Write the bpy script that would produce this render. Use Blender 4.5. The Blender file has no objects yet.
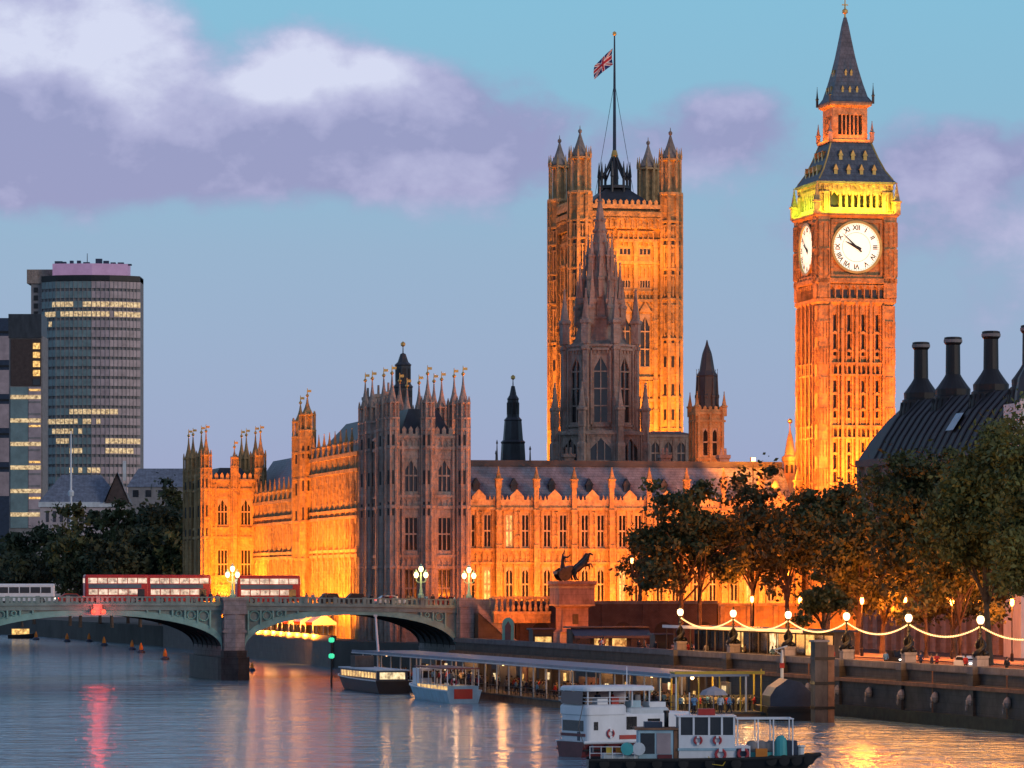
import bpy, math, random
from mathutils import Vector, Matrix

S = bpy.context.scene
COL = S.collection
R = math.radians
random.seed(7)

# ------------------------------------------------------------------ camera
F = 4100.0          # focal length in pixels of a 1024 wide frame
YH = 580.0          # row of the horizon
CZ = 15.0           # eye height over the river
cam = bpy.data.cameras.new('camera')
cam.sensor_width = 36.0
cam.lens = F / 1024.0 * 36.0
cam.shift_y = (YH - 384.0) / 1024.0
cam.clip_start = 1.0
cam.clip_end = 20000.0
cam_ob = bpy.data.objects.new('camera', cam)
cam_ob.location = (0, 0, CZ)
cam_ob.rotation_euler = (R(90), 0, 0)
COL.objects.link(cam_ob)
S.camera = cam_ob

# ------------------------------------------------------------------ render, exposure
S.view_settings.view_transform = 'Standard'
S.view_settings.look = 'None'
S.view_settings.gamma = 1.0
S.view_settings.exposure = 0.0
S.view_settings.use_curve_mapping = False
S.cycles.use_denoising = True
S.cycles.max_bounces = 5
S.cycles.diffuse_bounces = 2
S.cycles.glossy_bounces = 3
S.cycles.transmission_bounces = 2
S.cycles.sample_clamp_indirect = 3.0
S.cycles.use_light_tree = True
S.cycles.caustics_reflective = False
S.cycles.caustics_refractive = False

SUN_EL, SUN_AZ = 4.0, 128.0      # degrees; azimuth clockwise from +Y: behind the camera, to the west
SKY_SHARE = 0.02
SUN_POWER = 0.8

# ------------------------------------------------------------------ world
W = bpy.data.worlds.new('World')
S.world = W
W.use_nodes = True
nt = W.node_tree
nt.nodes.clear()


def nd(tree, kind, **kw):
    n = tree.nodes.new(kind)
    for k, v in kw.items():
        setattr(n, k, v)
    return n


def mth(tree, op, a, b=None, clamp=False):
    n = tree.nodes.new('ShaderNodeMath')
    n.operation = op
    n.use_clamp = clamp
    for i, v in enumerate((a, b)):
        if v is None:
            continue
        if isinstance(v, (int, float)):
            n.inputs[i].default_value = v
        else:
            tree.links.new(v, n.inputs[i])
    return n.outputs[0]


def ramp(tree, fac, stops, interp='LINEAR'):
    n = tree.nodes.new('ShaderNodeValToRGB')
    n.color_ramp.interpolation = interp
    e = n.color_ramp.elements
    while len(e) < len(stops):
        e.new(0.5)
    for el, (p, c) in zip(e, stops):
        el.position = p
        el.color = (*c, 1) if len(c) == 3 else c
    if fac is not None:
        tree.links.new(fac, n.inputs[0])
    return n.outputs[0]


def mixc(tree, fac, a, b, blend='MIX'):
    n = tree.nodes.new('ShaderNodeMix')
    n.data_type = 'RGBA'
    n.blend_type = blend
    for sock, v in ((n.inputs['Factor'], fac), (n.inputs[6], a), (n.inputs[7], b)):
        if isinstance(v, (int, float)):
            sock.default_value = v
        elif isinstance(v, tuple):
            sock.default_value = (*v, 1)
        else:
            tree.links.new(v, sock)
    return n.outputs[2]


def lin(r, g, b):
    f = lambda c: (c / 255) / 12.92 if c / 255 <= 0.04045 else ((c / 255 + 0.055) / 1.055) ** 2.4
    return (f(r), f(g), f(b))


tc = nd(nt, 'ShaderNodeTexCoord')
sep = nd(nt, 'ShaderNodeSeparateXYZ')
nt.links.new(tc.outputs['Generated'], sep.inputs[0])
dx, dy, dz = sep.outputs
# clear dusk sky by elevation (d.z 0 .. 1)
clear = ramp(nt, mth(nt, 'MULTIPLY', mth(nt, 'MAXIMUM', dz, 0.0), 2.5, True), [
    (0.0, lin(158, 160, 202)), (0.09, lin(150, 168, 206)), (0.2, lin(143, 174, 207)),
    (0.29, lin(130, 182, 212)), (0.36, lin(126, 186, 216)), (0.6, lin(120, 160, 196)), (1.0, lin(118, 130, 165))])
# clouds: soft banks, each a stretched blob on the dome, broken up by noise
nz = nd(nt, 'ShaderNodeTexNoise')
nz.inputs['Scale'].default_value = 31
nz.inputs['Detail'].default_value = 9
nz.inputs['Roughness'].default_value = 0.58
nz.inputs['Distortion'].default_value = 0.12
mp = nd(nt, 'ShaderNodeMapping')
mp.inputs['Scale'].default_value = (1, 1, 1.45)
nt.links.new(tc.outputs['Generated'], mp.inputs[0])
nt.links.new(mp.outputs[0], nz.inputs['Vector'])
noise = nz.outputs['Fac']
nz2 = nd(nt, 'ShaderNodeTexNoise')
nz2.inputs['Scale'].default_value = 70
nz2.inputs['Detail'].default_value = 4
nt.links.new(mp.outputs[0], nz2.inputs['Vector'])


def blob(px, py, rx, ry, amp):
    cx, cz = (px - 512) / F, (YH - py) / F
    a = mth(nt, 'MULTIPLY', mth(nt, 'SUBTRACT', dx, cx), F / rx)
    b = mth(nt, 'MULTIPLY', mth(nt, 'SUBTRACT', dz, cz), F / ry)
    d2 = mth(nt, 'ADD', mth(nt, 'MULTIPLY', a, a), mth(nt, 'MULTIPLY', b, b))
    g = mth(nt, 'POWER', 2.7183, mth(nt, 'MULTIPLY', d2, -1.0))
    return mth(nt, 'MULTIPLY', g, amp)


def sumup(bl):
    t = None
    for q in bl:
        g = blob(*q)
        t = g if t is None else mth(nt, 'ADD', t, g)
    return t


front = mth(nt, 'GREATER_THAN', dy, 0.0)
dens = sumup([(30, 70, 165, 110, 1.1), (150, 95, 90, 62, .5), (298, 84, 52, 50, 1.0), (372, 90, 52, 46, .85), (418, 106, 40, 36, .75), (215, 162, 310, 40, .85), (60, 200, 150, 26, .35),
              (500, 150, 190, 72, .52), (500, 90, 90, 40, .25), (728, 122, 76, 46, .74), (965, 165, 150, 52, .78), (860, 235, 220, 30, .35), (960, 300, 160, 50, .3), (700, 430, 300, 60, .15)])
dens = mth(nt, 'MULTIPLY', dens, front)
dens = mth(nt, 'ADD', dens, mth(nt, 'MULTIPLY', mth(nt, 'SUBTRACT', noise, 0.5), 1.1))
dens = mth(nt, 'ADD', dens, mth(nt, 'MULTIPLY', mth(nt, 'SUBTRACT', nz2.outputs['Fac'], 0.5), 0.55))
mask = nd(nt, 'ShaderNodeMapRange', interpolation_type='SMOOTHSTEP')
nt.links.new(dens, mask.inputs[0])
mask.inputs[1].default_value = 0.22
mask.inputs[2].default_value = 0.74
bright = sumup([(50, 40, 170, 75, .72), (298, 72, 50, 34, .75), (385, 80, 55, 34, .9), (720, 105, 60, 26, .3), (190, 90, 110, 45, .4), (20, 110, 60, 30, -.25), (215, 60, 30, 30, -.15)])
bright = mth(nt, 'ADD', mth(nt, 'MULTIPLY', bright, front), mth(nt, 'MULTIPLY', mth(nt, 'ADD', mth(nt, 'SUBTRACT', noise, 0.5), mth(nt, 'MULTIPLY', mth(nt, 'SUBTRACT', nz2.outputs['Fac'], 0.5), 0.5)), 1.7))
ccol = ramp(nt, bright, [(0.0, lin(146, 147, 194)), (0.16, lin(163, 162, 206)), (0.42, lin(182, 181, 220)), (0.8, lin(216, 218, 244))])
sky_front = mixc(nt, mth(nt, 'MULTIPLY', mask.outputs[0], 0.92), clear, ccol)
nish = nd(nt, 'ShaderNodeTexSky', sky_type='NISHITA')
nish.sun_disc = False
nish.sun_elevation = R(SUN_EL)
nish.sun_rotation = R(SUN_AZ)
nbg = nd(nt, 'ShaderNodeVectorMath', operation='SCALE')
nt.links.new(nish.outputs[0], nbg.inputs[0])
nbg.inputs['Scale'].default_value = SKY_SHARE
tot = mixc(nt, 1.0, mixc(nt, 1.0, sky_front, (0.96, 0.96, 0.96), 'MULTIPLY'), nbg.outputs[0], 'ADD')
bg = nd(nt, 'ShaderNodeBackground')
nt.links.new(tot, bg.inputs[0])
bg.inputs['Strength'].default_value = 1.0
wo = nd(nt, 'ShaderNodeOutputWorld')
nt.links.new(bg.outputs[0], wo.inputs[0])

# ------------------------------------------------------------------ sun (afterglow, low and soft)
sl = bpy.data.lights.new('sun', 'SUN')
sl.energy = SUN_POWER
sl.angle = R(14)
sl.color = (1.0, 0.84, 0.74)
so = bpy.data.objects.new('sun', sl)
COL.objects.link(so)
sd = Vector((math.sin(R(SUN_AZ)) * math.cos(R(SUN_EL + 8)), math.cos(R(SUN_AZ)) * math.cos(R(SUN_EL + 8)), math.sin(R(SUN_EL + 8))))
so.rotation_euler = sd.to_track_quat('Z', 'Y').to_euler()


# ------------------------------------------------------------------ materials
def mat(name, col, rough=0.7, metal=0.0, var=0.25, scale=0.6, emis=None, estr=0.0, evar=0.0, detail=6, streak=False, spec=0.4, brick=None, carve=0.0):
    m = bpy.data.materials.new(name)
    m.use_nodes = True
    t = m.node_tree
    b = t.nodes['Principled BSDF']
    b.inputs['Roughness'].default_value = rough
    b.inputs['Metallic'].default_value = metal
    b.inputs['Specular IOR Level'].default_value = spec
    c = nd(t, 'ShaderNodeTexCoord')
    g = nd(t, 'ShaderNodeNewGeometry')
    n1 = nd(t, 'ShaderNodeTexNoise')
    n1.inputs['Scale'].default_value = scale
    n1.inputs['Detail'].default_value = detail
    n1.inputs['Roughness'].default_value = 0.65
    mpp = nd(t, 'ShaderNodeMapping')
    mpp.inputs['Scale'].default_value = (1, 1, 0.42) if streak else (1, 1, 1)
    t.links.new(g.outputs['Position'], mpp.inputs[0])
    t.links.new(mpp.outputs[0], n1.inputs['Vector'])
    lo = tuple(x * (1 - var) for x in col)
    hi = tuple(min(1, x * (1 + var)) for x in col)
    out = ramp(t, n1.outputs['Fac'], [(0.3, lo), (0.7, hi)])
    if brick:
        bw, bh, mc = brick
        br = nd(t, 'ShaderNodeTexBrick')
        br.inputs['Scale'].default_value = 1.0
        br.inputs['Brick Width'].default_value = bw
        br.inputs['Row Height'].default_value = bh
        br.inputs['Mortar Size'].default_value = 0.03
        br.inputs['Color1'].default_value = (1, 1, 1, 1)
        br.inputs['Color2'].default_value = (0.86, 0.86, 0.86, 1)
        br.inputs['Mortar'].default_value = (mc, mc, mc, 1)
        sx = nd(t, 'ShaderNodeSeparateXYZ')
        t.links.new(g.outputs['Position'], sx.inputs[0])
        cb = nd(t, 'ShaderNodeCombineXYZ')
        t.links.new(mth(t, 'ADD', sx.outputs[0], sx.outputs[1]), cb.inputs[0])
        t.links.new(sx.outputs[2], cb.inputs[1])
        t.links.new(cb.outputs[0], br.inputs['Vector'])
        out = mixc(t, 1.0, out, br.outputs['Color'], 'MULTIPLY')
    t.links.new(out, b.inputs['Base Color'])
    if emis:
        b.inputs['Emission Color'].default_value = (*emis, 1)
        b.inputs['Emission Strength'].default_value = estr
        if evar:
            n2 = nd(t, 'ShaderNodeTexNoise')
            n2.inputs['Scale'].default_value = evar
            n2.inputs['Detail'].default_value = 4
            n2.inputs['Roughness'].default_value = 0.7
            t.links.new(g.outputs['Position'], n2.inputs['Vector'])
            t.links.new(ramp(t, n2.outputs['Fac'], [(0.36, tuple(x * .12 * q for x, q in zip(emis, (1, .7, .5)))), (0.5, tuple(x * .6 * q for x, q in zip(emis, (1, .9, .8)))), (0.66, emis)]), b.inputs['Emission Color'])
    else:
        bp = nd(t, 'ShaderNodeBump')
        bp.inputs['Strength'].default_value = 0.25
        bp.inputs['Distance'].default_value = 0.05
        hgt = n1.outputs['Fac']
        if carve:                                # carved and weathered relief of old masonry
            vo = nd(t, 'ShaderNodeTexVoronoi')
            vo.inputs['Scale'].default_value = 1.15
            mv = nd(t, 'ShaderNodeMapping')
            mv.inputs['Scale'].default_value = (1, 1, 0.75)
            t.links.new(g.outputs['Position'], mv.inputs[0])
            t.links.new(mv.outputs[0], vo.inputs['Vector'])
            n3 = nd(t, 'ShaderNodeTexNoise')
            n3.inputs['Scale'].default_value = 2.2
            n3.inputs['Detail'].default_value = 3
            t.links.new(g.outputs['Position'], n3.inputs['Vector'])
            hgt = mth(t, 'ADD', vo.outputs['Distance'], n3.outputs['Fac'])
            bp.inputs['Strength'].default_value = 0.8
            bp.inputs['Distance'].default_value = carve
        t.links.new(hgt, bp.inputs['Height'])
        t.links.new(bp.outputs[0], b.inputs['Normal'])
    return m


M = {}
M['stone'] = mat('limestone', (0.39, 0.255, 0.115), 0.85, var=0.42, scale=0.6, streak=True, brick=(1.3, 0.6, 0.8), carve=.22)  # lit copy: its warm tone deepens the floodlit orange
M['stone_dark'] = mat('unlit_limestone', (0.33, 0.265, 0.225), 0.9, var=0.4, scale=0.45, streak=True, brick=(1.3, 0.6, 0.8), carve=.22)  # unlit copy of the limestone: shade put into a darker, greyer colour
M['stone_trim'] = mat('carved_limestone', (0.43, 0.29, 0.14), 0.8, var=0.45, scale=1.0, carve=.15)
M['tracery'] = mat('tracery_stone', (0.34, 0.27, 0.2), 0.8, var=0.3, scale=1.0)
M['slate'] = mat('blue_slate', (0.17, 0.20, 0.255), 0.55, var=0.35, scale=0.8, brick=(0.9, 0.45, 0.5))
M['lead'] = mat('dark_iron_roof', (0.045, 0.05, 0.058), 0.45, metal=0.2, var=0.4, scale=0.5, streak=True)
M['tile'] = mat('iron_roof_tile', (0.115, 0.135, 0.165), 0.5, var=0.4, scale=0.9, brick=(0.7, 0.7, 0.45))
M['black_bronze'] = mat('black_bronze_roof', (0.014, 0.015, 0.017), 0.45, metal=0.1, var=0.4, scale=0.4, streak=True)
M['glass'] = mat('dark_window_glass', (0.02, 0.022, 0.026), 0.12, var=0.4, scale=0.3, spec=0.6)
M['teal_glass'] = mat('teal_curtain_glass', (0.16, 0.235, 0.235), 0.3, var=0.3, scale=0.2, spec=0.7)
M['pink_glass'] = mat('grey_pink_curtain_glass', (0.42, 0.33, 0.34), 0.4, var=0.3, scale=0.2, spec=0.6)
M['lit_glass'] = mat('lit_window_glass', (0.3, 0.2, 0.08), 0.3, emis=(1.0, 0.62, 0.2), estr=1.5, evar=1.1)
M['lit_pale'] = mat('pale_lit_glass', (0.3, 0.3, 0.2), 0.3, emis=(1.0, 0.82, 0.48), estr=1.4, evar=1.1)
M['office_lit'] = mat('office_lit_window', (0.3, 0.25, 0.15), 0.3, emis=(1.0, 0.74, 0.4), estr=0.95, evar=0.9)
M['dial'] = mat('opal_dial_glass', (0.8, 0.78, 0.7), 0.4, var=0.03, emis=(1.0, 0.9, 0.66), estr=0.95)
M['gold'] = mat('gilding', (0.62, 0.4, 0.12), 0.35, metal=0.7, var=0.2)
M['black'] = mat('black_paint', (0.016, 0.016, 0.018), 0.45, var=0.3)
M['black_metal'] = mat('black_ironwork', (0.02, 0.021, 0.023), 0.4, metal=0.4, var=0.3)
M['bridge_green'] = mat('pale_green_iron_paint', (0.2, 0.41, 0.36), 0.5, var=0.25, scale=0.5)
M['bridge_grey'] = mat('grey_green_ironwork', (0.19, 0.27, 0.245), 0.55, var=0.3, scale=0.6)
M['granite'] = mat('grey_granite', (0.30, 0.27, 0.26), 0.75, var=0.3, scale=0.8, brick=(1.4, 0.7, 0.6))
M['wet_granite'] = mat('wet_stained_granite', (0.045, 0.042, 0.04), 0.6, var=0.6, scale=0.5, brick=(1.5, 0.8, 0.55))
M['pink_granite'] = mat('pink_granite', (0.27, 0.17, 0.14), 0.6, var=0.45, scale=1.1, streak=True, brick=(1.6, .8, .6))
M['soffit'] = mat('near_black_iron', (0.03, 0.032, 0.033), 0.8, var=0.4)  # near-black iron for the inner ribs and the underside plates
M['asphalt'] = mat('asphalt', (0.05, 0.05, 0.052), 0.85, var=0.3, scale=1.5)
M['paving'] = mat('stone_paving', (0.2, 0.18, 0.165), 0.8, var=0.25, scale=0.6, brick=(0.9, 0.6, 0.6))
M['earth'] = mat('city_ground', (0.07, 0.068, 0.06), 0.9, var=0.4, scale=0.08)
M['bronze'] = mat('dark_bronze', (0.045, 0.042, 0.036), 0.4, metal=0.5, var=0.4, scale=2)
M['red'] = mat('red_bus_paint', (0.55, 0.025, 0.02), 0.3, var=0.12, scale=0.8, spec=0.5)
M['red_dull'] = mat('faded_red_paint', (0.4, 0.035, 0.025), 0.5, var=0.25, scale=1.2)
M['white'] = mat('white_gloss_paint', (0.72, 0.74, 0.76), 0.35, var=0.10, scale=0.9, streak=True)
M['white_dull'] = mat('scuffed_white_paint', (0.55, 0.6, 0.62), 0.5, var=0.2, scale=0.8, streak=True)
M['cyan'] = mat('pale_blue_paint', (0.33, 0.5, 0.58), 0.45, var=0.2, scale=0.8, streak=True)
M['blue_roof'] = mat('blue_grey_canopy_sheet', (0.16, 0.22, 0.30), 0.45, var=0.25, scale=0.4)
M['navy'] = mat('navy_paint', (0.03, 0.045, 0.08), 0.4, var=0.3)
M['timber'] = mat('weathered_timber', (0.10, 0.085, 0.075), 0.8, var=0.45, scale=0.8, streak=True)
M['rust'] = mat('rusty_steel', (0.22, 0.11, 0.06), 0.75, var=0.4, scale=0.9)
M['maroon'] = mat('maroon_hull_paint', (0.13, 0.025, 0.03), 0.45, var=0.3)
M['yellow'] = mat('yellow_paint', (0.6, 0.42, 0.05), 0.5, var=0.2)
M['orange_cloth'] = mat('orange_jacket', (0.6, 0.2, 0.03), 0.8, var=0.2)
M['weed'] = mat('weed_covered_stone', (0.022, 0.026, 0.014), 0.7, var=0.7, scale=0.8)
M['dark_coping'] = mat('dark_worn_granite', (0.11, 0.115, 0.13), 0.6, var=0.4, scale=0.7, brick=(1.6, 0.8, 0.6))
M['rubber'] = mat('black_rubber', (0.018, 0.018, 0.018), 0.8, var=0.3)
M['ring_red'] = mat('lifebuoy_red', (0.42, 0.05, 0.06), 0.5, var=0.15)
M['teal_paint'] = mat('turquoise_paint', (0.06, 0.36, 0.37), 0.5, var=0.15)
M['brick'] = mat('brown_red_brick', (0.085, 0.062, 0.058), 0.85, var=0.3, scale=0.7, brick=(0.5, 0.2, 0.6))
M['pale_wall'] = mat('pale_render_wall', (0.42, 0.37, 0.38), 0.8, var=0.2, scale=0.4)
M['concrete'] = mat('grey_concrete', (0.24, 0.23, 0.23), 0.8, var=0.25, scale=0.4)
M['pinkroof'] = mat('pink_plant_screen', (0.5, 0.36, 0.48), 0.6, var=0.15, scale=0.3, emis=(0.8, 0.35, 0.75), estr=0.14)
M['bark'] = mat('plane_tree_bark', (0.09, 0.07, 0.05), 0.9, var=0.5, scale=1.5)
M['leaf_a'] = mat('dark_foliage', (0.055, 0.07, 0.024), 0.7, var=0.6, scale=0.35, detail=3)
M['leaf_b'] = mat('green_foliage', (0.115, 0.13, 0.035), 0.7, var=0.55, scale=0.3, detail=3)
M['leaf_c'] = mat('olive_foliage', (0.07, 0.078, 0.026), 0.7, var=0.55, scale=0.35, detail=3)
M['leaf_far'] = mat('distant_foliage', (0.034, 0.052, 0.026), 0.75, var=0.6, scale=0.16, detail=3)
M['skin'] = mat('skin', (0.42, 0.26, 0.19), 0.6, var=0.1)
M['hair'] = mat('dark_hair', (0.03, 0.022, 0.018), 0.6, var=0.3)
for nm, c in (('coat_black', (0.02, 0.02, 0.024)), ('coat_navy', (0.03, 0.04, 0.09)), ('coat_red', (0.35, 0.03, 0.03)), ('coat_white', (0.62, 0.62, 0.62)),
              ('coat_tan', (0.3, 0.2, 0.11)), ('coat_grey', (0.16, 0.16, 0.17)), ('coat_blue', (0.12, 0.26, 0.42)), ('trousers_dark', (0.025, 0.027, 0.034))):
    M[nm] = mat(nm + '_cloth', c, 0.85, var=0.2, scale=3)
M['globe'] = mat('lit_lamp_globe', (0.9, 0.85, 0.7), 0.3, var=0.02, emis=(1.0, 0.72, 0.38), estr=3.2)
M['bulbs'] = mat('festoon_bulbs', (0.9, 0.8, 0.6), 0.3, var=0.02, emis=(1.0, 0.55, 0.22), estr=1.5)
M['lantern'] = mat('lit_lantern_glass', (0.9, 0.8, 0.6), 0.3, var=0.02, emis=(1.0, 0.70, 0.28), estr=4.5)
M['red_lamp'] = mat('red_signal_lens', (0.6, 0.03, 0.02), 0.3, var=0.02, emis=(1.0, 0.045, 0.025), estr=4.0)
M['green_lamp'] = mat('green_signal_lens', (0.05, 0.5, 0.25), 0.3, var=0.02, emis=(0.05, 0.8, 0.4), estr=1.0)
M['sodium_lens'] = mat('sodium_lamp_lens', (0.9, 0.6, 0.3), 0.3, var=0.02, emis=(1.0, 0.5, 0.14), estr=6.0)
M['headlight'] = mat('headlamp_lens', (0.8, 0.8, 0.75), 0.2, var=0.02, emis=(1.0, 0.93, 0.75), estr=5.0)
M['bus_lit'] = mat('lit_bus_window', (0.4, 0.36, 0.3), 0.25, var=0.1, emis=(1.0, 0.78, 0.6), estr=1.1, evar=1.3)
M['ad_blue'] = mat('blue_grey_bus_panel', (0.10, 0.16, 0.2), 0.4, var=0.3)


def water_material():
    m = bpy.data.materials.new('river_water')
    m.use_nodes = True
    t = m.node_tree
    b = t.nodes['Principled BSDF']
    b.inputs['Base Color'].default_value = (0.15, 0.27, 0.35, 1)
    b.inputs['Roughness'].default_value = 0.115
    b.inputs['IOR'].default_value = 1.6
    g = nd(t, 'ShaderNodeNewGeometry')
    hs = None
    for sc, amp, st, ang in ((0.09, 1.0, (0.8, 1.0, 1), 10), (0.30, 0.78, (0.8, 1.0, 1), -14), (1.2, 0.17, (0.7, 1.0, 1), 6)):
        mpp = nd(t, 'ShaderNodeMapping')
        mpp.inputs['Scale'].default_value = st
        mpp.inputs['Rotation'].default_value = (0, 0, R(ang))
        t.links.new(g.outputs['Position'], mpp.inputs[0])
        n = nd(t, 'ShaderNodeTexNoise')
        n.inputs['Scale'].default_value = sc
        n.inputs['Detail'].default_value = 3
        n.inputs['Distortion'].default_value = 0.4
        t.links.new(mpp.outputs[0], n.inputs['Vector'])
        h = mth(t, 'MULTIPLY', n.outputs['Fac'], amp)
        hs = h if hs is None else mth(t, 'ADD', hs, h)
    # sheltered, calmer water between the bridge and the palace terrace
    sp_ = nd(t, 'ShaderNodeSeparateXYZ')
    t.links.new(g.outputs['Position'], sp_.inputs[0])

    def step(sock, lo_, hi_):
        q = nd(t, 'ShaderNodeMapRange', interpolation_type='SMOOTHSTEP')
        q.inputs[1].default_value, q.inputs[2].default_value = lo_, hi_
        t.links.new(sock, q.inputs[0])
        return q.outputs[0]
    calm = mth(t, 'MULTIPLY', step(sp_.outputs[1], 622, 648), step(sp_.outputs[0], -78, -52))
    hs = mth(t, 'MULTIPLY', hs, mth(t, 'SUBTRACT', 1.0, mth(t, 'MULTIPLY', calm, 0.84)))
    bp = nd(t, 'ShaderNodeBump')
    bp.inputs['Strength'].default_value = 1.0
    bp.inputs['Distance'].default_value = 0.9
    t.links.new(hs, bp.inputs['Height'])
    t.links.new(bp.outputs[0], b.inputs['Normal'])
    return m


M['water'] = water_material()


# ------------------------------------------------------------------ mesh helpers
class MB:
    def __init__(self, m=None):
        self.v, self.f, self.m = [], [], m or Matrix()

    def add(self, vs, fs):
        o = len(self.v)
        self.v += [tuple(self.m @ Vector(p)) for p in vs]
        self.f += [tuple(i + o for i in q) for q in fs]
        return self

    def box(self, x0, x1, y0, y1, z0, z1):
        return self.add([(x0, y0, z0), (x1, y0, z0), (x1, y1, z0), (x0, y1, z0), (x0, y0, z1), (x1, y0, z1), (x1, y1, z1), (x0, y1, z1)],
                        [(0, 3, 2, 1), (4, 5, 6, 7), (0, 1, 5, 4), (1, 2, 6, 5), (2, 3, 7, 6), (3, 0, 4, 7)])

    def lathe(self, prof, n=8, cx=0, cy=0, rot=None, sx=1, sy=1):
        rot = math.pi / n if rot is None else rot
        vs, fs = [], []
        for r, z in prof:
            for k in range(n):
                a = rot + 2 * math.pi * k / n
                vs.append((cx + r * sx * math.cos(a), cy + r * sy * math.sin(a), z))
        for i in range(len(prof) - 1):
            for k in range(n):
                k2 = (k + 1) % n
                fs.append((i * n + k, i * n + k2, (i + 1) * n + k2, (i + 1) * n + k))
        fs.append(tuple(range(n - 1, -1, -1)))
        fs.append(tuple((len(prof) - 1) * n + k for k in range(n)))
        return self.add(vs, fs)

    def square(self, prof, cx=0, cy=0, dxr=1.0):
        """stacked square sections: prof of (half width, z)"""
        q = math.sqrt(2)
        return self.lathe([(r * q, z) for r, z in prof], 4, cx, cy, math.pi / 4, dxr, 1)

    def tube(self, pts, rad, n=6):
        pts = [Vector(p) for p in pts]
        rad = rad if isinstance(rad, (list, tuple)) else [rad] * len(pts)
        vs, fs = [], []
        for i, p in enumerate(pts):
            d = (pts[min(i + 1, len(pts) - 1)] - pts[max(i - 1, 0)]).normalized()
            a = d.cross(Vector((0, 0, 1)))
            if a.length < 1e-3:
                a = d.cross(Vector((0, 1, 0)))
            a.normalize()
            b = d.cross(a)
            for k in range(n):
                t = 2 * math.pi * k / n
                vs.append(tuple(p + (a * math.cos(t) + b * math.sin(t)) * rad[i]))
        for i in range(len(pts) - 1):
            for k in range(n):
                k2 = (k + 1) % n
                fs.append((i * n + k, i * n + k2, (i + 1) * n + k2, (i + 1) * n + k))
        fs.append(tuple(range(n - 1, -1, -1)))
        fs.append(tuple((len(pts) - 1) * n + k for k in range(n)))
        return self.add(vs, fs)

    def prism(self, poly, y0, y1):
        """polygon in x,z extruded along y"""
        n = len(poly)
        return self.add([(x, y0, z) for x, z in poly] + [(x, y1, z) for x, z in poly],
                        [tuple(range(n)), tuple(range(2 * n - 1, n - 1, -1))] + [(i, i + n, (i + 1) % n + n, (i + 1) % n) for i in range(n)])

    def slab(self, poly, z0, z1):
        """polygon in x,y extruded along z"""
        n = len(poly)
        return self.add([(x, y, z0) for x, y in poly] + [(x, y, z1) for x, y in poly],
                        [tuple(range(n - 1, -1, -1)), tuple(range(n, 2 * n))] + [(i, (i + 1) % n, (i + 1) % n + n, i + n) for i in range(n)])

    def wall(self, W_, z0, z1, ops, deep=0.5):
        """wall sheet on y=0 from x 0..W, with rectangular openings (x0,x1,za,zb) and their reveals"""
        xs = sorted({0, W_, *[o[0] for o in ops], *[o[1] for o in ops]})
        zs = sorted({z0, z1, *[o[2] for o in ops], *[o[3] for o in ops]})
        for i in range(len(xs) - 1):
            for j in range(len(zs) - 1):
                cx, cz = (xs[i] + xs[i + 1]) / 2, (zs[j] + zs[j + 1]) / 2
                if any(o[0] < cx < o[1] and o[2] < cz < o[3] for o in ops):
                    continue
                self.add([(xs[i], 0, zs[j]), (xs[i + 1], 0, zs[j]), (xs[i + 1], 0, zs[j + 1]), (xs[i], 0, zs[j + 1])], [(0, 1, 2, 3)])
        for a, b, c, d in ops:
            p = [(a, c), (b, c), (b, d), (a, d)]
            for k in range(4):
                (x0, q0), (x1, q1) = p[k], p[(k + 1) % 4]
                self.add([(x0, 0, q0), (x1, 0, q1), (x1, deep, q1), (x0, deep, q0)], [(3, 2, 1, 0)])
        return self

    def mesh(self, name):
        me = bpy.data.meshes.new(name)
        me.from_pydata(self.v, [], self.f)
        me.validate()
        me.update()
        return me

    def build(self, name, m, parent=None, label=None, smooth=False):
        me = self.mesh(name)
        me.materials.append(M[m] if isinstance(m, str) else m)
        if smooth:
            me.polygons.foreach_set('use_smooth', [True] * len(me.polygons))
        o = bpy.data.objects.new(name, me)
        COL.objects.link(o)
        if parent is not None:
            o.parent = parent
        if label:
            o['label'] = label
        return o


def inst(name, me, parent, mtx=None):
    o = bpy.data.objects.new(name, me)
    COL.objects.link(o)
    o.parent = parent
    if mtx is not None:
        o.matrix_local = mtx
    return o


def tag(o, label, cat, group=None):
    o['label'] = label
    o['category'] = cat
    if group:
        o['group'] = group
    return o


def thing(name, label, cat, loc=(0, 0, 0), rz=0.0, group=None):
    o = bpy.data.objects.new(name, None)
    COL.objects.link(o)
    o.location = loc
    o.rotation_euler = (0, 0, R(rz))
    o.empty_display_size = 0.5
    return tag(o, label, cat, group)


def struct(name, mb, m):
    o = mb.build(name, m)
    o['kind'] = 'structure'
    return o


def dup(root, loc=None, rz=None, label=None, group=None, scale=None):
    r = root.copy()
    COL.objects.link(r)
    if loc is not None:
        r.location = loc
    if rz is not None:
        r.rotation_euler = (0, 0, R(rz))
    if scale is not None:
        r.scale = scale
    if label:
        r['label'] = label
    if group:
        r['group'] = group

    def rec(src, dst):
        for ch in src.children:
            c = ch.copy()
            COL.objects.link(c)
            c.parent = dst
            rec(ch, c)
    rec(root, r)
    return r


def at(px, py, Y):
    return Vector(((px - 512) / F * Y, Y, CZ + (YH - py) / F * Y))


def zpx(py, Y):
    return CZ + (YH - py) / F * Y


def TR(x, y, z, a=0.0):
    return Matrix.Translation((x, y, z)) @ Matrix.Rotation(R(a), 4, 'Z')


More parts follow.
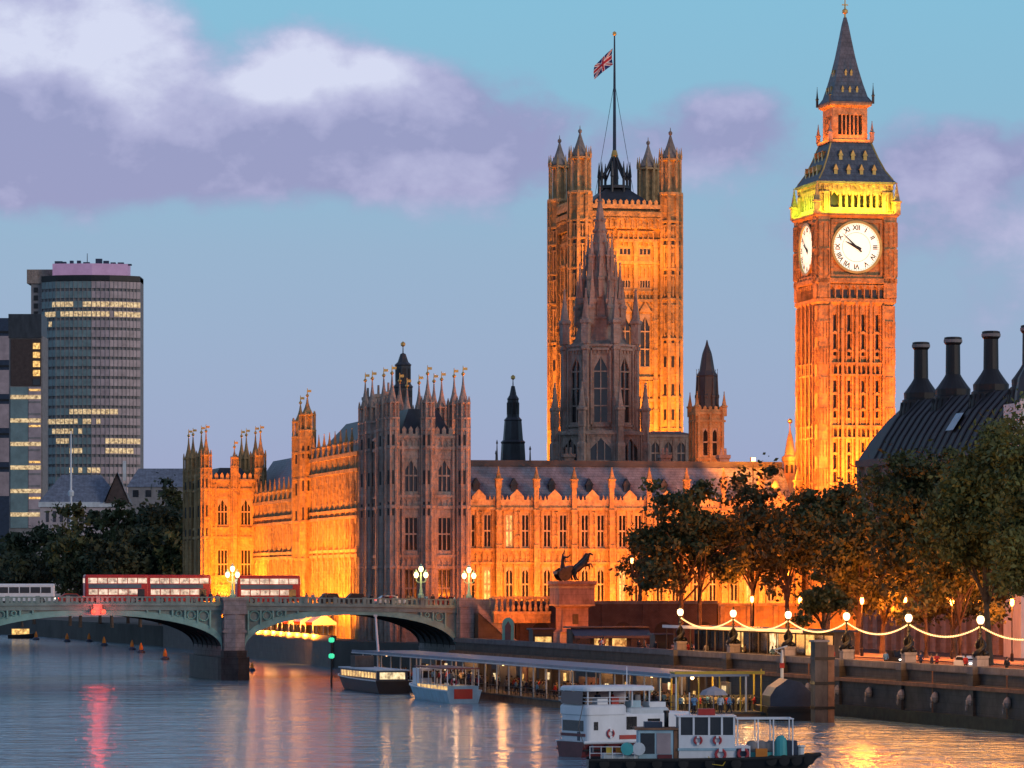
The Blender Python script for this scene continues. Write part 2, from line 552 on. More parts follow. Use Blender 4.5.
def flood(name, loc, target, along, sx, sy, power, color, spread=180):
    """a floodlight battery: area lamp at loc aimed at target, its long side along the vector 'along'"""
    l = bpy.data.lights.new(name, 'AREA')
    l.shape = 'RECTANGLE'
    l.size, l.size_y = sx, sy
    l.energy = power
    l.color = color
    l.spread = R(spread)
    o = bpy.data.objects.new(name, l)
    COL.objects.link(o)
    z = (Vector(loc) - Vector(target)).normalized()
    x = Vector(along)
    x = (x - z * x.dot(z)).normalized()
    y = z.cross(x)
    o.matrix_world = Matrix(((x.x, y.x, z.x, loc[0]), (x.y, y.y, z.y, loc[1]), (x.z, y.z, z.z, loc[2]), (0, 0, 0, 1)))
    return o


def bulb(loc, power, color, radius=0.3):
    l = bpy.data.lights.new('lamp_light', 'POINT')
    l.energy = power
    l.color = color
    l.shadow_soft_size = radius
    o = bpy.data.objects.new('lamp_light', l)
    COL.objects.link(o)
    o.location = loc
    return o


SODIUM = (1.0, 0.20, 0.012)
AMBER = (1.0, 0.275, 0.018)

# ------------------------------------------------------------------ setting: river, land
EMB = 0.2642                                             # the river wall leans this much per metre of distance


def emb_x(Y, off=0.0):
    return 36.0 + (455.0 - Y) * EMB + off


def ter_x(Y):
    return -41.0 - 0.2126 * (Y - 750.0)


struct('river_water', MB().add([(-9000, -600, 0), (9000, -600, 0), (9000, 12000, 0), (-9000, 12000, 0)], [(0, 1, 2, 3)]), 'water')
land = [(emb_x(-300, .6), -300), (emb_x(628, .6), 628), (-8, 660), (ter_x(700), 700), (ter_x(925), 925), (-134, 1118), (-420, 1700), (-3000, 2600), (-9000, 3200), (-9000, 11900), (9000, 11900), (9000, -300)]
struct('ground', MB().slab(land, -2, 4.6), 'earth')
# ------------------------------------------------------------------ gothic kit
CACHE = {}


def me_of(key, mb, m):
    if key not in CACHE:
        me = mb().mesh(key)
        me.materials.append(M[m])
        CACHE[key] = me
    return CACHE[key]


def arch_corners(mb, w, h, rise, y0, y1, x0=0.0):
    """the two stone pieces between a pointed arch and its square head"""
    n = 5
    arc = []
    for i in range(n + 1):
        t = i / n
        arc.append((w / 2 * (1 - math.sin(t * math.pi / 2) ** 1.15), h - rise + rise * (math.sin(t * math.pi / 2) * 0.55 + t * 0.45)))
    for s in (-1, 1):
        poly = [(x0 + s * x, z) for x, z in arc] + [(x0 + s * w / 2, h)]
        mb.prism(poly[::s], y0, y1)
    return mb


def window_meshes(w, h, lights=2, transoms=1, rise=0.0, frame='tracery', lit=False):
    key = f'window_{w:.2f}_{h:.2f}_{lights}_{transoms}_{rise:.2f}_{frame}'

    def fr():
        b = MB()
        t = 0.14
        b.box(-w / 2, -w / 2 + t, 0.12, 0.44, 0, h).box(w / 2 - t, w / 2, 0.12, 0.44, 0, h)
        b.box(-w / 2 + t, w / 2 - t, 0.12, 0.44, 0, t).box(-w / 2 + t, w / 2 - t, 0.12, 0.44, h - t, h)
        for k in range(1, lights):
            x = -w / 2 + w * k / lights
            b.box(x - .09, x + .09, 0.14, 0.42, t, h - t)
        for k in range(1, transoms + 1):
            z = h * k / (transoms + 1)
            b.box(-w / 2 + t, w / 2 - t, 0.16, 0.40, z - .13, z + .13)
        if rise:
            arch_corners(b, w - 2 * t, h - t, rise, 0.10, 0.46)
        return b
    a = me_of(key, fr, frame)
    p = me_of(f'pane_{w:.2f}_{h:.2f}_{lit}', lambda: MB().add([(-w / 2, .45, 0), (w / 2, .45, 0), (w / 2, .45, h), (-w / 2, .45, h)], [(0, 1, 2, 3)]),
              ('lit_glass' if lit else 'glass'))
    return a, p


def put_window(parent, plane, u, z, w, h, lights=2, transoms=1, rise=0.0, frame='tracery', lit=False):
    a, p = window_meshes(w, h, lights, transoms, rise, frame, lit)
    o = inst('window', a, parent, plane @ Matrix.Translation((u, 0, z)))
    inst('pane', p, o)
    return o


def courses(b, W_, rows, proj=0.28, x0=0.0):
    for z, h in rows:
        b.box(x0 - proj, x0 + W_ + proj, -proj, 0, z, z + h)


def ribs(b, us, z0, z1, w=0.3, p=0.22):
    for u in us:
        b.box(u - w / 2, u + w / 2, -p, 0, z0, z1)


def niches(b, u0, u1, z0, z1, n, p=0.2):
    """a row of blind pointed panels in relief"""
    s = (u1 - u0) / n
    for k in range(n + 1):
        u = u0 + s * k
        b.box(u - .11, u + .11, -p, 0, z0, z1)
    for k in range(n):
        u = u0 + s * (k + .5)
        r = min(s * .6, (z1 - z0) * .4)
        b.prism([(u - s / 2 + .11, z1), (u - s / 2 + .11, z1 - r), (u, z1 - .08), (u + s / 2 - .11, z1 - r), (u + s / 2 - .11, z1)], -p * .8, 0)


def crest(b, u0, u1, z, n, h=1.4, t=0.35, y=0.0):
    """battlement of merlons with little pointed tops on a low solid wall"""
    b.box(u0, u1, y, y + t, z, z + h * .45)
    s = (u1 - u0) / n
    for k in range(n):
        a = u0 + s * (k + .2)
        c = u0 + s * (k + .8)
        b.prism([(a, z + h * .45), (c, z + h * .45), (c, z + h * .8), ((a + c) / 2, z + h), (a, z + h * .8)], y + .002, y + t - .002)


def turret_mesh(r, h, bands, ntop=0):
    def f():
        b = MB()
        prof = [(r, 0)]
        for z in sorted(bands):
            prof += [(r, z), (r * 1.16, z + .15), (r * 1.16, z + .55), (r, z + .7)]
        prof.append((r, h))
        b.lathe(prof, 8)
        for k in range(8):                       # angle shafts
            a = math.pi / 8 + k * math.pi / 4
            x, y = r * 1.02 * math.cos(a), r * 1.02 * math.sin(a)
            b.lathe([(r * .19, 0), (r * .19, h)], 4, x, y)
        return b
    return f


def spire_mesh(r, h, lant=0.45):
    """open lantern stage, gablets and a concave little spire"""
    def f():
        b = MB()
        z1 = h * lant
        b.lathe([(r * 1.18, -.2), (r * 1.22, .1), (r * .72, .25), (r * .72, z1), (r * 1.12, z1 + .1), (r * 1.12, z1 + .35),
                 (r * .80, z1 + .4), (r * .62, z1 + (h - z1) * .22), (r * .36, z1 + (h - z1) * .48), (r * .18, z1 + (h - z1) * .75), (r * .10, h)], 8)
        for k in range(8):
            a = math.pi / 8 + k * math.pi / 4
            b.lathe([(r * .16, .1), (r * .16, z1), (r * .2, z1 + .2), (r * .03, z1 + (h - z1) * .30)], 4, r * 1.0 * math.cos(a), r * 1.0 * math.sin(a))
        return b
    return f


def finial_mesh(s=1.0):
    def f():
        b = MB().lathe([(.10 * s, -.1), (.12 * s, .2 * s), (.34 * s, .45 * s), (.34 * s, .6 * s), (.1 * s, .85 * s), (.06 * s, 1.9 * s)], 6)
        return b.box(.05 * s, .75 * s, -.03, .03, 1.15 * s, 1.6 * s)
    return f


def put_turret(parent, x, y, z0, h, r, cap, bands=(), stone='stone', capm='stone', fin=True, lant=.45, name='turret'):
    key = f'{name}_{r:.2f}_{h:.2f}_{"_".join(f"{q:.1f}" for q in bands)}_{stone}'
    o = inst(name, me_of(key, turret_mesh(r, h, bands), stone), parent, TR(x, y, z0))
    if name == 'turret' and r > 1.0:
        sl_ = me_of(f'turret_dark_strip_{r:.2f}', lambda: MB().box(-.17, .17, -r * .95, -r * .85, 0, 2.3), 'black')
        for k in (-45, 0, -90) if cap > 5 else ():
            for q in (.58, .72, .88):
                inst('dark_strip', sl_, o, TR(0, 0, h * q - .6, k))  # black strips put the dark of carved crevices into the colour
    s = inst('spire', me_of(f'{name}_spire_{r:.2f}_{cap:.2f}_{lant}_{capm}', spire_mesh(r, cap, lant), capm), o, TR(0, 0, h))
    if fin:
        inst('finial', me_of('turret_finial', finial_mesh(), 'gold'), o, TR(0, 0, h + cap))
    return o


def pinnacle_mesh(r, h):
    def f():
        return MB().square([(r, 0), (r, h * .35), (r * 1.3, h * .37), (r * 1.3, h * .42), (r * .85, h * .44), (r * .4, h * .72), (r * .12, h * .96), (r * .3, h * .97), (r * .05, h)])
    return f


def buttress_mesh(w, d, h):
    def f():
        b = MB()
        b.box(-w / 2, w / 2, -d, 0, 0, h * .55).box(-w / 2 + .06, w / 2 - .06, -d * .75, 0, h * .55, h * .82).box(-w / 2 + .1, w / 2 - .1, -d * .55, 0, h * .82, h)
        for q in (.18, .36, .55, .70, .82):
            b.box(-w / 2 - .08, w / 2 + .08, -d - .08 if q < .5 else -d * .8, 0, h * q - .12, h * q + .14)
        for q in (.06, .24, .42):
            niches(MBW(b, 0, -d), -w / 2 + .1, w / 2 - .1, h * q, h * q + h * .11, 1, .12)
        return b
    return f


def MB_at(b, m):
    """the builder b seen through the frame m"""
    return MBM(b, m)


class MBM:
    def __init__(self, b, m):
        self.b, self.m = b, m

    def _put(self, t):
        o = len(self.b.v)
        self.b.v += [tuple(self.m @ Vector(p)) for p in t.v]
        self.b.f += [tuple(i + o for i in q) for q in t.f]
        return self

    def box(self, *a):
        return self._put(MB().box(*a))

    def prism(self, *a):
        return self._put(MB().prism(*a))


class MBW:
    """a mesh builder shifted by x,y (used to hang relief on a face that stands proud)"""
    def __init__(self, b, dx_, dy_):
        self.b, self.dx_, self.dy_ = b, dx_, dy_

    def box(self, x0, x1, y0, y1, z0, z1):
        self.b.box(x0 + self.dx_, x1 + self.dx_, y0 + self.dy_, y1 + self.dy_, z0, z1)
        return self

    def prism(self, poly, y0, y1):
        self.b.prism([(x + self.dx_, z) for x, z in poly], y0 + self.dy_, y1 + self.dy_)
        return self


def put_buttress(parent, plane, u, z0, h, w=1.0, d=0.9, pin=4.5, stone='stone'):
    o = inst('buttress', me_of(f'buttress_{w:.2f}_{d:.2f}_{h:.2f}_{stone}', buttress_mesh(w, d, h), stone), parent, plane @ Matrix.Translation((u, 0, z0)))
    inst('pinnacle', me_of(f'pinnacle_{w:.2f}_{pin:.2f}_{stone}', pinnacle_mesh(w * .52, pin), stone), o, TR(0, -d * .27, h))
    return o


def hip_roof(x0, x1, y0, y1, z0, z1, rx, ry, b=None):
    b = b or MB()
    return b.add([(x0, y0, z0), (x1, y0, z0), (x1, y1, z0), (x0, y1, z0), (x0 + rx, y0 + ry, z1), (x1 - rx, y0 + ry, z1), (x1 - rx, y1 - ry, z1), (x0 + rx, y1 - ry, z1)],
                 [(0, 1, 5, 4), (1, 2, 6, 5), (2, 3, 7, 6), (3, 0, 4, 7), (4, 5, 6, 7), (3, 2, 1, 0)])


PR = 12.0                                                # the palace stands turned 12 degrees to the view
PX = Vector((math.cos(R(PR)), math.sin(R(PR)), 0))
PY = Vector((-math.sin(R(PR)), math.cos(R(PR)), 0))
FRONT = TR(0, 0, 0, 0)


def left_plane(depth):
    return TR(0, depth, 0, -90)


def right_plane(W_):
    return TR(W_, 0, 0, 90)


def wfloods(root, pts):
    """floodlights given in the frame of a building root: (x,y,z, tx,ty,tz, along, sx, sy, power, color)"""
    mw = Matrix.Translation(root.location) @ root.rotation_euler.to_matrix().to_4x4()
    for (x, y, z, tx, ty, tz, al, sx, sy, pw, cl) in pts:
        flood('floodlight', mw @ Vector((x, y, z)), mw @ Vector((tx, ty, tz)), mw.to_3x3() @ Vector(al), sx, sy, pw, cl)


# ------------------------------------------------------------------ palace: the two end pavilions on the river
def pavilion(name, label, base, Wd, Dp, zb, zt, zroof, tur_top, ranks, cols, rows, rt, stone, band_z, wcols):
    t = thing(name, label, 'pavilion tower', base, PR, None)
    H = zt - zb
    b = MB()
    ops = [(u - w / 2, u + w / 2, z - zb, z - zb + h) for u, w in wcols for z, h, _ in rows]
    b.wall(Wd, 0, H, ops)
    zz = [q - zb for q in band_z]
    courses(b, Wd, [(q, .5) for q in zz] + [(q + 1.9, .45) for q in zz])
    for q in zz:
        niches(b, .6, Wd - .6, q + .5, q + 1.9, max(6, int(Wd / 1.1)), .16)
    for u, w in wcols:
        for s in (-1, 1):
            ribs(b, [u + s * (w / 2 + .35)], 0, H, .34, .3)
            ribs(b, [u + s * (w / 2 + 1.1)], 0, H, .2, .18)
    # river side
    bl = MB(left_plane(Dp))
    n = max(2, int(Dp / 6.5))
    lo = [(Dp * (k + .5) / n - .85, Dp * (k + .5) / n + .85, z - zb, z - zb + h) for k in range(n) for z, h, _ in rows]
    bl.wall(Dp, 0, H, lo)
    courses(bl, Dp, [(q, .5) for q in zz] + [(q + 1.9, .45) for q in zz])
    ribs(bl, [Dp * k / (2 * n) for k in range(1, 2 * n) if k % 2 == 0], 0, H, .8, .5)
    ribs(bl, [Dp * k / (6 * n) for k in range(1, 6 * n) if k % 2], 0, H, .24, .2)
    b.v += bl.v
    b.f += [tuple(i + len(b.v) - len(bl.v) for i in q) for q in bl.f]
    b.add([(Wd, 0, 0), (Wd, Dp, 0), (Wd, Dp, H), (Wd, 0, H), (0, Dp, 0), (0, Dp, H)], [(0, 1, 2, 3), (1, 4, 5, 2)])
    b.box(.01, Wd - .01, .6, Dp - .01, H - .5, H - .02)
    b.build('wall', stone, t)
    for u, w in wcols:
        for z, h, rise in rows:
            put_window(t, FRONT, u, z - zb, w, h, 3, 1 if h < 6.5 else 2, rise, 'tracery' if stone == 'stone' else 'stone_dark')
    for k in range(n):
        for z, h, rise in rows:
            put_window(t, left_plane(Dp), Dp * (k + .5) / n, z - zb, 1.7, h, 2, 1, rise, 'stone_dark')
    c = MB()
    crest(c, .4, Wd - .4, H, int(Wd / 1.2), 2.3, .4, .02)
    cl = MB(left_plane(Dp))
    crest(cl, .4, Dp - .4, H, int(Dp / 1.3), 2.3, .4, .02)
    c.v += cl.v
    c.f += [tuple(i + len(c.v) - len(cl.v) for i in q) for q in cl.f]
    c.build('parapet', 'stone_trim' if stone == 'stone' else stone, t)
    hip_roof(1.2, Wd - 1.2, 1.2, Dp - 1.2, H, zroof - zb - 1.5, Wd * .2, Dp * .12).build('roof', 'lead', t)
    for yy in ranks:
        for xx in cols:
            if 0 < xx < Wd and 0 < yy < Dp and len(cols) > 2:
                top = tur_top - 1.2
            else:
                top = tur_top
            cap = 7.0
            put_turret(t, xx, yy, 0, top - cap - zb, rt, cap, [q for q in zz] + [H + 1.5], stone, stone, lant=.34)
    return t


S690 = F / 690
base = at(392, YH, 690)
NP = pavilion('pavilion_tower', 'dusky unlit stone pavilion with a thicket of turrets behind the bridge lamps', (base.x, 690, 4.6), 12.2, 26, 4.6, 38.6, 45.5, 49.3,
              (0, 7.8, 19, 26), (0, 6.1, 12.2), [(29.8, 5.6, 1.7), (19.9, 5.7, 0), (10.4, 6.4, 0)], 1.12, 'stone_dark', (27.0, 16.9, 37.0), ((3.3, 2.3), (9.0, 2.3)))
base = at(206, YH, 835)
FP = pavilion('pavilion_tower', 'orange floodlit stone pavilion with pointed turrets beside the dark trees', (base.x, 835, 4.6), 11.2, 27, 4.6, 34.6, 39.5, 44.8,
              (0, 7, 20, 27), (0, 11.2), [(26.2, 5.4, 1.6), (15.2, 6.0, 0), (8.0, 4.5, 0)], 1.1, 'stone', (23.4, 13.6, 33.2), ((3.4, 2.1), (8.2, 2.1)))
put_turret(FP, 5.8, -.2, 0, 33.6, .75, 3.4, (19, 28.6), 'stone', 'stone')

# ------------------------------------------------------------------ palace: the long river front between them
wl0 = NP.location + PX * -1.2 + PY * 26.2                 # near end of the river wall
RW = thing('river_wing', 'long orange floodlit river front seen along its length between two turreted pavilions', 'palace wing', (wl0.x, wl0.y, 4.6), PR)
LEN1, LEN2 = 54.0, 90.0
b = MB()
for (y0, L, H, rr) in ((0, LEN1, 33.0, ((5.5, 8.2), (16.2, 4.2), (24.2, 3.8))), (LEN1, LEN2, 26.2, ((5.5, 8.2), (16.2, 4.2)))):
    pl = TR(0, y0 + L, 0, -90)
    w = MB(pl)
    nb = int(L / 6)
    ops = []
    for k in range(nb):
        u = L * (k + .5) / nb
        for z, h in rr:
            ops.append((u - 1.0, u + 1.0, z, z + h))
    w.wall(L, 0, H, ops)
    courses(w, L, [(z, .55) for z in (4.4, 14.4, 15.3, 21.2, 22.4) if z < H - 2] + ([(H - 3.6, .6)] if H > 30 else []) + [(H - .8, .7)], .34)
    for k in range(nb):
        ribs(w, [L * (k + .5) / nb + q for q in (-2.1, -1.3, 1.3, 2.1)], 0, H, .3, .12)
    b.v += w.v
    b.f += [tuple(i + len(b.v) - len(w.v) for i in q) for q in w.f]
b.add([(0, 0, 0), (0, 0, 33), (18, 0, 33), (18, 0, 0), (0, LEN1, 26), (0, LEN1, 33), (18, LEN1, 33), (18, LEN1, 26)], [(0, 1, 2, 3), (4, 5, 6, 7)])
b.build('wall', 'stone', RW)
for (y0, L, H, rr) in ((0, LEN1, 33.0, ((5.5, 8.2), (16.2, 4.2), (24.2, 3.8))), (LEN1, LEN2, 26.2, ((5.5, 8.2), (16.2, 4.2)))):
    nb = int(L / 6)
    for k in range(nb):
        for z, h in rr:
            put_window(RW, TR(0, y0 + L, 0, -90), L * (k + .5) / nb, z, 2.0, h, 2, 1, 1.0 if h > 5 else 0)
    for k in range(nb + 1):
        if 0 < k < nb or y0:
            put_buttress(RW, TR(0, y0 + L, 0, -90), L * k / nb, 0, H, .7, .3, 4.2)
    c = MB(TR(0, y0 + L, 0, -90))
    crest(c, .3, L - .3, H, int(L / 1.5), 2.0, .4, .02)
    c.build('parapet', 'stone_dark' if H > 30 else 'stone_trim', RW)  # parapet of the taller part takes the unlit stone colour
hip_roof(.8, 17, .5, LEN1 - .5, 33.0, 39.6, 6, 1.0).build('roof', 'lead', RW)
hip_roof(.8, 17, LEN1 + .3, LEN1 + LEN2, 26.2, 35.2, 6, 1.0).build('roof', 'slate', RW)
for yy, top in ((LEN1 - .6, 44.4), (LEN1 + 7.6, 43.4)):
    put_turret(RW, -.4, yy, 0, top - 6, 1.45, 6.0, (14, 21, 29, 34), 'stone', 'stone')
for yy in (12, 22, 33):
    o = inst('chimney', me_of('palace_chimney', lambda: MB().square([(.8, 0), (.8, 4.6), (1.0, 4.8), (1.0, 5.3), (.6, 5.4)]).lathe([(.25, 5.4), (.2, 7)], 6), 'stone_dark'), RW, TR(7.5, yy, 38.5))

# ------------------------------------------------------------------ palace: the street front towards the camera
nw0 = NP.location + PX * 12.9 + PY * 6.0
NW = thing('north_wing', 'low orange lit palace front with paired windows, pinnacles and a blue slate roof', 'palace wing', (nw0.x, nw0.y, 9.0), PR)
LB, NB = 6.62, 9
LW = LB * NB
H = 18.6
b = MB()
ops = []
for k in range(NB):
    for q in (1.95, 4.75):
        ops += [(LB * k + q - .68, LB * k + q + .68, 2.3, 8.2), (LB * k + q - .68, LB * k + q + .68, 11.6, 17.2)]
b.wall(LW, 0, H, ops)
courses(b, LW, [(.9, .4), (8.7, .4), (11.0, .4), (17.9, .5)], .3)
for k in range(NB):
    niches(b, LB * k + .7, LB * (k + 1) - .7, 9.1, 11.0, 5, .2)
    ribs(b, [LB * k + q for q in (1.0, 2.85, 3.85, 5.65)], 1.3, 17.9, .22, .2)
    for z0, z1 in ((2.0, 4.0), (4.4, 6.4), (6.6, 8.5), (11.8, 13.6), (13.9, 15.7), (15.9, 17.6)):
        niches(b, LB * k + 2.95, LB * k + 3.75, z0, z1, 1, .22)
b.add([(0, 0, 0), (0, 14, 0), (0, 14, H), (0, 0, H), (LW, 0, 0), (LW, 14, 0), (LW, 14, H), (LW, 0, H)], [(0, 3, 2, 1), (4, 5, 6, 7)])
b.build('wall', 'stone', NW)
for k in range(NB):
    for i, q in enumerate((1.95, 4.75)):
        put_window(NW, FRONT, LB * k + q, 2.3, 1.36, 5.9, 2, 1, .8, lit=(k, i) in ((0, 1), (4, 0), (7, 1)))
        put_window(NW, FRONT, LB * k + q, 11.6, 1.36, 5.6, 2, 1, 0, lit=(k, i) in ((1, 0), (5, 1)))
for k in range(NB + 1):
    put_buttress(NW, FRONT, LB * k, 0, H + 3.2, 1.0, .9, 3.6)
c = MB()
for k in range(NB):
    u0 = LB * k + .5
    c.box(u0, u0 + LB - 1, .02, .4, H, H + 1.1)
    c.prism([(u0 + 1.6, H + 1.1), (u0 + 4.0, H + 1.1), (u0 + 4.0, H + 1.7), (u0 + 2.8, H + 2.9), (u0 + 1.6, H + 1.7)], .022, .38)
    for q in (.1, .9, 4.5, 5.2):
        c.prism([(u0 + q, H + 1.1), (u0 + q + .45, H + 1.1), (u0 + q + .22, H + 1.9)], .022, .38)
c.build('parapet', 'stone_trim', NW)
hip_roof(.2, LW - .2, .8, 13.4, H, 25.6, 1.0, 4.4).build('roof', 'slate', NW)
MB().box(1.2, LW - 1.2, 4.9, 9.3, 25.6, 26.6).build('ridge', 'lead', NW)
dm = me_of('dormer', lambda: MB().box(-.55, .55, -.2, 1.6, 0, 1.5).prism([(-.75, 1.5), (.75, 1.5), (0, 2.7)], -.35, 1.6), 'lead')
for k in range(NB):
    inst('dormer', dm, NW, TR(LB * (k + .5), 2.6, H + 2.2))
# ------------------------------------------------------------------ clock tower
ct = at(845, YH, 714)
CT = thing('clock_tower', 'tall orange lit clock tower with glowing white dials and a dark iron spire', 'clock tower', (ct.x, 714, 9.0), PR)
zc = lambda py: zpx(py, 707) - 9.0
HW = 6.55
z_sh = zc(302)
b = MB()
for a in (0, -90, 90, 180):
    m = Matrix.Rotation(R(a), 4, 'Z') @ Matrix.Translation((-HW, -HW, 0))
    w = MB(m)
    ops = []
    bays = [3.0, 5.03, 7.07, 9.1 + 1.0]
    cols = [2.75, 5.28, 7.82, 10.35]
    for (za, zb_) in ((zc(420), zc(378)), (zc(358), zc(312)), (zc(488), zc(440)), (zc(545), zc(497))):
        for u in cols:
            ops.append((u - .27, u + .27, za + .4, zb_ - .4))
    w.wall(2 * HW, 0, z_sh, ops, .6)
    for u in cols:
        ribs(w, [u - .55, u + .55], 0, z_sh, .22, .3)
    ribs(w, [4.02, 6.55, 9.08], 0, z_sh, .5, .62)
    for zz, n in ((zc(374), 12), (zc(437), 12), (zc(494), 12), (zc(552), 12)):
        w.box(1.4, 11.7, -.5, 0, zz - .3, zz)
        niches(w, 1.5, 11.6, zz, zz + 1.75, n, .45)
        w.box(1.4, 11.7, -.5, 0, zz + 1.75, zz + 2.0)
    for zz in [zc(y) for y in (334, 352, 395, 411, 455, 472, 515, 532)]:
        for k in range(4):
            w.prism([(1.75 + 2.53 * k, zz), (3.8 + 2.53 * k, zz), (2.77 + 2.53 * k, zz + .55)], -.2, 0)
    # corner piers
    w.box(1.62, 1.98, -.75, 0, 0, z_sh - .5).box(11.12, 11.48, -.75, 0, 0, z_sh - .5)
    for u in (0, 2 * HW - 1.4):
        w.box(u - .22, u + 1.62 if u == 0 else u + 1.4 + .22, -.42, -.001, 0, z_sh - .6)
        for zz in [zc(y) for y in (318, 345, 374, 405, 437, 466, 494, 525, 552)]:
            niches(MBW(w, 0, -.42), u + .12, u + 1.28, zz - 3.4, zz - .5, 2, .16)
    b.v += w.v
    b.f += [tuple(i + len(b.v) - len(w.v) for i in q) for q in w.f]
b.build('shaft', 'stone', CT)
dark_strip = me_of('slit_pane', lambda: MB().add([(-.27, .55, 0), (.27, .55, 0), (.27, .55, 1), (-.27, .55, 1)], [(0, 1, 2, 3)]), 'glass')
for a in (0, -90):
    m = Matrix.Rotation(R(a), 4, 'Z') @ Matrix.Translation((-HW, -HW, 0))
    for (za, zb_) in ((zc(420), zc(378)), (zc(358), zc(312)), (zc(488), zc(440))):
        for u in cols:
            inst('slit_window', dark_strip, CT, m @ Matrix.Translation((u, 0, za + .4)) @ Matrix.Diagonal((1, 1, zb_ - za - .8, 1)))
ao = me_of('arcade_opening', lambda: MB().prism([(-.22, .15), (.22, .15), (.22, 1.1), (0, 1.5), (-.22, 1.1)], -.06, .02), 'black')
for a in (0, -90):
    for zz in (zc(374), zc(437), zc(494)):
        for k in range(12):
            inst('arcade_opening', ao, CT, Matrix.Rotation(R(a), 4, 'Z') @ Matrix.Translation((-HW + 1.5 + 10.1 * (k + .5) / 12, -HW, zz)))
# gallery and clock stage
zA, zB, zC, zD = zc(302), zc(280), zc(213), zc(182)
cs = MB()
cs.square([(6.6, zA - .6), (7.1, zA), (7.1, zA + .6), (6.7, zA + .7), (6.7, zB - .8), (7.25, zB - .5), (7.25, zB + .3), (6.75, zB + .35), (6.75, zC - 1.1), (7.5, zC - .4), (7.5, zC + .1), (6.9, zC + .15)])
for a in (0, -90, 90, 180):
    w = MB(Matrix.Rotation(R(a), 4, 'Z') @ Matrix.Translation((-6.7, -6.7, 0)))
    niches(w, 1.5, 11.9, zA + .7, zB - .8, 8, .55)
    for u in (0.0, 11.7):                                    # corner shafts of the clock stage
        w.box(u - .2, u + 1.9, -.55, 0, zA + .7, zC - .5)
        niches(MBW(w, 0, -.55), u + .0, u + 1.7, zB + .6, zB + 5.4, 2, .2)
        niches(MBW(w, 0, -.55), u + .0, u + 1.7, zB + 5.8, zC - 1.5, 2, .2)
    for (p, q) in ((2.1, 2.5), (10.9, 11.3)):
        w.box(p, q, -.36, 0, zB + .35, zC - 1.1)
    w.box(2.5, 10.9, -.36, 0, zB + .35, zB + .9)
    w.box(2.5, 10.9, -.36, 0, zC - 1.7, zC - 1.1)
    cs.v += w.v
    cs.f += [tuple(i + len(cs.v) - len(w.v) for i in q) for q in w.f]
cs.build('clock_stage', 'stone', CT)
go_ = me_of('gallery_opening', lambda: MB().box(-.36, .36, -.06, .2, zA + .9, zB - 1.7), 'glass')
for a in (0, -90):
    for k in range(8):
        inst('gallery_opening', go_, CT, Matrix.Rotation(R(a), 4, 'Z') @ Matrix.Translation((-6.7 + 1.5 + 1.3 * (k + .5), -6.7, 0)))


def text_mesh(s, size, name):
    cu = bpy.data.curves.new(name, 'FONT')
    cu.body = s
    cu.size = size
    cu.align_x = 'CENTER'
    cu.align_y = 'CENTER'
    cu.extrude = 0.01
    cu.offset = 0.035
    o = bpy.data.objects.new(name, cu)
    COL.objects.link(o)
    bpy.context.view_layer.update()
    me = bpy.data.meshes.new_from_object(o.evaluated_get(bpy.context.evaluated_depsgraph_get()))
    bpy.data.objects.remove(o)
    bpy.data.curves.remove(cu)
    return me


RD = 4.15
ROM = ['XII', 'I', 'II', 'III', 'IV', 'V', 'VI', 'VII', 'VIII', 'IX', 'X', 'XI']
nmb = MB()
for k, s in enumerate(ROM):
    me = text_mesh(s, 1.12, 'numeral')
    a = -2 * math.pi * k / 12
    m = Matrix.Rotation(R(90), 4, 'X') @ Matrix.Rotation(a, 4, 'Z') @ Matrix.Translation((0, RD * .80, 0))
    nmb.add([tuple(m @ v.co) for v in me.vertices], [tuple(p.vertices) for p in me.polygons])
    bpy.data.meshes.remove(me)
for k in range(60):
    a = 2 * math.pi * k / 60
    r0, r1 = RD * .93, RD * .97
    nmb.add([(math.sin(a + d) * r, -.005, math.cos(a + d) * r) for r, d in ((r0, -.012), (r0, .012), (r1, .012), (r1, -.012))], [(0, 1, 2, 3)])
num_me = nmb.mesh('numerals')
num_me.materials.append(M['bronze'])


def disc(r, y, n=48, r0=0):
    b = MB()
    if r0:
        vs = [(math.cos(2 * math.pi * k / n) * q, y, math.sin(2 * math.pi * k / n) * q) for q in (r0, r) for k in range(n)]
        b.add(vs, [(k, (k + 1) % n, n + (k + 1) % n, n + k) for k in range(n)])
    else:
        b.add([(math.cos(2 * math.pi * k / n) * r, y, math.sin(2 * math.pi * k / n) * r) for k in range(n)], [tuple(range(n))])
    return b


def hand(length, w0, tail, y):
    b = MB()
    return b.prism([(-w0, -tail), (w0, -tail), (w0 * 1.2, -tail * .3), (w0 * .45, length * .75), (0, length), (-w0 * .45, length * .75), (-w0 * 1.2, -tail * .3)], y - .05, y)


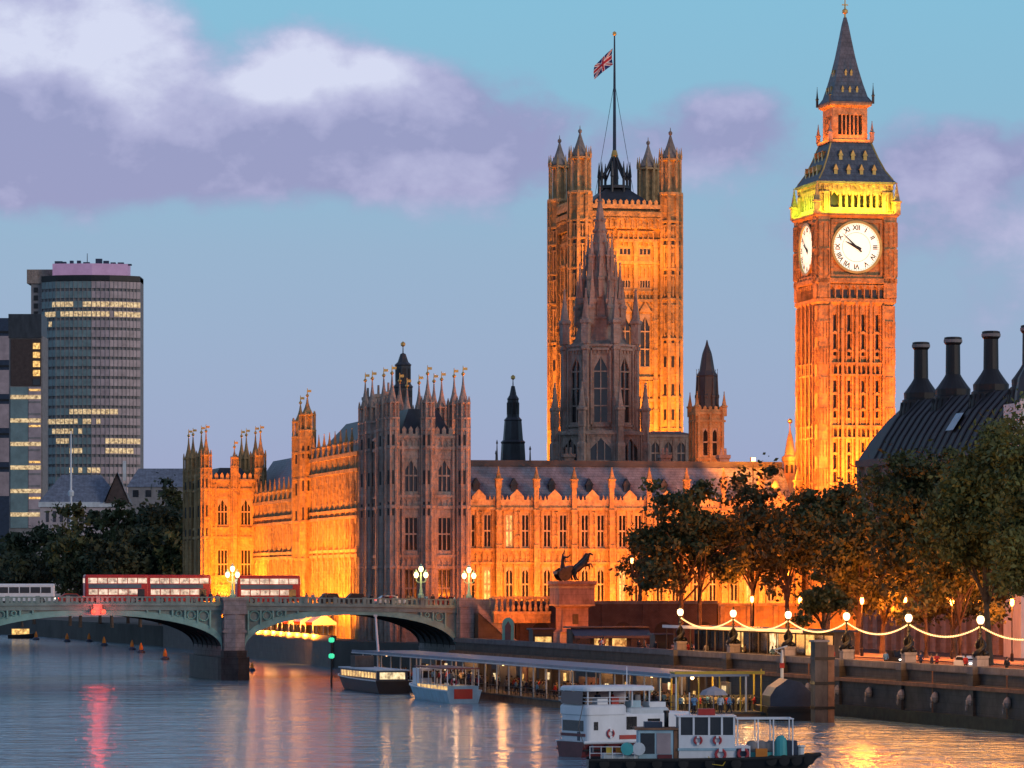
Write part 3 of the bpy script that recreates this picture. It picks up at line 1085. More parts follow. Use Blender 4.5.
zd = zc(247)
for i, a in enumerate((0, -90)):
    m = Matrix.Rotation(R(a), 4, 'Z') @ Matrix.Translation((0.0, -6.75, zd))
    d = disc(RD, -.10).build('dial', 'dial', CT)
    d.matrix_local = m
    ring = MB()
    n = 48
    prof = [(RD, -.10), (RD, -.42), (RD + .42, -.42), (RD + .42, 0)]
    vs = [(math.cos(2 * math.pi * k / n) * r, y, math.sin(2 * math.pi * k / n) * r) for r, y in prof for k in range(n)]
    ring.add(vs, [(j * n + k, j * n + (k + 1) % n, (j + 1) * n + (k + 1) % n, (j + 1) * n + k) for j in range(3) for k in range(n)])
    ring.build('bezel', 'gold', d)
    inst('numerals', num_me, d, TR(0, -.125, 0))
    rose = disc(RD * .615, -.112, 48, RD * .6)
    rose.build('inner_ring', 'bronze', d)
    hm = hand(2.35, .24, .9, -.2).build('hour_hand', 'black', d)
    hm.rotation_euler = (0, R(296 - 360), 0)
    mh = hand(3.75, .15, 1.2, -.28).build('minute_hand', 'black', d)
    mh.rotation_euler = (0, R(313 - 360), 0)
# belfry
bf = MB()
bf.square([(5.4, zC), (5.4, zD)])
for a in (0, -90, 90, 180):
    w = MB(Matrix.Rotation(R(a), 4, 'Z') @ Matrix.Translation((-6.6, -6.6, 0)))
    for u in (0, 11.3):
        w.box(u, u + 1.9, 0, 1.25, zC + .15, zD - .2)
        niches(w, u + .1, u + 1.8, zC + .4, zD - 1.6, 2, .15)
    for k in range(8):
        u = 2.35 + 1.1 * k + .4
        if 0 < k < 8:
            w.box(u - .2, u + .2, .05, .9, zC + 1.0, zD - 1.2)
    w.box(1.9, 11.3, .0, .3, zC + .15, zC + 1.0)
    w.box(1.9, 11.3, .02, 1.2, zD - 1.6, zD - .2)
    for k in range(8):
        u = 2.2 + 1.1 * (k + .5) + .05
        w.prism([(u - .55, zD - 1.6), (u - .55, zD - 2.3), (u, zD - 1.62), (u + .55, zD - 2.3), (u + .55, zD - 1.6)], .1, .7)
    niches(w, .1, 13.1, zD - 1.2, zD - .25, 16, .15)
    bf.v += w.v
    bf.f += [tuple(i + len(bf.v) - len(w.v) for i in q) for q in w.f]
bf.build('belfry', 'stone_trim', CT)
lou = MB()
for a in (0, -90):
    w = MB(Matrix.Rotation(R(a), 4, 'Z') @ Matrix.Translation((-6.6, -6.6, 0)))
    w.add([(2.3, 1.1, zC + .9), (10.9, 1.1, zC + .9), (10.9, 1.1, zD - 1.7), (2.3, 1.1, zD - 1.7)], [(0, 1, 2, 3)])
    lou.v += w.v
    lou.f += [tuple(i + len(lou.v) - len(w.v) for i in q) for q in w.f]
lou.build('louvres', 'lead', CT)
# lower roof, lantern stage, spire
zE, zF = zc(138), zc(101)
MB().square([(6.95, zD - .25), (7.1, zD + .1), (6.7, zD + .5), (5.6, zD + 2.2), (4.6, zD + 4.5), (3.75, zE - .7), (3.6, zE - .3)]).build('roof', 'tile', CT)
lu = me_of('lucarne', lambda: MB().box(-.3, .3, -.35, .7, 0, .9).prism([(-.45, .9), (.45, .9), (0, 1.9)], -.45, .7), 'gold')
for a in (0, -90):
    rot = Matrix.Rotation(R(a), 4, 'Z')
    for n, z, yy, sp in ((4, zD + 1.3, 5.75, 2.3), (3, zD + 3.9, 4.45, 2.2)):
        for k in range(n):
            inst('lucarne', lu, CT, rot @ Matrix.Translation(((k - (n - 1) / 2) * sp, -yy, z)))
ln = MB()
ln.square([(3.9, zE - .4), (3.95, zE + .1), (3.3, zE + .2)])
ln.square([(3.1, zF - 1.9), (3.1, zF - .7), (3.75, zF - .3), (3.75, zF + .1)])
for a in (0, -90, 90, 180):
    w = MB(Matrix.Rotation(R(a), 4, 'Z') @ Matrix.Translation((-3.1, -3.1, 0)))
    w.box(0, .95, 0, .95, zE + .1, zF - 1.8)
    for k in range(1, 6):
        u = .95 + 4.3 * k / 6
        w.box(u - .12, u + .12, .05, .5, zE + 1.0, zF - 1.8)
    w.box(.95, 5.25, .04, .4, zE + .2, zE + 1.0)
    ln.v += w.v
    ln.f += [tuple(i + len(ln.v) - len(w.v) for i in q) for q in w.f]
ln.build('lantern_stage', 'stone_trim', CT)
MB().square([(2.1, zE + .3), (2.1, zF - 1)]).build('lantern_core', 'lead', CT)
zT = zc(5)
prof = [(3.75, zF), (3.85, zF + .3), (3.15, zF + 1.3), (2.5, zF + 3.6), (1.92, zF + 6.0), (1.42, zF + 8.4), (.95, zF + 11.2), (.5, zF + 14), (.22, zT - 1.2)]
sp = MB().square(prof).build('spire', 'tile', CT)
for a in (0, -90):
    rot = Matrix.Rotation(R(a), 4, 'Z')
    for n, z, yy, sc in ((3, zF + 2.0, 2.95, 1.3), (2, zF + 5.0, 2.15, 1.0)):
        for k in range(n):
            inst('lucarne', lu, CT, rot @ Matrix.Translation(((k - (n - 1) / 2) * sc, -yy + .2, z)) @ Matrix.Scale(.6, 4))
MB().lathe([(.16, zT - 1.4), (.16, zT - .6), (.5, zT - .4), (.5, zT + .1), (.14, zT + .35), (.08, zT + 2.0)], 8).box(-.55, .55, -.06, .06, zT + .9, zT + 1.1).build('finial', 'gold', CT)
hip = MB()
for sx_ in (-1, 1):
    for sy_ in (-1, 1):
        hip.tube([(sx_ * r * .99, sy_ * r * .99, z) for r, z in ((6.7, zD + .5), (5.6, zD + 2.2), (4.6, zD + 4.5), (3.7, zE - .5))], .16, 5)
hip.build('roof_hip_rolls', 'gold', CT)
pn = me_of('corner_pinnacle', pinnacle_mesh(.55, 5.6), 'stone_trim')
for sx_ in (-1, 1):
    for sy_ in (-1, 1):
        inst('pinnacle', pn, CT, TR(sx_ * 7.15, sy_ * 7.15, zC - .2))
        inst('pinnacle', me_of('lantern_pinnacle', pinnacle_mesh(.3, 3.4), 'stone_dark'), CT, TR(sx_ * 3.75, sy_ * 3.75, zE))
        inst('pinnacle', me_of('spire_pinnacle', pinnacle_mesh(.18, 3.6), 'lead'), CT, TR(sx_ * 3.9, sy_ * 3.9, zF))

# ------------------------------------------------------------------ great square tower with the flag
VY = 880
v0 = at(580, YH, VY)
VT = thing('square_tower', 'massive orange lit square tower with four tall corner turrets behind the lantern tower', 'square tower', (v0.x, VY, 9.0), PR)
zv = lambda py: zpx(py, VY) - 9.0
VW = 20.0
HV = zv(208)
b = MB()
for a, o in ((0, (0, 0)), (-90, (0, VW)), (90, (VW, 0)), (180, (VW, VW))):
    w = MB(TR(o[0], o[1], 0, a))
    ops = []
    cols = (5.6, 10.0, 14.4)
    for u in cols:
        ops += [(u - 1.15, u + 1.15, zv(366), zv(313)), (u - 1.3, u + 1.3, zv(254), zv(247)), (u - 1.2, u + 1.2, zv(287), zv(279))]
    w.wall(VW, 0, HV, ops, .6)
    for u in (3.4, 7.8, 12.2, 16.6):
        w.box(u - .45, u + .45, -.6, 0, 0, zv(240))
        for q in (470, 440, 410, 380, 350, 320, 290, 262):
            w.box(u - .6, u + .6, -.75, 0, zv(q) - .2, zv(q) + .25)
    for u in cols:
        ribs(w, [u - 1.6, u + 1.6], zv(372), zv(300), .3, .4)
    for zz in (zv(378), zv(300), zv(262), zv(240), zv(400), zv(470)):
        w.box(0, VW, -.5, 0, zz - .3, zz + .4)
    for u in cols:
        niches(w, u - 1.7, u + 1.7, zv(398), zv(380), 4, .35)
        niches(w, u - 1.7, u + 1.7, zv(298), zv(290), 4, .35)
        niches(w, u - 1.7, u + 1.7, zv(277), zv(264), 4, .3)
        niches(w, u - 1.7, u + 1.7, zv(245), zv(230), 3, .5)
        for q in (462, 448, 434, 420):
            niches(w, u - 1.7, u + 1.7, zv(q), zv(q - 11), 3, .22)
        w.prism([(u - 1.5, zv(313) + .3), (u + 1.5, zv(313) + .3), (u, zv(313) + 2.6)], -.35, 0)
    w.box(0, VW, -.9, 0, zv(228), zv(216))
    niches(MBW(w, 0, -.9), 1.6, VW - 1.6, zv(228), zv(217), 14, .4)
    w.box(0, VW, -1.3, 0, zv(216), zv(211))
    b.v += w.v
    b.f += [tuple(i + len(b.v) - len(w.v) for i in q) for q in w.f]
b.build('wall', 'stone', VT)
for a, o in ((0, (0, 0)), (-90, (0, VW))):
    for u in cols:
        put_window(VT, TR(o[0], o[1], 0, a), u, zv(366), 2.3, zv(313) - zv(366), 2, 2, 2.6)
        put_window(VT, TR(o[0], o[1], 0, a), u, zv(254), 2.6, zv(247) - zv(254), 3, 0, 0)
        put_window(VT, TR(o[0], o[1], 0, a), u, zv(287), 2.4, zv(279) - zv(287), 4, 0, 0)
c = MB()
for a, o in ((0, (0, 0)), (-90, (0, VW)), (90, (VW, 0)), (180, (VW, VW))):
    w = MB(TR(o[0], o[1], 0, a))
    crest(w, 1.5, VW - 1.5, HV, 13, 2.0, .5, -1.2)
    c.v += w.v
    c.f += [tuple(i + len(c.v) - len(w.v) for i in q) for q in w.f]
c.build('parapet', 'stone_trim', VT)
hip_roof(.5, VW - .5, .5, VW - .5, HV - .8, HV + 5, 7, 7).build('roof', 'lead', VT)
for xx in (0, VW):
    for yy in (0, VW):
        hb = zv(193)
        t = inst('corner_turret', me_of('great_turret', turret_mesh(2.35, hb, [zv(q) for q in (470, 430, 398, 340, 300, 270, 240, 222)]), 'stone'), VT, TR(xx, yy, 0))
        inst('turret_niches', me_of('great_turret_niches', lambda: [MB()] and (lambda q: ([niches(MB_at(q, TR(0, 0, 0, k * 45) @ Matrix.Translation((0, -2.17, 0))), -.75, .75, za, zb2, 2, .22) for k in range(8) for za, zb2 in ((zv(238), zv(224)), (zv(268), zv(244)), (zv(296), zv(274)), (zv(336), zv(304)))], q)[1])(MB()), 'stone_trim'), t)
        for k in (0, -45, 45, -90):
            for q in (226, 243, 258, 275, 292, 318, 338, 362, 390, 415, 445):
                inst('dark_strip', me_of('great_turret_dark_strip', lambda: MB().box(-.3, .3, -2.24, -2.0, 0, 2.3), 'black'), t, TR(0, 0, zv(q) - 1.0, k))  # black strips stand in for shaded crevices on the turret faces
        def stage():
            q = MB()
            h2 = zv(158) - hb
            q.lathe([(2.6, -.3), (2.75, 0), (2.75, .4), (1.5, .45), (1.5, h2 - .4), (2.4, h2 - .2), (2.4, h2 + .2)], 8)
            for k in range(8):
                a = math.pi / 8 + k * math.pi / 4
                q.lathe([(.3, .3), (.3, h2)], 4, 2.2 * math.cos(a), 2.2 * math.sin(a))
                q.lathe([(.26, h2), (.3, h2 + .8), (.04, h2 + 2.6)], 4, 2.35 * math.cos(a), 2.35 * math.sin(a))
            return q
        inst('turret_lantern', me_of('great_turret_lantern', stage, 'stone_trim'), t, TR(0, 0, hb))
        h3 = zv(132) - zv(158)
        inst('spire', me_of('great_turret_spire', lambda: MB().lathe([(2.0, 0), (2.15, .3), (1.75, .9), (1.2, h3 * .35), (.7, h3 * .6), (.33, h3 * .82), (.2, h3 - .5), (.42, h3 - .2), (.42, h3 + .2), (.1, h3 + .5), (.06, h3 + 1.2)], 8), 'stone_dark'), t, TR(0, 0, zv(158) + .2))
# iron crown that carries the flagstaff
cr = MB()
cx_ = cy_ = VW / 2
for k in range(8):
    a = math.pi / 8 + k * math.pi / 4
    x, y = cx_ + 3.4 * math.cos(a), cy_ + 3.4 * math.sin(a)
    cr.lathe([(.3, HV + 3), (.3, HV + 7.5), (.42, HV + 7.8), (.05, HV + 11)], 5, x, y)
    cr.tube([(x, y, HV + 7), (cx_ + 1.7 * math.cos(a), cy_ + 1.7 * math.sin(a), HV + 9.5), (cx_ + .4 * math.cos(a), cy_ + .4 * math.sin(a), HV + 12.5)], .22, 5)
cr.lathe([(3.6, HV + 5.2), (3.6, HV + 5.8), (3.1, HV + 5.9)], 8, cx_, cy_)
cr.lathe([(.9, HV + 4), (.8, HV + 10), (.5, HV + 13), (.42, zv(150))], 8, cx_, cy_)
cr.build('crown_lantern', 'lead', VT)
FLG = Vector(VT.location) + PX * cx_ + PY * cy_ + Vector((0, 0, zv(152)))
YF = FLG.y
ztop = zpx(36, YF)
FP_ = thing('flagpole', 'tall dark flagstaff with a gilded ball on the square tower', 'flagpole', FLG)
hp = ztop - FLG.z
MB().lathe([(.42, 0), (.36, hp * .3), (.26, hp * .7), (.16, hp)], 8).build('pole', 'navy', FP_)
MB().lathe([(.1, hp), (.45, hp + .3), (.45, hp + .7), (.1, hp + 1.0)], 8).build('ball', 'gold', FP_)
MB().lathe([(.7, 0), (.8, .5), (.5, 1.6)], 8).build('collar', 'gold', FP_)
for s in (-1, 1):
    MB().tube([(0, 0, hp * .62), (s * 4.2, 0, -8)], .05, 4).build('stay', 'black_metal', FP_)


def flag_material():
    m = bpy.data.materials.new('union_flag_cloth')
    m.use_nodes = True
    t = m.node_tree
    bs = t.nodes['Principled BSDF']
    bs.inputs['Roughness'].default_value = 0.8
    u = nd(t, 'ShaderNodeUVMap')
    s = nd(t, 'ShaderNodeSeparateXYZ')
    t.links.new(u.outputs[0], s.inputs[0])
    X = mth(t, 'MULTIPLY', mth(t, 'SUBTRACT', s.outputs[0], .5), 2.0)
    Y = mth(t, 'SUBTRACT', s.outputs[1], .5)
    ax, ay = mth(t, 'ABSOLUTE', X), mth(t, 'ABSOLUTE', Y)
    d1 = mth(t, 'ABSOLUTE', mth(t, 'SUBTRACT', mth(t, 'MULTIPLY', ax, .5), ay))
    col = mixc(t, mth(t, 'LESS_THAN', d1, .11), (.02, .03, .16), (.7, .68, .7))
    col = mixc(t, mth(t, 'LESS_THAN', d1, .035), col, (.45, .02, .04))
    cw = mth(t, 'MAXIMUM', mth(t, 'LESS_THAN', ax, .16), mth(t, 'LESS_THAN', ay, .16))
    col = mixc(t, cw, col, (.7, .68, .7))
    cr_ = mth(t, 'MAXIMUM', mth(t, 'LESS_THAN', ax, .09), mth(t, 'LESS_THAN', ay, .09))
    col = mixc(t, cr_, col, (.45, .02, .04))
    t.links.new(col, bs.inputs['Base Color'])
    return m


fm = bpy.data.meshes.new('flag')
nu, nv = 16, 8
vs, fs, uvs = [], [], []
for i in range(nu + 1):
    for j in range(nv + 1):
        u, v = i / nu, j / nv
        x = -.35 - u * 4.0 - .2 * math.sin(v * 3)
        z = hp - 2.6 - (1 - v) * 3.6 * (1 - .2 * u) - u * 3.4 - .5 * u * u
        y = .35 * math.sin(u * 9 + v * 1.5) * (.3 + u) + .3
        vs.append((x, y, z))
for i in range(nu):
    for j in range(nv):
        fs.append((i * (nv + 1) + j, (i + 1) * (nv + 1) + j, (i + 1) * (nv + 1) + j + 1, i * (nv + 1) + j + 1))
fm.from_pydata(vs, [], fs)
uvl = fm.uv_layers.new(name='UVMap')
for p in fm.polygons:
    p.use_smooth = True
    for li, vi in zip(p.loop_indices, p.vertices):
        uvl.data[li].uv = ((vi // (nv + 1)) / nu, (vi % (nv + 1)) / nv)
M['flag'] = flag_material()
fm.materials.append(M['flag'])
fo = bpy.data.objects.new('flag', fm)
COL.objects.link(fo)
fo.location = FLG
tag(fo, 'red, white and blue crossed flag drooping from the tall staff', 'flag')

# ------------------------------------------------------------------ octagonal lantern tower in front of it
LY = 780
l0 = at(600, YH, LY)
LT = thing('lantern_tower', 'dark unlit octagonal stone tower tapering to a needle spire before the orange tower', 'lantern tower', (l0.x, LY, 9.0), PR)
zl = lambda py: zpx(py, LY) - 9.0
RO = 6.6


def octa(b, fn, r):
    for k in range(8):
        w = MB(Matrix.Rotation(R(k * 45 - 12), 4, 'Z') @ Matrix.Translation((-r * math.tan(math.pi / 8), -r, 0)))
        fn(w, 2 * r * math.tan(math.pi / 8), k)
        b.v += w.v
        b.f += [tuple(i + len(b.v) - len(w.v) for i in q) for q in w.f]
    return b


def drum(w, L, k):
    w.wall(L, zl(432), zl(348), [(1.35, L - 1.35, zl(424), zl(356))], .6)
    ribs(w, [.3, .95, L - .95, L - .3], zl(432), zl(348), .28, .4)
    for q in (432, 428, 352, 348):
        w.box(-.2, L + .2, -.4, 0, zl(q), zl(q) + .4)
    niches(w, .6, L - .6, zl(355), zl(350), 5, .25)


def lower(w, L, k):
    w.wall(L, 0, zl(432), [(1.3, L - 1.3, zl(462), zl(438))], .7)
    for q in (465, 436):
        w.box(-.2, L + .2, -.4, 0, zl(q), zl(q) + .4)
    ribs(w, [.9, L - .9], zl(470), zl(434), .3, .3)


def upper(w, L, k):
    w.wall(L, zl(348), zl(318), [(1.15, L - 1.15, zl(343), zl(329))], .5)
    w.box(-.15, L + .15, -.3, 0, zl(320), zl(318))


bb = octa(MB(), drum, RO)
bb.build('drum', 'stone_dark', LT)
octa(MB(), lower, RO + 1.6).build('lower_stage', 'stone_dark', LT)
octa(MB(), upper, RO - 2.4).build('upper_stage', 'stone_dark', LT)
MB().lathe([(7.9, zl(432)), (6.4, zl(428))], 8, rot=math.pi / 8 - R(12)).lathe([(6.9, zl(348)), (4.6, zl(340))], 8, rot=math.pi / 8 - R(12)).build('sloped_offsets', 'stone_dark', LT)
LD = RO * 2 * math.tan(math.pi / 8)
wm, pm = window_meshes(LD - 2.7, zl(356) - zl(424), 2, 3, 2.6, 'stone_dark')
wm2, pm2 = window_meshes((RO + 1.6) * 2 * math.tan(math.pi / 8) - 2.6, zl(438) - zl(462), 3, 0, 2.2, 'stone_dark')
for k in range(8):
    o = inst('window', wm, LT, Matrix.Rotation(R(k * 45 - 12), 4, 'Z') @ Matrix.Translation((0, -RO, zl(424))))
    inst('pane', pm, o)
    o = inst('window', wm2, LT, Matrix.Rotation(R(k * 45 - 12), 4, 'Z') @ Matrix.Translation((0, -RO - 1.6, zl(462))))
    inst('pane', pm2, o)
for k in range(8):
    a = math.pi / 8 + k * math.pi / 4 - R(12)
    c_, s_ = math.cos(a), math.sin(a)
    r1 = (RO + .15) / math.cos(math.pi / 8)
    hb = zl(340)
    o = inst('buttress', me_of('lantern_buttress', lambda: MB().square([(.62, 0), (.62, zl(400)), (.5, zl(398)), (.5, zl(352)), (.66, zl(351)), (.66, zl(348)), (.4, zl(347)), (.4, hb)]), 'stone_dark'), LT, TR(r1 * c_, r1 * s_, 0, math.degrees(a)))
    inst('pinnacle', me_of('lantern_big_pinnacle', pinnacle_mesh(.7, 10.5), 'stone_dark'), o, TR(0, 0, hb - 1))
    r2 = (RO + 2.0) / math.cos(math.pi / 8)
    o = inst('buttress', me_of('lantern_outer_buttress', lambda: MB().square([(.75, 0), (.75, zl(445)), (.5, zl(443)), (.5, zl(428))]), 'stone_dark'), LT, TR(r2 * c_, r2 * s_, 0, math.degrees(a)))
    inst('pinnacle', me_of('lantern_outer_pinnacle', pinnacle_mesh(.6, 8.5), 'stone_dark'), o, TR(0, 0, zl(428)))
    r3 = (RO - 2.3) / math.cos(math.pi / 8)
    o = inst('pinnacle', me_of('lantern_upper_pinnacle', pinnacle_mesh(.5, 8.5), 'stone_dark'), LT, TR(r3 * c_, r3 * s_, zl(326)))
    for rr_, q_, hh_, nm_ in ((3.0, 298, 9, 'mid'), (2.25, 271, 7, 'high')):
        b_ = a + math.pi / 8
        inst('pinnacle', me_of('spire_pinnacle_' + nm_, pinnacle_mesh(.42, hh_), 'stone_dark'), LT, TR(rr_ * math.cos(b_), rr_ * math.sin(b_), zl(q_)))
    o = inst('pinnacle', me_of('spire_pinnacle_ring', pinnacle_mesh(.55, 12.5), 'stone_dark'), LT, TR(4.1 * c_, 4.1 * s_, zl(328)))
sp = MB().lathe([(5.2, zl(346)), (4.4, zl(330)), (3.6, zl(312)), (2.7, zl(290)), (2.0, zl(268)), (1.4, zl(244)), (.95, zl(221)), (.38, zl(203)), (.58, zl(201)), (.13, zl(199)), (.07, zl(186))], 8)
for k in range(8):
    a = math.pi / 8 + k * math.pi / 4
    for r, z in ((2.7, zl(290)), (2.35, zl(279)), (2.0, zl(268)), (1.7, zl(256)), (1.4, zl(244)), (1.15, zl(232)), (.95, zl(221))):
        sp.lathe([(.12, z - .2), (.35, z + .2), (.05, z + .5)], 4, r * 1.03 * math.cos(a), r * 1.03 * math.sin(a))
sp.build('spire', 'stone_dark', LT)


# ------------------------------------------------------------------ smaller spires over the roofs
def spirelet(name, label, px, Y, y_tip, stages, m, pins=(), zb=20):
    """stages: (half width, row) from the bottom up"""
    p = at(px, YH, Y)
    t = thing(name, label, 'spire', (p.x, Y, zb), PR)
    z = lambda q: zpx(q, Y) - zb
    prof = [(stages[0][0], 0)]
    for r, q in stages:
        prof.append((r, z(q)))
    prof += [(.12, z(y_tip + 6)), (.08, z(y_tip))]
    MB().lathe(prof, 8).build('lantern', m, t)
    rr = [(r, z(q)) for r, q in stages]
    c = MB()
    for i in range(len(rr) - 1):
        if rr[i + 1][1] - rr[i][1] > 2.0 and abs(rr[i + 1][0] - rr[i][0]) < .25:
            for k in range(8):
                a = k * math.pi / 4
                r = rr[i][0] * .95
                c.m = Matrix.Rotation(a, 4, 'Z')
                c.box(-rr[i][0] * .2, rr[i][0] * .2, -r - .02, -r + .1, rr[i][1] + .5, rr[i + 1][1] - .5)
    if c.v:
        c.build('louvre_panels', 'black', t)
    g = MB().lathe([(.08, z(y_tip)), (.45, z(y_tip) + .3), (.45, z(y_tip) + .7), (.08, z(y_tip) + 1)], 6)
    g.build('finial', 'gold', t)
    for dx_, dy_, r, q0, q1 in pins:
        h = z(q1)
        inst('pinnacle', me_of(f'{name}_{px}_pin_{r}_{q1}', pinnacle_mesh(r, h), m if m != 'lead' else 'stone_dark'), t, TR(dx_, dy_, 0))
    return t


spirelet('spire', 'slim black lantern spire rising among the turrets of the dusky pavilion', 403, 745, 347, [(1.75, 400), (1.75, 388), (1.9, 387), (1.45, 384), (1.45, 366), (1.6, 365), (1.0, 362), (.5, 354)], 'lead')
spirelet('spire', 'black stepped spire with a gold ball, alone above the slate roof', 513, 800, 380, [(2.6, 470), (2.3, 444), (2.45, 442), (2.0, 440), (1.7, 421), (1.8, 420), (1.25, 417), (1.1, 400), (1.2, 399), (.7, 395), (.35, 386)], 'lead',
         pins=((-3.4, -1, .6, 0, 440), (3.2, -1, .7, 0, 446), (-2.8, 3, .5, 0, 450), (2.8, 3, .5, 0, 452)))
t = thing('spire_tower', 'slender stone tower topped by a black lantern, standing before the orange tower', 'tower', at(697, YH, 760).xy.to_3d() + Vector((0, 0, 14)), PR)
zz = lambda q: zpx(q, 760) - 14
b = MB()
ops = [(1.15, 2.05, zz(453), zz(428)), (2.95, 3.85, zz(453), zz(428))]
for m in (TR(0, 0, 0), left_plane(5.2)):
    w = MB(m)
    w.wall(5.2, 0, zz(412), [(1.1, 2.2, zz(456), zz(428)), (2.9, 4.0, zz(456), zz(428))], .5)
    courses(w, 5.2, [(zz(460), .4), (zz(422), .4), (zz(412) - .4, .4)], .25)
    ribs(w, [.3, 2.55, 4.9], 0, zz(412), .45, .3)
    crest(w, 0, 5.2, zz(412), 5, 1.2, .3, 0)
    b.v += w.v
    b.f += [tuple(i + len(b.v) - len(w.v) for i in q) for q in w.f]
b.add([(5.2, 0, 0), (5.2, 5.2, 0), (5.2, 5.2, zz(412)), (5.2, 0, zz(412)), (0, 5.2, 0), (0, 5.2, zz(412))], [(0, 1, 2, 3), (1, 4, 5, 2)])
b.build('wall', 'stone', t)
for m in (TR(0, 0, 0), left_plane(5.2)):
    for u in (1.65, 3.45):
        put_window(t, m, u, zz(456), 1.1, zz(428) - zz(456), 1, 1, .7)
MB().lathe([(1.9, zz(414)), (1.9, zz(376)), (2.05, zz(375)), (1.45, zz(370)), (1.05, zz(357)), (.85, zz(352)), (.3, zz(344)), (.08, zz(339))], 8, 2.6, 2.6).build('lantern', 'lead', t)
for k in range(8):
    a = math.pi / 8 + k * math.pi / 4
    inst('pinnacle', me_of('spire_tower_lantern_pinnacle', pinnacle_mesh(.22, zz(368) - zz(414)), 'lead'), t, TR(2.6 + 1.95 * math.cos(a), 2.6 + 1.95 * math.sin(a), zz(414)))
for x, y in ((0, 0), (5.2, 0), (0, 5.2), (5.2, 5.2)):
    inst('pinnacle', me_of('spire_tower_corner_pinnacle', pinnacle_mesh(.42, 4.6), 'stone'), t, TR(x, y, zz(416)))
STW = t
t = spirelet('roof_turret', 'small orange lit stone turret close beside the clock tower', 790, 735, 424, [(1.25, 476), (1.25, 462), (1.5, 461), (1.5, 457), (1.0, 455), (.75, 446), (.5, 438)], 'stone', zb=18)
RT = t
# upper roofs between the wing and the towers
t = thing('hall_roof', 'grey stone hall with tall dim windows and a dark roof at the foot of the orange tower', 'hall', at(646, YH, 800).xy.to_3d() + Vector((0, 0, 20)), PR)
b = MB()
zz2 = lambda q: zpx(q, 800) - 20
b.wall(9.0, 0, zz2(434), [(1.0 + 2.6 * k, 2.8 + 2.6 * k, zz2(466), zz2(440)) for k in range(3)], .5)
courses(b, 9.0, [(zz2(437), .5)], .3)
b.add([(0, 0, 0), (0, 12, 0), (0, 12, zz2(434)), (0, 0, zz2(434)), (9, 0, 0), (9, 12, 0), (9, 12, zz2(434)), (9, 0, zz2(434))], [(0, 3, 2, 1), (4, 5, 6, 7)])
b.build('wall', 'stone_dark', t)
for k in range(3):
    put_window(t, FRONT, 1.9 + 2.6 * k, zz2(466), 1.8, zz2(440) - zz2(466), 2, 1, 1.0, 'stone_dark')
hip_roof(-.3, 9.3, -.3, 12, zz2(434), zz2(431), 2, 2).build('roof', 'lead', t)
# long dark roof behind the street wing
t = thing('rear_roof', 'long dark lead roofed range behind the blue slate roof', 'palace range', at(474, YH, 735).xy.to_3d() + Vector((0, 0, 14)), PR)
MB().box(0, 56, 0, 16, 0, 17).build('wall', 'stone_dark', t)
hip_roof(-.2, 56.2, -.2, 16.2, 17, 21.2, 3, 5).build('roof', 'lead', t)
for k in range(7):
    inst('pinnacle', me_of('rear_pinnacle', pinnacle_mesh(.5, 5.5), 'stone'), t, TR(2 + k * 8.6, -.6, 16.5))
for i, u in enumerate((18, 36, 47)):
    inst('chimney', me_of('rear_chimney', lambda: MB().square([(.9, 0), (.9, 5), (1.1, 5.2), (1.1, 5.8)]).lathe([(.25, 5.8), (.2, 7)], 6, -.4).lathe([(.25, 5.8), (.2, 7)], 6, .4), 'stone_dark'), t, TR(u, 3, 18))

# ------------------------------------------------------------------ floodlights of the palace and towers
O = SODIUM
A = AMBER
wfloods(RW, [(-8.2, 5 + 9.4 * k, .6, 0, 5 + 9.4 * k, 10 + (k % 3), (0, 1, 0), 2.4, .5, 8000 + 2200 * (k % 2), A) for k in range(13)]
        + [(-9, 4, 5.0, 0, 44, 16, (1, 0, 0), 3, 2, 15000, A), (-3.0, LEN1 * .5, 14.8, 0, LEN1 * .5, 28, (0, 1, 0), LEN1 - 4, .4, 9000, O)])
wfloods(FP, [(5.6, -9, .5, 5.6, 0, 18, (1, 0, 0), 11, .6, 7500, A), (5.6, -18, 8.0, 5.6, 0, 27, (1, 0, 0), 8, .6, 13000, O)])
wfloods(NW, [(LB * (k + .5), -5.5, .4, LB * (k + .5), 0, 12, (1, 0, 0), 1.6, .5, 1300 + 450 * (k % 2), A) for k in range(NB)]
        + [(LW * .5, -16.0, .4, LW * .5, 0, 18, (1, 0, 0), LW - 2, .5, 25000, O)])
wfloods(NP, [(13, -12, 8, 9, 0, 16, (1, 0, 0), 7, .5, 900, O)])
wfloods(CT, [(2, -36, 8, 0, -6, 50, (1, 0, 0), 12, 1, 92000, O), (-27, 0, 29, -6, 0, 46, (0, 1, 0), 12, 1, 46000, O),
             (0, -12.5, 22, 0, -6.5, 56, (1, 0, 0), 8, .6, 9500, O), (-12.5, 0, 22, -6.5, 0, 56, (0, 1, 0), 8, .6, 9500, O)])
YEL = (0.95, 0.78, 0.04)
for a in (0, -90):
    m = Matrix.Rotation(R(a), 3, 'Z')
    p, q = m @ Vector((0, -8.3, zC + .2)), m @ Vector((0, -6.0, zD - .5))
    wfloods(CT, [(p.x, p.y, p.z, q.x, q.y, q.z, tuple(m @ Vector((1, 0, 0))), 12.5, .3, 1400 if a else 2300, (0.6, 0.95, 0.05) if a else YEL)])
    p, q = m @ Vector((0, -4.9, zE - .2)), m @ Vector((0, -3.1, zF))
    wfloods(CT, [(p.x, p.y, p.z, q.x, q.y, q.z, tuple(m @ Vector((1, 0, 0))), 6, .3, 500, O)])
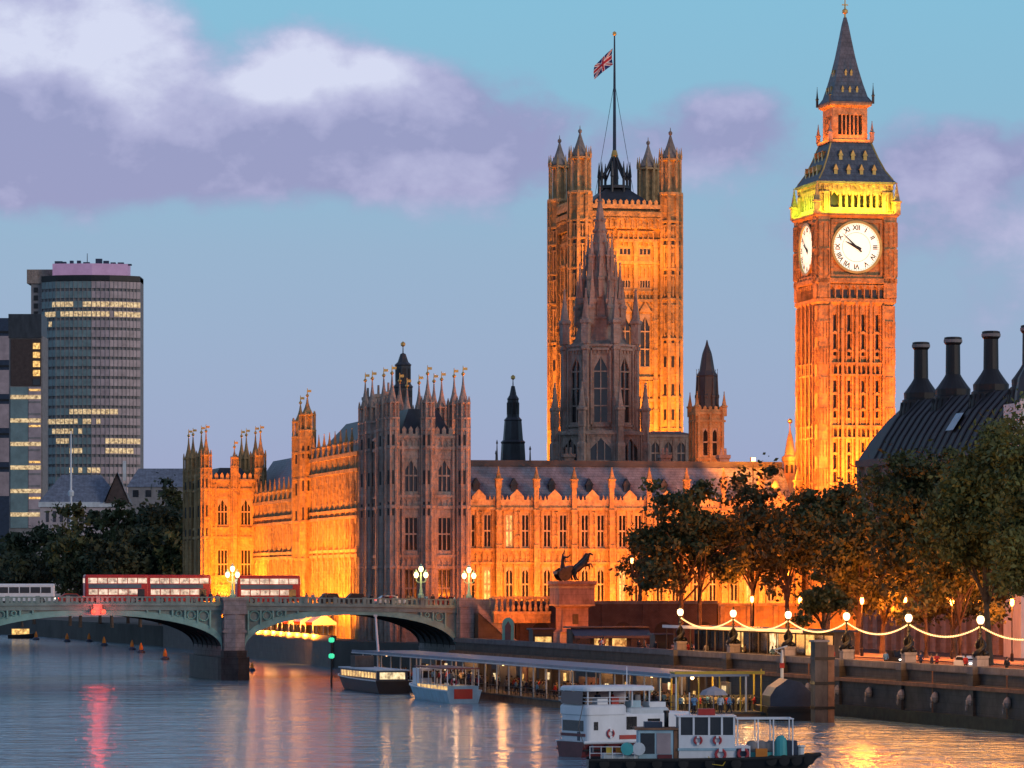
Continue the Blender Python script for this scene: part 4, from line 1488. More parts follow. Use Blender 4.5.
wfloods(VT, [(10, -26, 22, 10, 0, 60, (1, 0, 0), 22, 1.5, 82000, A), (-22, 10, 22, 0, 10, 60, (0, 1, 0), 22, 1.5, 80000, A),
             (10, -8, zv(268), 10, 0, zv(225), (1, 0, 0), 16, .5, 5200, A)])
wfloods(STW, [(2.6, -7, 21.5, 2.6, 0, zz(430), (1, 0, 0), 4, .4, 700, O)])
wfloods(RT, [(0, -4, 18.2, 0, 0, 22, (1, 0, 0), 2, .4, 1200, O)])
# ------------------------------------------------------------------ far left: office towers, gabled house
def tower_block():
    Y = 1900
    p = at(39.5, YH, Y)
    t = thing('office_tower', 'tall curved glass office tower with two lit floors near its pink rooftop', 'office tower', (p.x, Y, 4.6), 0)
    z = lambda q: zpx(q, Y) - 4.6
    px = lambda q: (q - 42) / F * Y
    # plan: two gently bent glass faces
    plan = [(px(42), 9.0), (px(58), 2.4), (px(76), .5), (px(94), 0), (px(112), 1.2), (px(128), 4.0), (px(141), 8.5)]
    back = [(px(141), 26), (px(42), 26)]
    MB().slab([(x + .0, y + .35) for x, y in plan] + back, 0, z(276)).build('wall', 'concrete', t)
    nf = 22
    top, bot = z(281), z(496)
    fh = (top - bot) / nf

    def strip(b, a, c, z0, z1, out=.25, inset=.0):
        (x0, y0), (x1, y1) = a, c
        d = Vector((x1 - x0, y1 - y0, 0))
        n = Vector((d.y, -d.x, 0)).normalized()
        q = [Vector((x0, y0, 0)) + d * inset, Vector((x1, y1, 0)) - d * inset]
        vs = []
        for zz_ in (z0, z1):
            for e in q:
                vs.append((e.x, e.y, zz_))
            for e in q[::-1]:
                w = e + n * out
                vs.append((w.x, w.y, zz_))
        b.add(vs, [(0, 1, 2, 3), (7, 6, 5, 4), (3, 2, 6, 7), (0, 3, 7, 4), (1, 5, 6, 2), (1, 0, 4, 5)])
    for k in range(nf):
        z0 = bot + fh * k
        b1, b2 = MB(), MB()
        for i in range(3):
            strip(b1, plan[i], plan[i + 1], z0 + fh * .28, z0 + fh * .98)
        for i in range(3, 6):
            strip(b2, plan[i], plan[i + 1], z0 + fh * .28, z0 + fh * .98)
        b1.build('window', 'teal_glass', t)
        b2.build('window', 'pink_glass', t)
    rnd = random.Random(3)
    # lit offices: floor from the top, fraction of the face
    lit = {2: (.12, .97), 3: (.0, 1.0), 13: (.28, .72), 14: (.0, .58), 15: (.12, .42), 16: (.15, .28), 17: (.28, .4), 19: (.26, .55), 4: (.05, .15)}
    right = {16: (.6, .98), 17: (.62, .9)}
    for src in (lit, right):
        for fl, (f0, f1) in src.items():
            z0 = top - fh * (fl + 1)
            for i in range(6):
                for s in range(4):
                    f = (i + s / 4) / 6
                    if not (f0 <= f < f1) or rnd.random() < .13:
                        continue
                    (x0, y0), (x1, y1) = plan[i], plan[i + 1]
                    a = (x0 + (x1 - x0) * (s + .08) / 4, y0 + (y1 - y0) * (s + .08) / 4)
                    c = (x0 + (x1 - x0) * (s + .92) / 4, y0 + (y1 - y0) * (s + .92) / 4)
                    b = MB()
                    strip(b, a, c, z0 + fh * .38, z0 + fh * .9, .4)
                    b.build('lit_window', 'office_lit', t)
    mu = MB()
    for i in range(6):
        for s in range(4):
            (x0, y0), (x1, y1) = plan[i], plan[i + 1]
            x, y = x0 + (x1 - x0) * s / 4, y0 + (y1 - y0) * s / 4
            mu.box(x - .15, x + .15, y - .42, y + .3, bot, top)
    mu.build('mullion_frame', 'concrete', t)
    MB().slab([(x, y - .6) for x, y in plan] + back, top + .2, z(275)).build('roof_band', 'black', t)
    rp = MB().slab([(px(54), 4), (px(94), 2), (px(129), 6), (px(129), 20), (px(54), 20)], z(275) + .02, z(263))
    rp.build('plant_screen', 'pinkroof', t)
    r = MB()
    for k in range(11):
        x = px(54 + 7 * k + rnd.random() * 4)
        r.box(x, x + 1.6 + rnd.random() * 2, 8, 11, z(264), z(264) + .6 + rnd.random() * 2.6)
    r.lathe([(.25, z(264)), (.15, z(252))], 5, px(88), 8)
    r.build('roof_plant', 'navy', t)
    # service core at the side
    MB().box(px(31), px(42) - .1, 10, 24, 0, z(274)).build('service_core', 'concrete', t)
    MB().box(px(27), px(54), 9, 25, z(282), z(268)).build('core_cap', 'stone_dark', t)
    for k in range(4):
        MB().box(px(34), px(38), 9.7, 10.2, z(291 + 8 * k), z(286 + 8 * k)).build('core_window', 'black', t)
    return t


tower_block()


def lit_block():
    Y = 1700
    p = at(9, YH, Y)
    t = thing('office_block', 'narrow dark topped office block with stacked yellow lit floors', 'office block', (p.x, Y, 4.6), 0)
    z = lambda q: zpx(q, Y) - 4.6
    px = lambda q: (q - 9) / F * Y
    MB().box(0, px(42.5), .4, 20, 0, z(336)).build('wall', 'concrete', t)
    MB().box(px(8.5), px(41.5), -.4, 20, z(338), z(314)).build('roof_box', 'lead', t)
    MB().box(px(10.5), px(41), 0, .3, z(386), z(339)).build('brick_panel', 'brick', t)
    for k in range(5):
        b = MB().box(px(33), px(40), -.2, .1, z(343 + 9 * k + 6), z(343 + 9 * k))
        b.build('lit_window', 'lit_glass' if k < 4 else 'glass', t)
    MB().box(px(10.5), px(28), -.1, .3, z(528), z(387)).build('window', 'teal_glass', t)
    MB().box(px(28.5), px(41), -.15, .3, z(528), z(387)).build('stair_glazing', 'pink_glass', t)
    for k in range(6):
        q = 395 + 23.5 * k
        MB().box(px(10.5), px(41), -.35, -.16, z(q + 4), z(q)).build('lit_window', 'office_lit', t)
    for k in range(11):
        q = 389 + 12 * k
        MB().box(px(29), px(40.5), -.3, -.16, z(q + 2), z(q)).build('floor_edge', 'lit_glass' if k % 3 == 0 else 'concrete', t)
    return t


lit_block()
t = thing('office_slab', 'pale lilac office slab at the very edge behind the lit block', 'office slab', at(-9, YH, 1750).xy.to_3d() + Vector((0, 0, 4.6)), 0)
zt = lambda q: zpx(q, 1750) - 4.6
MB().box(0, 8.0, 0, 20, 0, zt(318)).build('wall', 'navy', t)
for k in range(5):
    MB().box(-.2, 8.2, -.5, 20.2, zt(333 + k * 34), zt(331 + k * 34)).build('floor_band', 'black', t)
for k in range(5):
    MB().box(.4, 7.7, -.2, .1, zt(360 + k * 34), zt(336 + k * 34)).build('window', 'pink_glass', t)

HY = 1150
h0 = at(40, YH, HY)
t = thing('gabled_house', 'grey slate roofed house with a pink wall and a gable above the dark trees', 'house', (h0.x, HY, 4.6), 4)
z = lambda q: zpx(q, HY) - 4.6
px = lambda q: (q - 40) / F * HY
MB().box(0, px(124), 0, 16, 0, z(507)).build('wall', 'pale_wall', t)
MB().box(-.4, px(120), -.6, 16, z(507), z(502)).build('cornice', 'white_dull', t)
hip_roof(-.4, px(122), -.4, 16.4, z(502), z(474), 6.2, 7.5).build('roof', 'slate', t)
g = MB().prism([(px(105), z(503)), (px(129), z(503)), (px(117), z(473))], -1.0, 8)
g.build('gable', 'brick', t)
MB().add([(px(103), -1.6, z(503)), (px(117), -1.6, z(472)), (px(117), 9, z(472)), (px(103), 9, z(503))], [(0, 1, 2, 3)]).add([(px(131), -1.6, z(503)), (px(117), -1.6, z(472)), (px(117), 9, z(472)), (px(131), 9, z(503))], [(3, 2, 1, 0)]).build('gable_roof', 'slate', t)
MB().box(px(122), px(125), 6, 8, z(480), z(460)).build('chimney', 'white_dull', t)
for k in range(8):
    MB().box(px(46 + k * 7), px(49 + k * 7), -.12, .1, z(522), z(511)).build('window', 'glass', t)
t = thing('mansion_block', 'low grey roofed block behind the gabled house and the trees', 'house', at(128, YH, 1230).xy.to_3d() + Vector((0, 0, 4.6)), 0)
z = lambda q: zpx(q, 1230) - 4.6
MB().box(0, 24, 0, 14, 0, z(487)).build('wall', 'concrete', t)
hip_roof(-.4, 24.4, -.4, 14.4, z(487), z(468), 3, 6).build('roof', 'slate', t)
for k in range(6):
    MB().box(1.5 + k * 3.8, 3.2 + k * 3.8, -.12, .1, z(497), z(490)).build('window', 'glass', t)
t = thing('white_mast', 'thin white mast standing before the gabled slate roofed house', 'mast', at(71, YH, 1120).xy.to_3d() + Vector((0, 0, 4.6)), 0)
z = lambda q: zpx(q, 1120) - 4.6
MB().lathe([(.35, 0), (.3, z(480)), (.16, z(431))], 8).build('pole', 'white', t)
MB().lathe([(.8, z(496)), (.9, z(492)), (.5, z(490))], 8).build('bracket', 'white_dull', t)
MB().lathe([(.12, z(431)), (.35, z(430)), (.1, z(428))], 8).build('cap', 'gold', t)

# ------------------------------------------------------------------ black roofed office building with chimneys (right)
PB = -math.degrees(math.atan(EMB))
pb0 = at(862, YH, 622)
ANG = math.degrees(math.atan2(-1, EMB))     # the river face runs towards the camera, down the embankment line
PH = thing('chimney_building', 'dark office building with a steep black roof and tall round chimneys behind the trees', 'office building', (pb0.x, 622, 4.6), ANG + 0.0)
# local frame: x runs along the river face towards the camera, y goes inland (away from the river)
zp = lambda q: zpx(q, 622) - 4.6
PL, PD = 82.0, 34.0
ze, zr = zp(462), zp(403)
b = MB()
w = MB(TR(0, 0, 0, 0))
nb = 20
ops = [(PL * k / nb + .9, PL * (k + 1) / nb - .9, 5.5 + 4.4 * j, 8.9 + 4.4 * j) for k in range(nb) for j in range(5)]
w.wall(PL, 0, ze, ops, .7)
ribs(w, [PL * k / nb for k in range(nb + 1)], 0, ze, .8, .7)
b.v, b.f = w.v, w.f
b.add([(0, 0, 0), (0, PD, 0), (0, PD, ze), (0, 0, ze), (PL, 0, 0), (PL, PD, 0), (PL, PD, ze), (PL, 0, ze)], [(0, 3, 2, 1), (4, 5, 6, 7), (1, 5, 6, 2)])
b.build('wall', 'stone_dark', PH)
for k in range(nb):
    for j in range(5):
        put_window(PH, FRONT, PL * (k + .5) / nb, 5.5 + 4.4 * j, PL / nb - 1.8, 3.4, 2, 0, 0, 'black_metal', lit=((k * 7 + j * 3) % 5 == 0 and j < 2))
for k in range(10):
    MB(TR(0, PD, 0, -90)).box(PD * k / 10 + .3, PD * k / 10 + 1.1, -.6, 0, ze - 9, ze - .5).build('pier', 'concrete', PH)
roof = MB()
prof = [(0, 0), (1.7, 3.2), (3.7, 6.2), (6.2, zr - ze)]
for i in range(3):
    (d0, h0_), (d1, h1) = prof[i], prof[i + 1]
    e0, e1 = d0 * .95, d1 * .95
    roof.add([(-.6 + e0, -.6 + d0, ze + h0_), (PL, -.6 + d0, ze + h0_), (PL, -.6 + d1, ze + h1), (-.6 + e1, -.6 + d1, ze + h1)], [(0, 1, 2, 3)])
    roof.add([(-.6 + e0, -.6 + d0, ze + h0_), (-.6 + e1, -.6 + d1, ze + h1), (-.6 + e1, PD - d1, ze + h1), (-.6 + e0, PD - d0, ze + h0_)], [(0, 1, 2, 3)])
roof.add([(-.6 + 5.9, 5.6, zr), (PL, 5.6, zr), (PL, PD - 6, zr), (-.6 + 5.9, PD - 6, zr)], [(0, 1, 2, 3)])
roof.add([(PL, -.6 + d, ze + h_) for d, h_ in prof] + [(PL, PD - d, ze + h_) for d, h_ in prof[::-1]], [tuple(range(8))])
for i in range(3):
    (d0, h0_), (d1, h1) = prof[i], prof[i + 1]
    roof.add([(-.6 + d0 * .95, PD - d0, ze + h0_), (PL, PD - d0, ze + h0_), (PL, PD - d1, ze + h1), (-.6 + d1 * .95, PD - d1, ze + h1)], [(3, 2, 1, 0)])
roof.build('roof', 'black_bronze', PH)
sm = MB()
for k in range(26):                                          # standing ribs down the slope
    x = 7 + k * 2.8
    sm.tube([(x, -.62, ze + .1), (x, 1.05, ze + 3.3), (x, 3.05, ze + 6.3), (x, 5.6, zr + .1)], .16, 4)
for k in range(5):
    y = 7.5 + k * 4.2
    sm.tube([(-.62, y, ze + .1), (1.0, y + .2, ze + 3.3), (2.9, y + .4, ze + 6.3), (5.3, y + .6, zr + .1)], .16, 4)
sm.build('roof_ribs', 'lead', PH)
sk = MB().add([(33, 1.15, ze + 3.5), (36, 1.15, ze + 3.5), (36, 2.8, ze + 6.0), (33, 2.8, ze + 6.0)], [(0, 1, 2, 3)])
sk.v = [(x, y - .25, z + .1) for x, y, z in sk.v]
sk.build('skylight', 'cyan', PH)  # pale blue paint imitates the sky reflected in the pane
MB().box(-.8, PL, -.8, -.55, ze - .8, ze + .25).box(-.8, -.55, -.55, PD, ze - .8, ze + .25).build('gutter', 'lead', PH)


def chimney_mesh():
    b = MB().lathe([(3.3, -2.6), (3.1, -.6), (2.85, .2), (2.85, .6), (2.55, .8), (2.6, 1.7), (2.2, 2.2), (1.5, 3.2), (1.25, 3.6), (1.1, 3.9), (1.05, 8.2), (1.3, 8.5), (1.3, 9.3), (1.0, 9.4)], 20)
    for k in range(20):
        a = 2 * math.pi * k / 20
        b.tube([(3.3 * math.cos(a), 3.3 * math.sin(a), -2.3), (2.95 * math.cos(a), 2.95 * math.sin(a), .3)], .1, 4)
    return b


cap = me_of('chimney_cap', lambda: MB().lathe([(1.38, 8.6), (1.38, 9.0), (1.2, 9.05)], 20), 'concrete')
for px_, yt in ((921, 342), (953, 337), (991, 331), (1030, 325), (1072, 318)):
    # distance along the face where its column of the picture meets a line 7 m behind the eave
    k = (px_ - 512) / F
    dr = Vector((math.cos(R(ANG)), math.sin(R(ANG))))
    inn = Vector((-dr.y, dr.x))
    o0 = Vector((PH.location.x, PH.location.y)) + inn * 6.8
    s = (k * o0.y - o0.x) / (dr.x - k * dr.y)
    Yc = o0.y + dr.y * s
    zt_ = zpx(yt, Yc) - 4.6
    c = inst('chimney', me_of('chimney_stack', chimney_mesh, 'black_bronze'), PH, TR(s, 6.8, zt_ - 9.4))
    inst('chimney_cap', cap, c)

# pale stone gable with a dormer window in front of the black roof, at the picture's edge
gy = 545
t = thing('stone_gable_house', 'pink and white stone house with a dark domed roof beside the black chimneys', 'house', at(1021, YH, gy).xy.to_3d() + Vector((0, 0, 4.6)), 8)
z = lambda q: zpx(q, gy) - 4.6
w = MB()
w.wall(7, 0, z(402), [(1.0, 2.0, z(417), z(407)), (3.4, 4.4, z(417), z(407))], .4)
courses(w, 7, [(z(419), .4), (z(404), .4)], .2)
w.add([(0, 0, 0), (0, 9, 0), (0, 9, z(402)), (0, 0, z(402)), (7, 0, 0), (7, 9, 0), (7, 9, z(402)), (7, 0, z(402))], [(0, 3, 2, 1), (4, 5, 6, 7), (1, 5, 6, 2), (0 + 3, 7, 6, 2)])
w.build('wall', 'white_dull', t)
for u in (1.5, 3.9):
    put_window(t, FRONT, u, z(417), 1.0, z(407) - z(417), 2, 1, 0, 'white_dull')
MB().prism([(0, z(402)), (7, z(402)), (7, z(398)), (3.5, z(383)), (0, z(398))], 0, .6).build('gable', 'pale_wall', t)
MB().lathe([(2.7, z(402)), (2.6, z(392)), (2.2, z(376)), (1.2, z(362)), (.4, z(355)), (.2, z(348))], 14, 3.2, 5.0).build('roof', 'lead', t)


# ------------------------------------------------------------------ bridge
BA = 14.0
bx0 = at(222, YH, 615)
BR = thing('river_bridge', 'pale green iron arch bridge on a stone pier crossing the river', 'bridge', (bx0.x, 615, 0), BA)
BWD = 26.0
# local x along the bridge; the pier spans x 0..3.45
PWD = 3.5
SP1, SP2 = -38.4, 32.6


def crown(x):                                                # the roadway rises gently to mid river
    return 11.45 - 0.00016 * (x + 20) ** 2


def rail_z(x):
    return crown(x) + 1.05


def arch_z(x, xa, xb, zs, zcr):
    t = (2 * (x - xa) / (xb - xa) - 1)
    return zs + (zcr - zs) * math.sqrt(max(0.0, 1 - t * t)) ** 0.92


spans = [(SP1, -.0, 4.6, 9.75), (PWD, PWD + SP2, 4.6, 9.75), (SP1 - PWD - 40, SP1 - PWD, 4.6, 9.6)]
deck = MB()
N = 60
xs = [-82 + (PWD + SP2 + 6 + 82) * i / N for i in range(N + 1)]
for i in range(N):
    a, c = xs[i], xs[i + 1]
    za, zb_ = crown(a), crown(c)
    deck.add([(a, 0.35, za - .8), (c, .35, zb_ - .8), (c, BWD - .35, zb_ - .8), (a, BWD - .35, za - .8), (a, .35, za), (c, .35, zb_), (c, BWD - .35, zb_), (a, BWD - .35, za)],
             [(0, 3, 2, 1), (4, 5, 6, 7), (0, 1, 5, 4), (2, 3, 7, 6)])
deck.build('deck', 'asphalt', BR)
for side, y in (('near', 0.0), ('far', BWD)):
    f = MB()
    pr = MB()
    s = -1 if side == 'near' else 1
    for i in range(N):
        a, c = xs[i], xs[i + 1]
        za, zb_ = crown(a), crown(c)

        def strip(b, z0, z1, out, th=.3):
            ya, yb = sorted((y + s * out, y + s * out - s * th))
            b.add([(a, ya, za + z0), (c, ya, zb_ + z0), (c, yb, zb_ + z0), (a, yb, za + z0), (a, ya, za + z1), (c, ya, zb_ + z1), (c, yb, zb_ + z1), (a, yb, za + z1)],
                  [(0, 3, 2, 1), (4, 5, 6, 7), (0, 1, 5, 4), (2, 3, 7, 6)])
        strip(f, -.95, -.25, .12)
        strip(f, -.25, .02, .42, .7)
        strip(pr, .02, .2, .18)
        strip(pr, .92, 1.1, .2, .36)
    f.build('cornice', 'bridge_grey', BR)
    n = int((xs[-1] - xs[0]) / .75)
    for k in range(n):
        x = xs[0] + .75 * k
        pr.box(x, x + .34, min(y - s * .1, y + s * .12), max(y - s * .1, y + s * .12), crown(x) + .2, crown(x) + .93)
    for k in range(int(n / 6)):
        x = xs[0] + 4.5 * k
        pr.box(x, x + .6, min(y - s * .15, y + s * .22), max(y - s * .15, y + s * .22), crown(x) + .02, crown(x) + 1.2)
    pr.build('parapet', 'bridge_grey', BR)
for (xa, xb, zs, zcr) in spans:
    ns = 36
    xx = [xa + (xb - xa) * (0.5 - .5 * math.cos(math.pi * i / ns)) for i in range(ns + 1)]
    for j in range(7):
        y0 = .05 + (BWD - .5) * j / 6
        r = MB()
        for i in range(ns):
            a, c = xx[i], xx[i + 1]
            ta, tb = 1.0 + .55 * abs(2 * (a - xa) / (xb - xa) - 1), 1.0 + .55 * abs(2 * (c - xa) / (xb - xa) - 1)
            q = [(a, arch_z(a, xa, xb, zs, zcr)), (c, arch_z(c, xa, xb, zs, zcr))]
            w_ = .42 if j in (0, 6) else .35
            r.add([(a, y0, q[0][1]), (c, y0, q[1][1]), (c, y0 + w_, q[1][1]), (a, y0 + w_, q[0][1]), (a, y0, q[0][1] + ta * .75), (c, y0, q[1][1] + tb * .75), (c, y0 + w_, q[1][1] + tb * .75), (a, y0 + w_, q[0][1] + ta * .75)],
                  [(0, 3, 2, 1), (4, 5, 6, 7), (0, 1, 5, 4), (2, 3, 7, 6)])
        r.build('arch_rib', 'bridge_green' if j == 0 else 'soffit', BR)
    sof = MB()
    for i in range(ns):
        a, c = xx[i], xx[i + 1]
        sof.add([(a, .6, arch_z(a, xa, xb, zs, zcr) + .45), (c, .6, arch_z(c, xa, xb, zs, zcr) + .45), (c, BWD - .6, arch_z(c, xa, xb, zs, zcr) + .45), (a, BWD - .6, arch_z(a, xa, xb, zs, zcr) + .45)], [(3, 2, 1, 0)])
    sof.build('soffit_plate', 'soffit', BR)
    # spandrel: uprights, quatrefoil rings and panels between arch and cornice
    spn = MB()
    back = MB()
    k = 0
    x = xa + .5
    while x < xb - .4:
        za = arch_z(x, xa, xb, zs, zcr) + .8
        zt_ = crown(x) - .95
        if zt_ - za > .35:
            spn.box(x - .12, x + .12, -.12, .25, za, zt_)
            x2 = x + 1.9
            if x2 < xb - .3:
                zb_ = max(arch_z(x2, xa, xb, zs, zcr) + .8, za) if x < (xa + xb) / 2 else max(za, arch_z(x2, xa, xb, zs, zcr) + .8)
                rr = min(.75, (zt_ - max(za, arch_z(x2, xa, xb, zs, zcr) + .8)) / 2 - .05)
                if rr > .3:
                    cxm, czm = (x + x2) / 2, zt_ - rr - .08
                    pts = [(cxm + rr * math.cos(t_), 0, czm + rr * math.sin(t_)) for t_ in [2 * math.pi * q / 14 for q in range(15)]]
                    spn.tube(pts, .11, 4)
                    czm2 = czm - 2 * rr - .1
                    if czm2 - rr > max(za, arch_z(x2, xa, xb, zs, zcr) + .7):
                        spn.tube([(p[0], 0, p[2] - 2 * rr - .1) for p in pts], .11, 4)
        x += 1.9
    for i in range(ns):
        a, c = xx[i], xx[i + 1]
        back.add([(a, .3, arch_z(a, xa, xb, zs, zcr) + .6), (c, .3, arch_z(c, xa, xb, zs, zcr) + .6), (c, .3, crown(c) - .9), (a, .3, crown(a) - .9)], [(0, 1, 2, 3)])
    spn.build('spandrel_tracery', 'bridge_green', BR)
    back.build('spandrel_plate', 'bridge_grey', BR)
for x0 in (0.0, SP1 - PWD):
    pier = MB()
    pier.box(x0 + .05, x0 + PWD - .05, .3, BWD - .3, -1, 9.2)
    pier.box(x0 + .2, x0 + PWD - .2, -1.1, .31, 4.4, 9.9)
    pier.slab([(x0 + .3, -1.1), (x0 + PWD / 2, -1.75), (x0 + PWD - .3, -1.1)], 4.45, 9.9)
    pier.box(x0 - .1, x0 + PWD + .1, -1.7, .2, 9.9, 10.5).box(x0 + .05, x0 + PWD - .05, -1.5, .15, 10.5, 11.9).box(x0 - .1, x0 + PWD + .1, -1.65, .2, 11.9, 12.35)
    pier.box(x0 - .05, x0 + PWD + .05, -1.3, .25, 7.1, 7.5)
    pier.build('pier', 'granite', BR)
    cw = MB()
    cw.slab([(x0 - .6, .1), (x0 - .4, -1.6), (x0 + PWD / 2, -4.0), (x0 + PWD + .4, -1.6), (x0 + PWD + .6, .1), (x0 + PWD + .6, BWD), (x0 - .6, BWD)], -1.5, 3.4)
    cw.slab([(x0 - .2, .1), (x0 - .0, -1.4), (x0 + PWD / 2, -3.0), (x0 + PWD, -1.4), (x0 + PWD + .2, .1)], 3.4, 4.42)
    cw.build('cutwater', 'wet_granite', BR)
# abutment with the stair down to the pier
abx = PWD + SP2
ab = MB()
ab.box(abx, abx + 9, -.6, BWD, -1, 9.4)
ab.box(abx + .3, abx + 2.4, -1.4, -.59, -1, 10.9).box(abx + 5.2, abx + 7.2, -1.4, -.59, -1, 10.9)
ab.box(abx + .1, abx + 2.6, -1.6, -.4, 10.9, 12.3).box(abx + 5.0, abx + 7.4, -1.6, -.4, 10.9, 12.3)
ab.box(abx, abx + 9, -.75, -.3, 9.4, 12.1)
ab.build('abutment', 'granite', BR)
st = MB()
for k in range(22):
    st.box(abx + 2.5 + k * .34, abx + 2.5 + (k + 1) * .34, -3.9, -1.65, 2.2, 10.0 - k * .3)
st.build('stair', 'wet_granite', BR)
sb = MB().prism([(abx + 2.4, 10.2), (abx + 2.4, 11.3), (abx + 10.3, 4.2), (abx + 10.3, 3.1)], -4.2, -3.92)
sb.build('stair_parapet', 'granite', BR)
# street beyond the bridge on the bank
stx = BR.location + Vector((math.cos(R(BA)), math.sin(R(BA)), 0)) * (abx + 8.9)


def brp(x, y, z=0):
    """a point on the bridge: x along it, y across it"""
    c, s = math.cos(R(BA)), math.sin(R(BA))
    return Vector((BR.location.x + x * c - y * s, BR.location.y + x * s + y * c, z))


q = [brp(abx + 8.9, -.3), brp(abx + 130, -.3), brp(abx + 130, BWD + 16), brp(abx + 8.9, BWD + 16)]
struct('bridge_street', MB().slab([(p.x, p.y) for p in q], 2, 10.9), 'asphalt')


def bridge_lamp_proto():
    t = thing('bridge_lamp', 'lamp', 'street lamp')
    MB().lathe([(.45, 0), (.45, .5), (.3, .6), (.22, 1.2), (.16, 1.4), (.12, 3.2), (.2, 3.3), (.1, 3.5), (.08, 4.1)], 8).build('post', 'bridge_green', t)
    for k, (x, z) in enumerate(((-.75, 3.05), (.75, 3.05), (0, 3.95))):
        if x:
            MB().tube([(0, 0, 2.4), (x * .6, 0, 2.35), (x, 0, 2.6), (x, 0, 3.0)], .06, 5).build('arm', 'bridge_green', t)
        l = MB().lathe([(.2, 0), (.36, .35), (.36, .55), (.2, .8)], 8).build('lantern', 'lantern', t)
        l.location = (x, 0, z)
        c = MB().lathe([(.4, .8), (.15, 1.0), (.05, 1.25)], 8).build('lantern_cap', 'bridge_green', l)
    return t


bl = bridge_lamp_proto()
spots = []
for i, px_ in enumerate((232.5, 421, 469)):
    kk = (px_ - 512) / F
    o0, d0 = brp(0, -.5), Vector((math.cos(R(BA)), math.sin(R(BA)), 0))
    s = (kk * o0.y - o0.x) / (d0.x - kk * d0.y)
    spots.append((s, ('three lantern green lamp standing over the stone bridge pier', 'glowing three lantern lamp on the bridge before the dusky turreted pavilion',
                      'three lantern lamp at the shore end of the bridge, before the orange wing')[i]))
for i, (s, lb) in enumerate(spots):
    p = brp(s, -.5, rail_z(s) + (.2 if i else -.1))
    o = bl if i == 0 else dup(bl)
    o.location = p
    o.rotation_euler = (0, 0, R(BA))
    tag(o, lb, 'street lamp', 'lamps along the bridge')
    bulb(p + Vector((-.3, -1.2, 3.6)), 700, (1, .5, .14), 1.0)
# signal lamps under the crown of the arch
for i, dx_ in enumerate((-.75, .75)):
    xm = SP1 / 2 + dx_ + .4
    p = brp(xm, -.55, crown(xm) - 1.15)
    t = thing('signal_lamp', ('red round signal lamp hung over the arch crown, the one nearer the far shore trees', 'red round signal lamp hung over the arch crown, the one nearer the stone pier')[i], 'signal lamp', p, BA, 'signal lamps over the arch')
    MB().lathe([(.32, 0), (.38, .05), (.38, .6), (.32, .65)], 12).build('housing', 'black', t).rotation_euler = (R(90), 0, 0)
    MB(Matrix.Translation((0, -.66, 0)) @ Matrix.Rotation(R(90), 4, 'X')).lathe([(.36, 0), (.3, .12), (.1, .2)], 12).build('lens', 'red_lamp', t)
    MB().box(-.06, .06, -.1, .1, .3, 1.0).build('bracket', 'black_metal', t)
p = brp(SP1 / 2 + .4, -1.6, crown(-19) - 1.2)
bulb(p, 900, (1, .06, .04), .9)


# ------------------------------------------------------------------ river walls, terrace
EW = thing('river_wall', 'long dark granite river wall with a rounded coping under the string of lights', 'river wall')
wl, cp, lg, wd = MB(), MB(), MB(), MB()
ys = [624 - 6 * i for i in range(0, 52)]
for i in range(len(ys) - 1):
    a, c = ys[i], ys[i + 1]
    for b, x0, x1, z0, z1 in ((wl, -.5, .9, -1.5, 4.4), (wl, 0, .75, 4.4, 5.55), (cp, -.3, 1.0, 5.55, 6.25), (lg, -.95, -.49, 3.9, 4.3), (wd, -1.0, -.48, -1.5, 1.3)):
        b.add([(emb_x(a, x0), a, z0), (emb_x(c, x0), c, z0), (emb_x(c, x1), c, z0), (emb_x(a, x1), a, z0), (emb_x(a, x0), a, z1), (emb_x(c, x0), c, z1), (emb_x(c, x1), c, z1), (emb_x(a, x1), a, z1)],
              [(0, 1, 2, 3), (7, 6, 5, 4), (4, 5, 1, 0), (5, 6, 2, 1), (6, 7, 3, 2), (7, 4, 0, 3)])
for Y in (512.7, 491.9, 472.0, 452.6, 433.6, 413.5, 393.5):
    wl.m = Matrix.Translation((emb_x(Y), Y, 0)) @ Matrix.Rotation(R(14.8), 4, 'Z')
    wl.box(-.8, .2, -.75, .75, -1.5, 5.5)
    cp.m = wl.m
    cp.box(-.85, 1.1, -.8, .8, 5.5, 6.27)
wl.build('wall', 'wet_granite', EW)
for Y in (462, 424, 404):
    ld = MB(Matrix.Translation((emb_x(Y, -.62), Y, 0)))
    for s_ in (-.25, .25):
        ld.tube([(-.1, s_, .3), (-.1, s_, 5.6)], .05, 4)
    for k in range(14):
        ld.tube([(-.1, -.25, .5 + .37 * k), (-.1, .25, .5 + .37 * k)], .035, 4)
    ld.build('ladder', 'rust', EW)
cp.build('coping', 'dark_coping', EW)
lg.build('ledge', 'rust', EW)
wd.build('weedy_footing', 'weed', EW)
lion = me_of('mooring_head', lambda: MB(Matrix.Rotation(R(-90), 4, 'Y')).lathe([(.1, -.2), (.55, 0), (.62, .25), (.4, .5), (.2, .62)], 10), 'granite')
ringm = me_of('mooring_ring', lambda: MB().tube([(.05, .5 * math.sin(2 * math.pi * k / 14), -.55 + .5 * math.cos(2 * math.pi * k / 14)) for k in range(15)], .07, 5), 'concrete')
for k in range(10):
    Y = 462 - 9.7 * k
    m = Matrix.Translation((emb_x(Y, -.5), Y, 2.9))
    o = inst('mooring_head', lion, EW, m)
    inst('mooring_ring', ringm, o, TR(-.7, 0, 0))

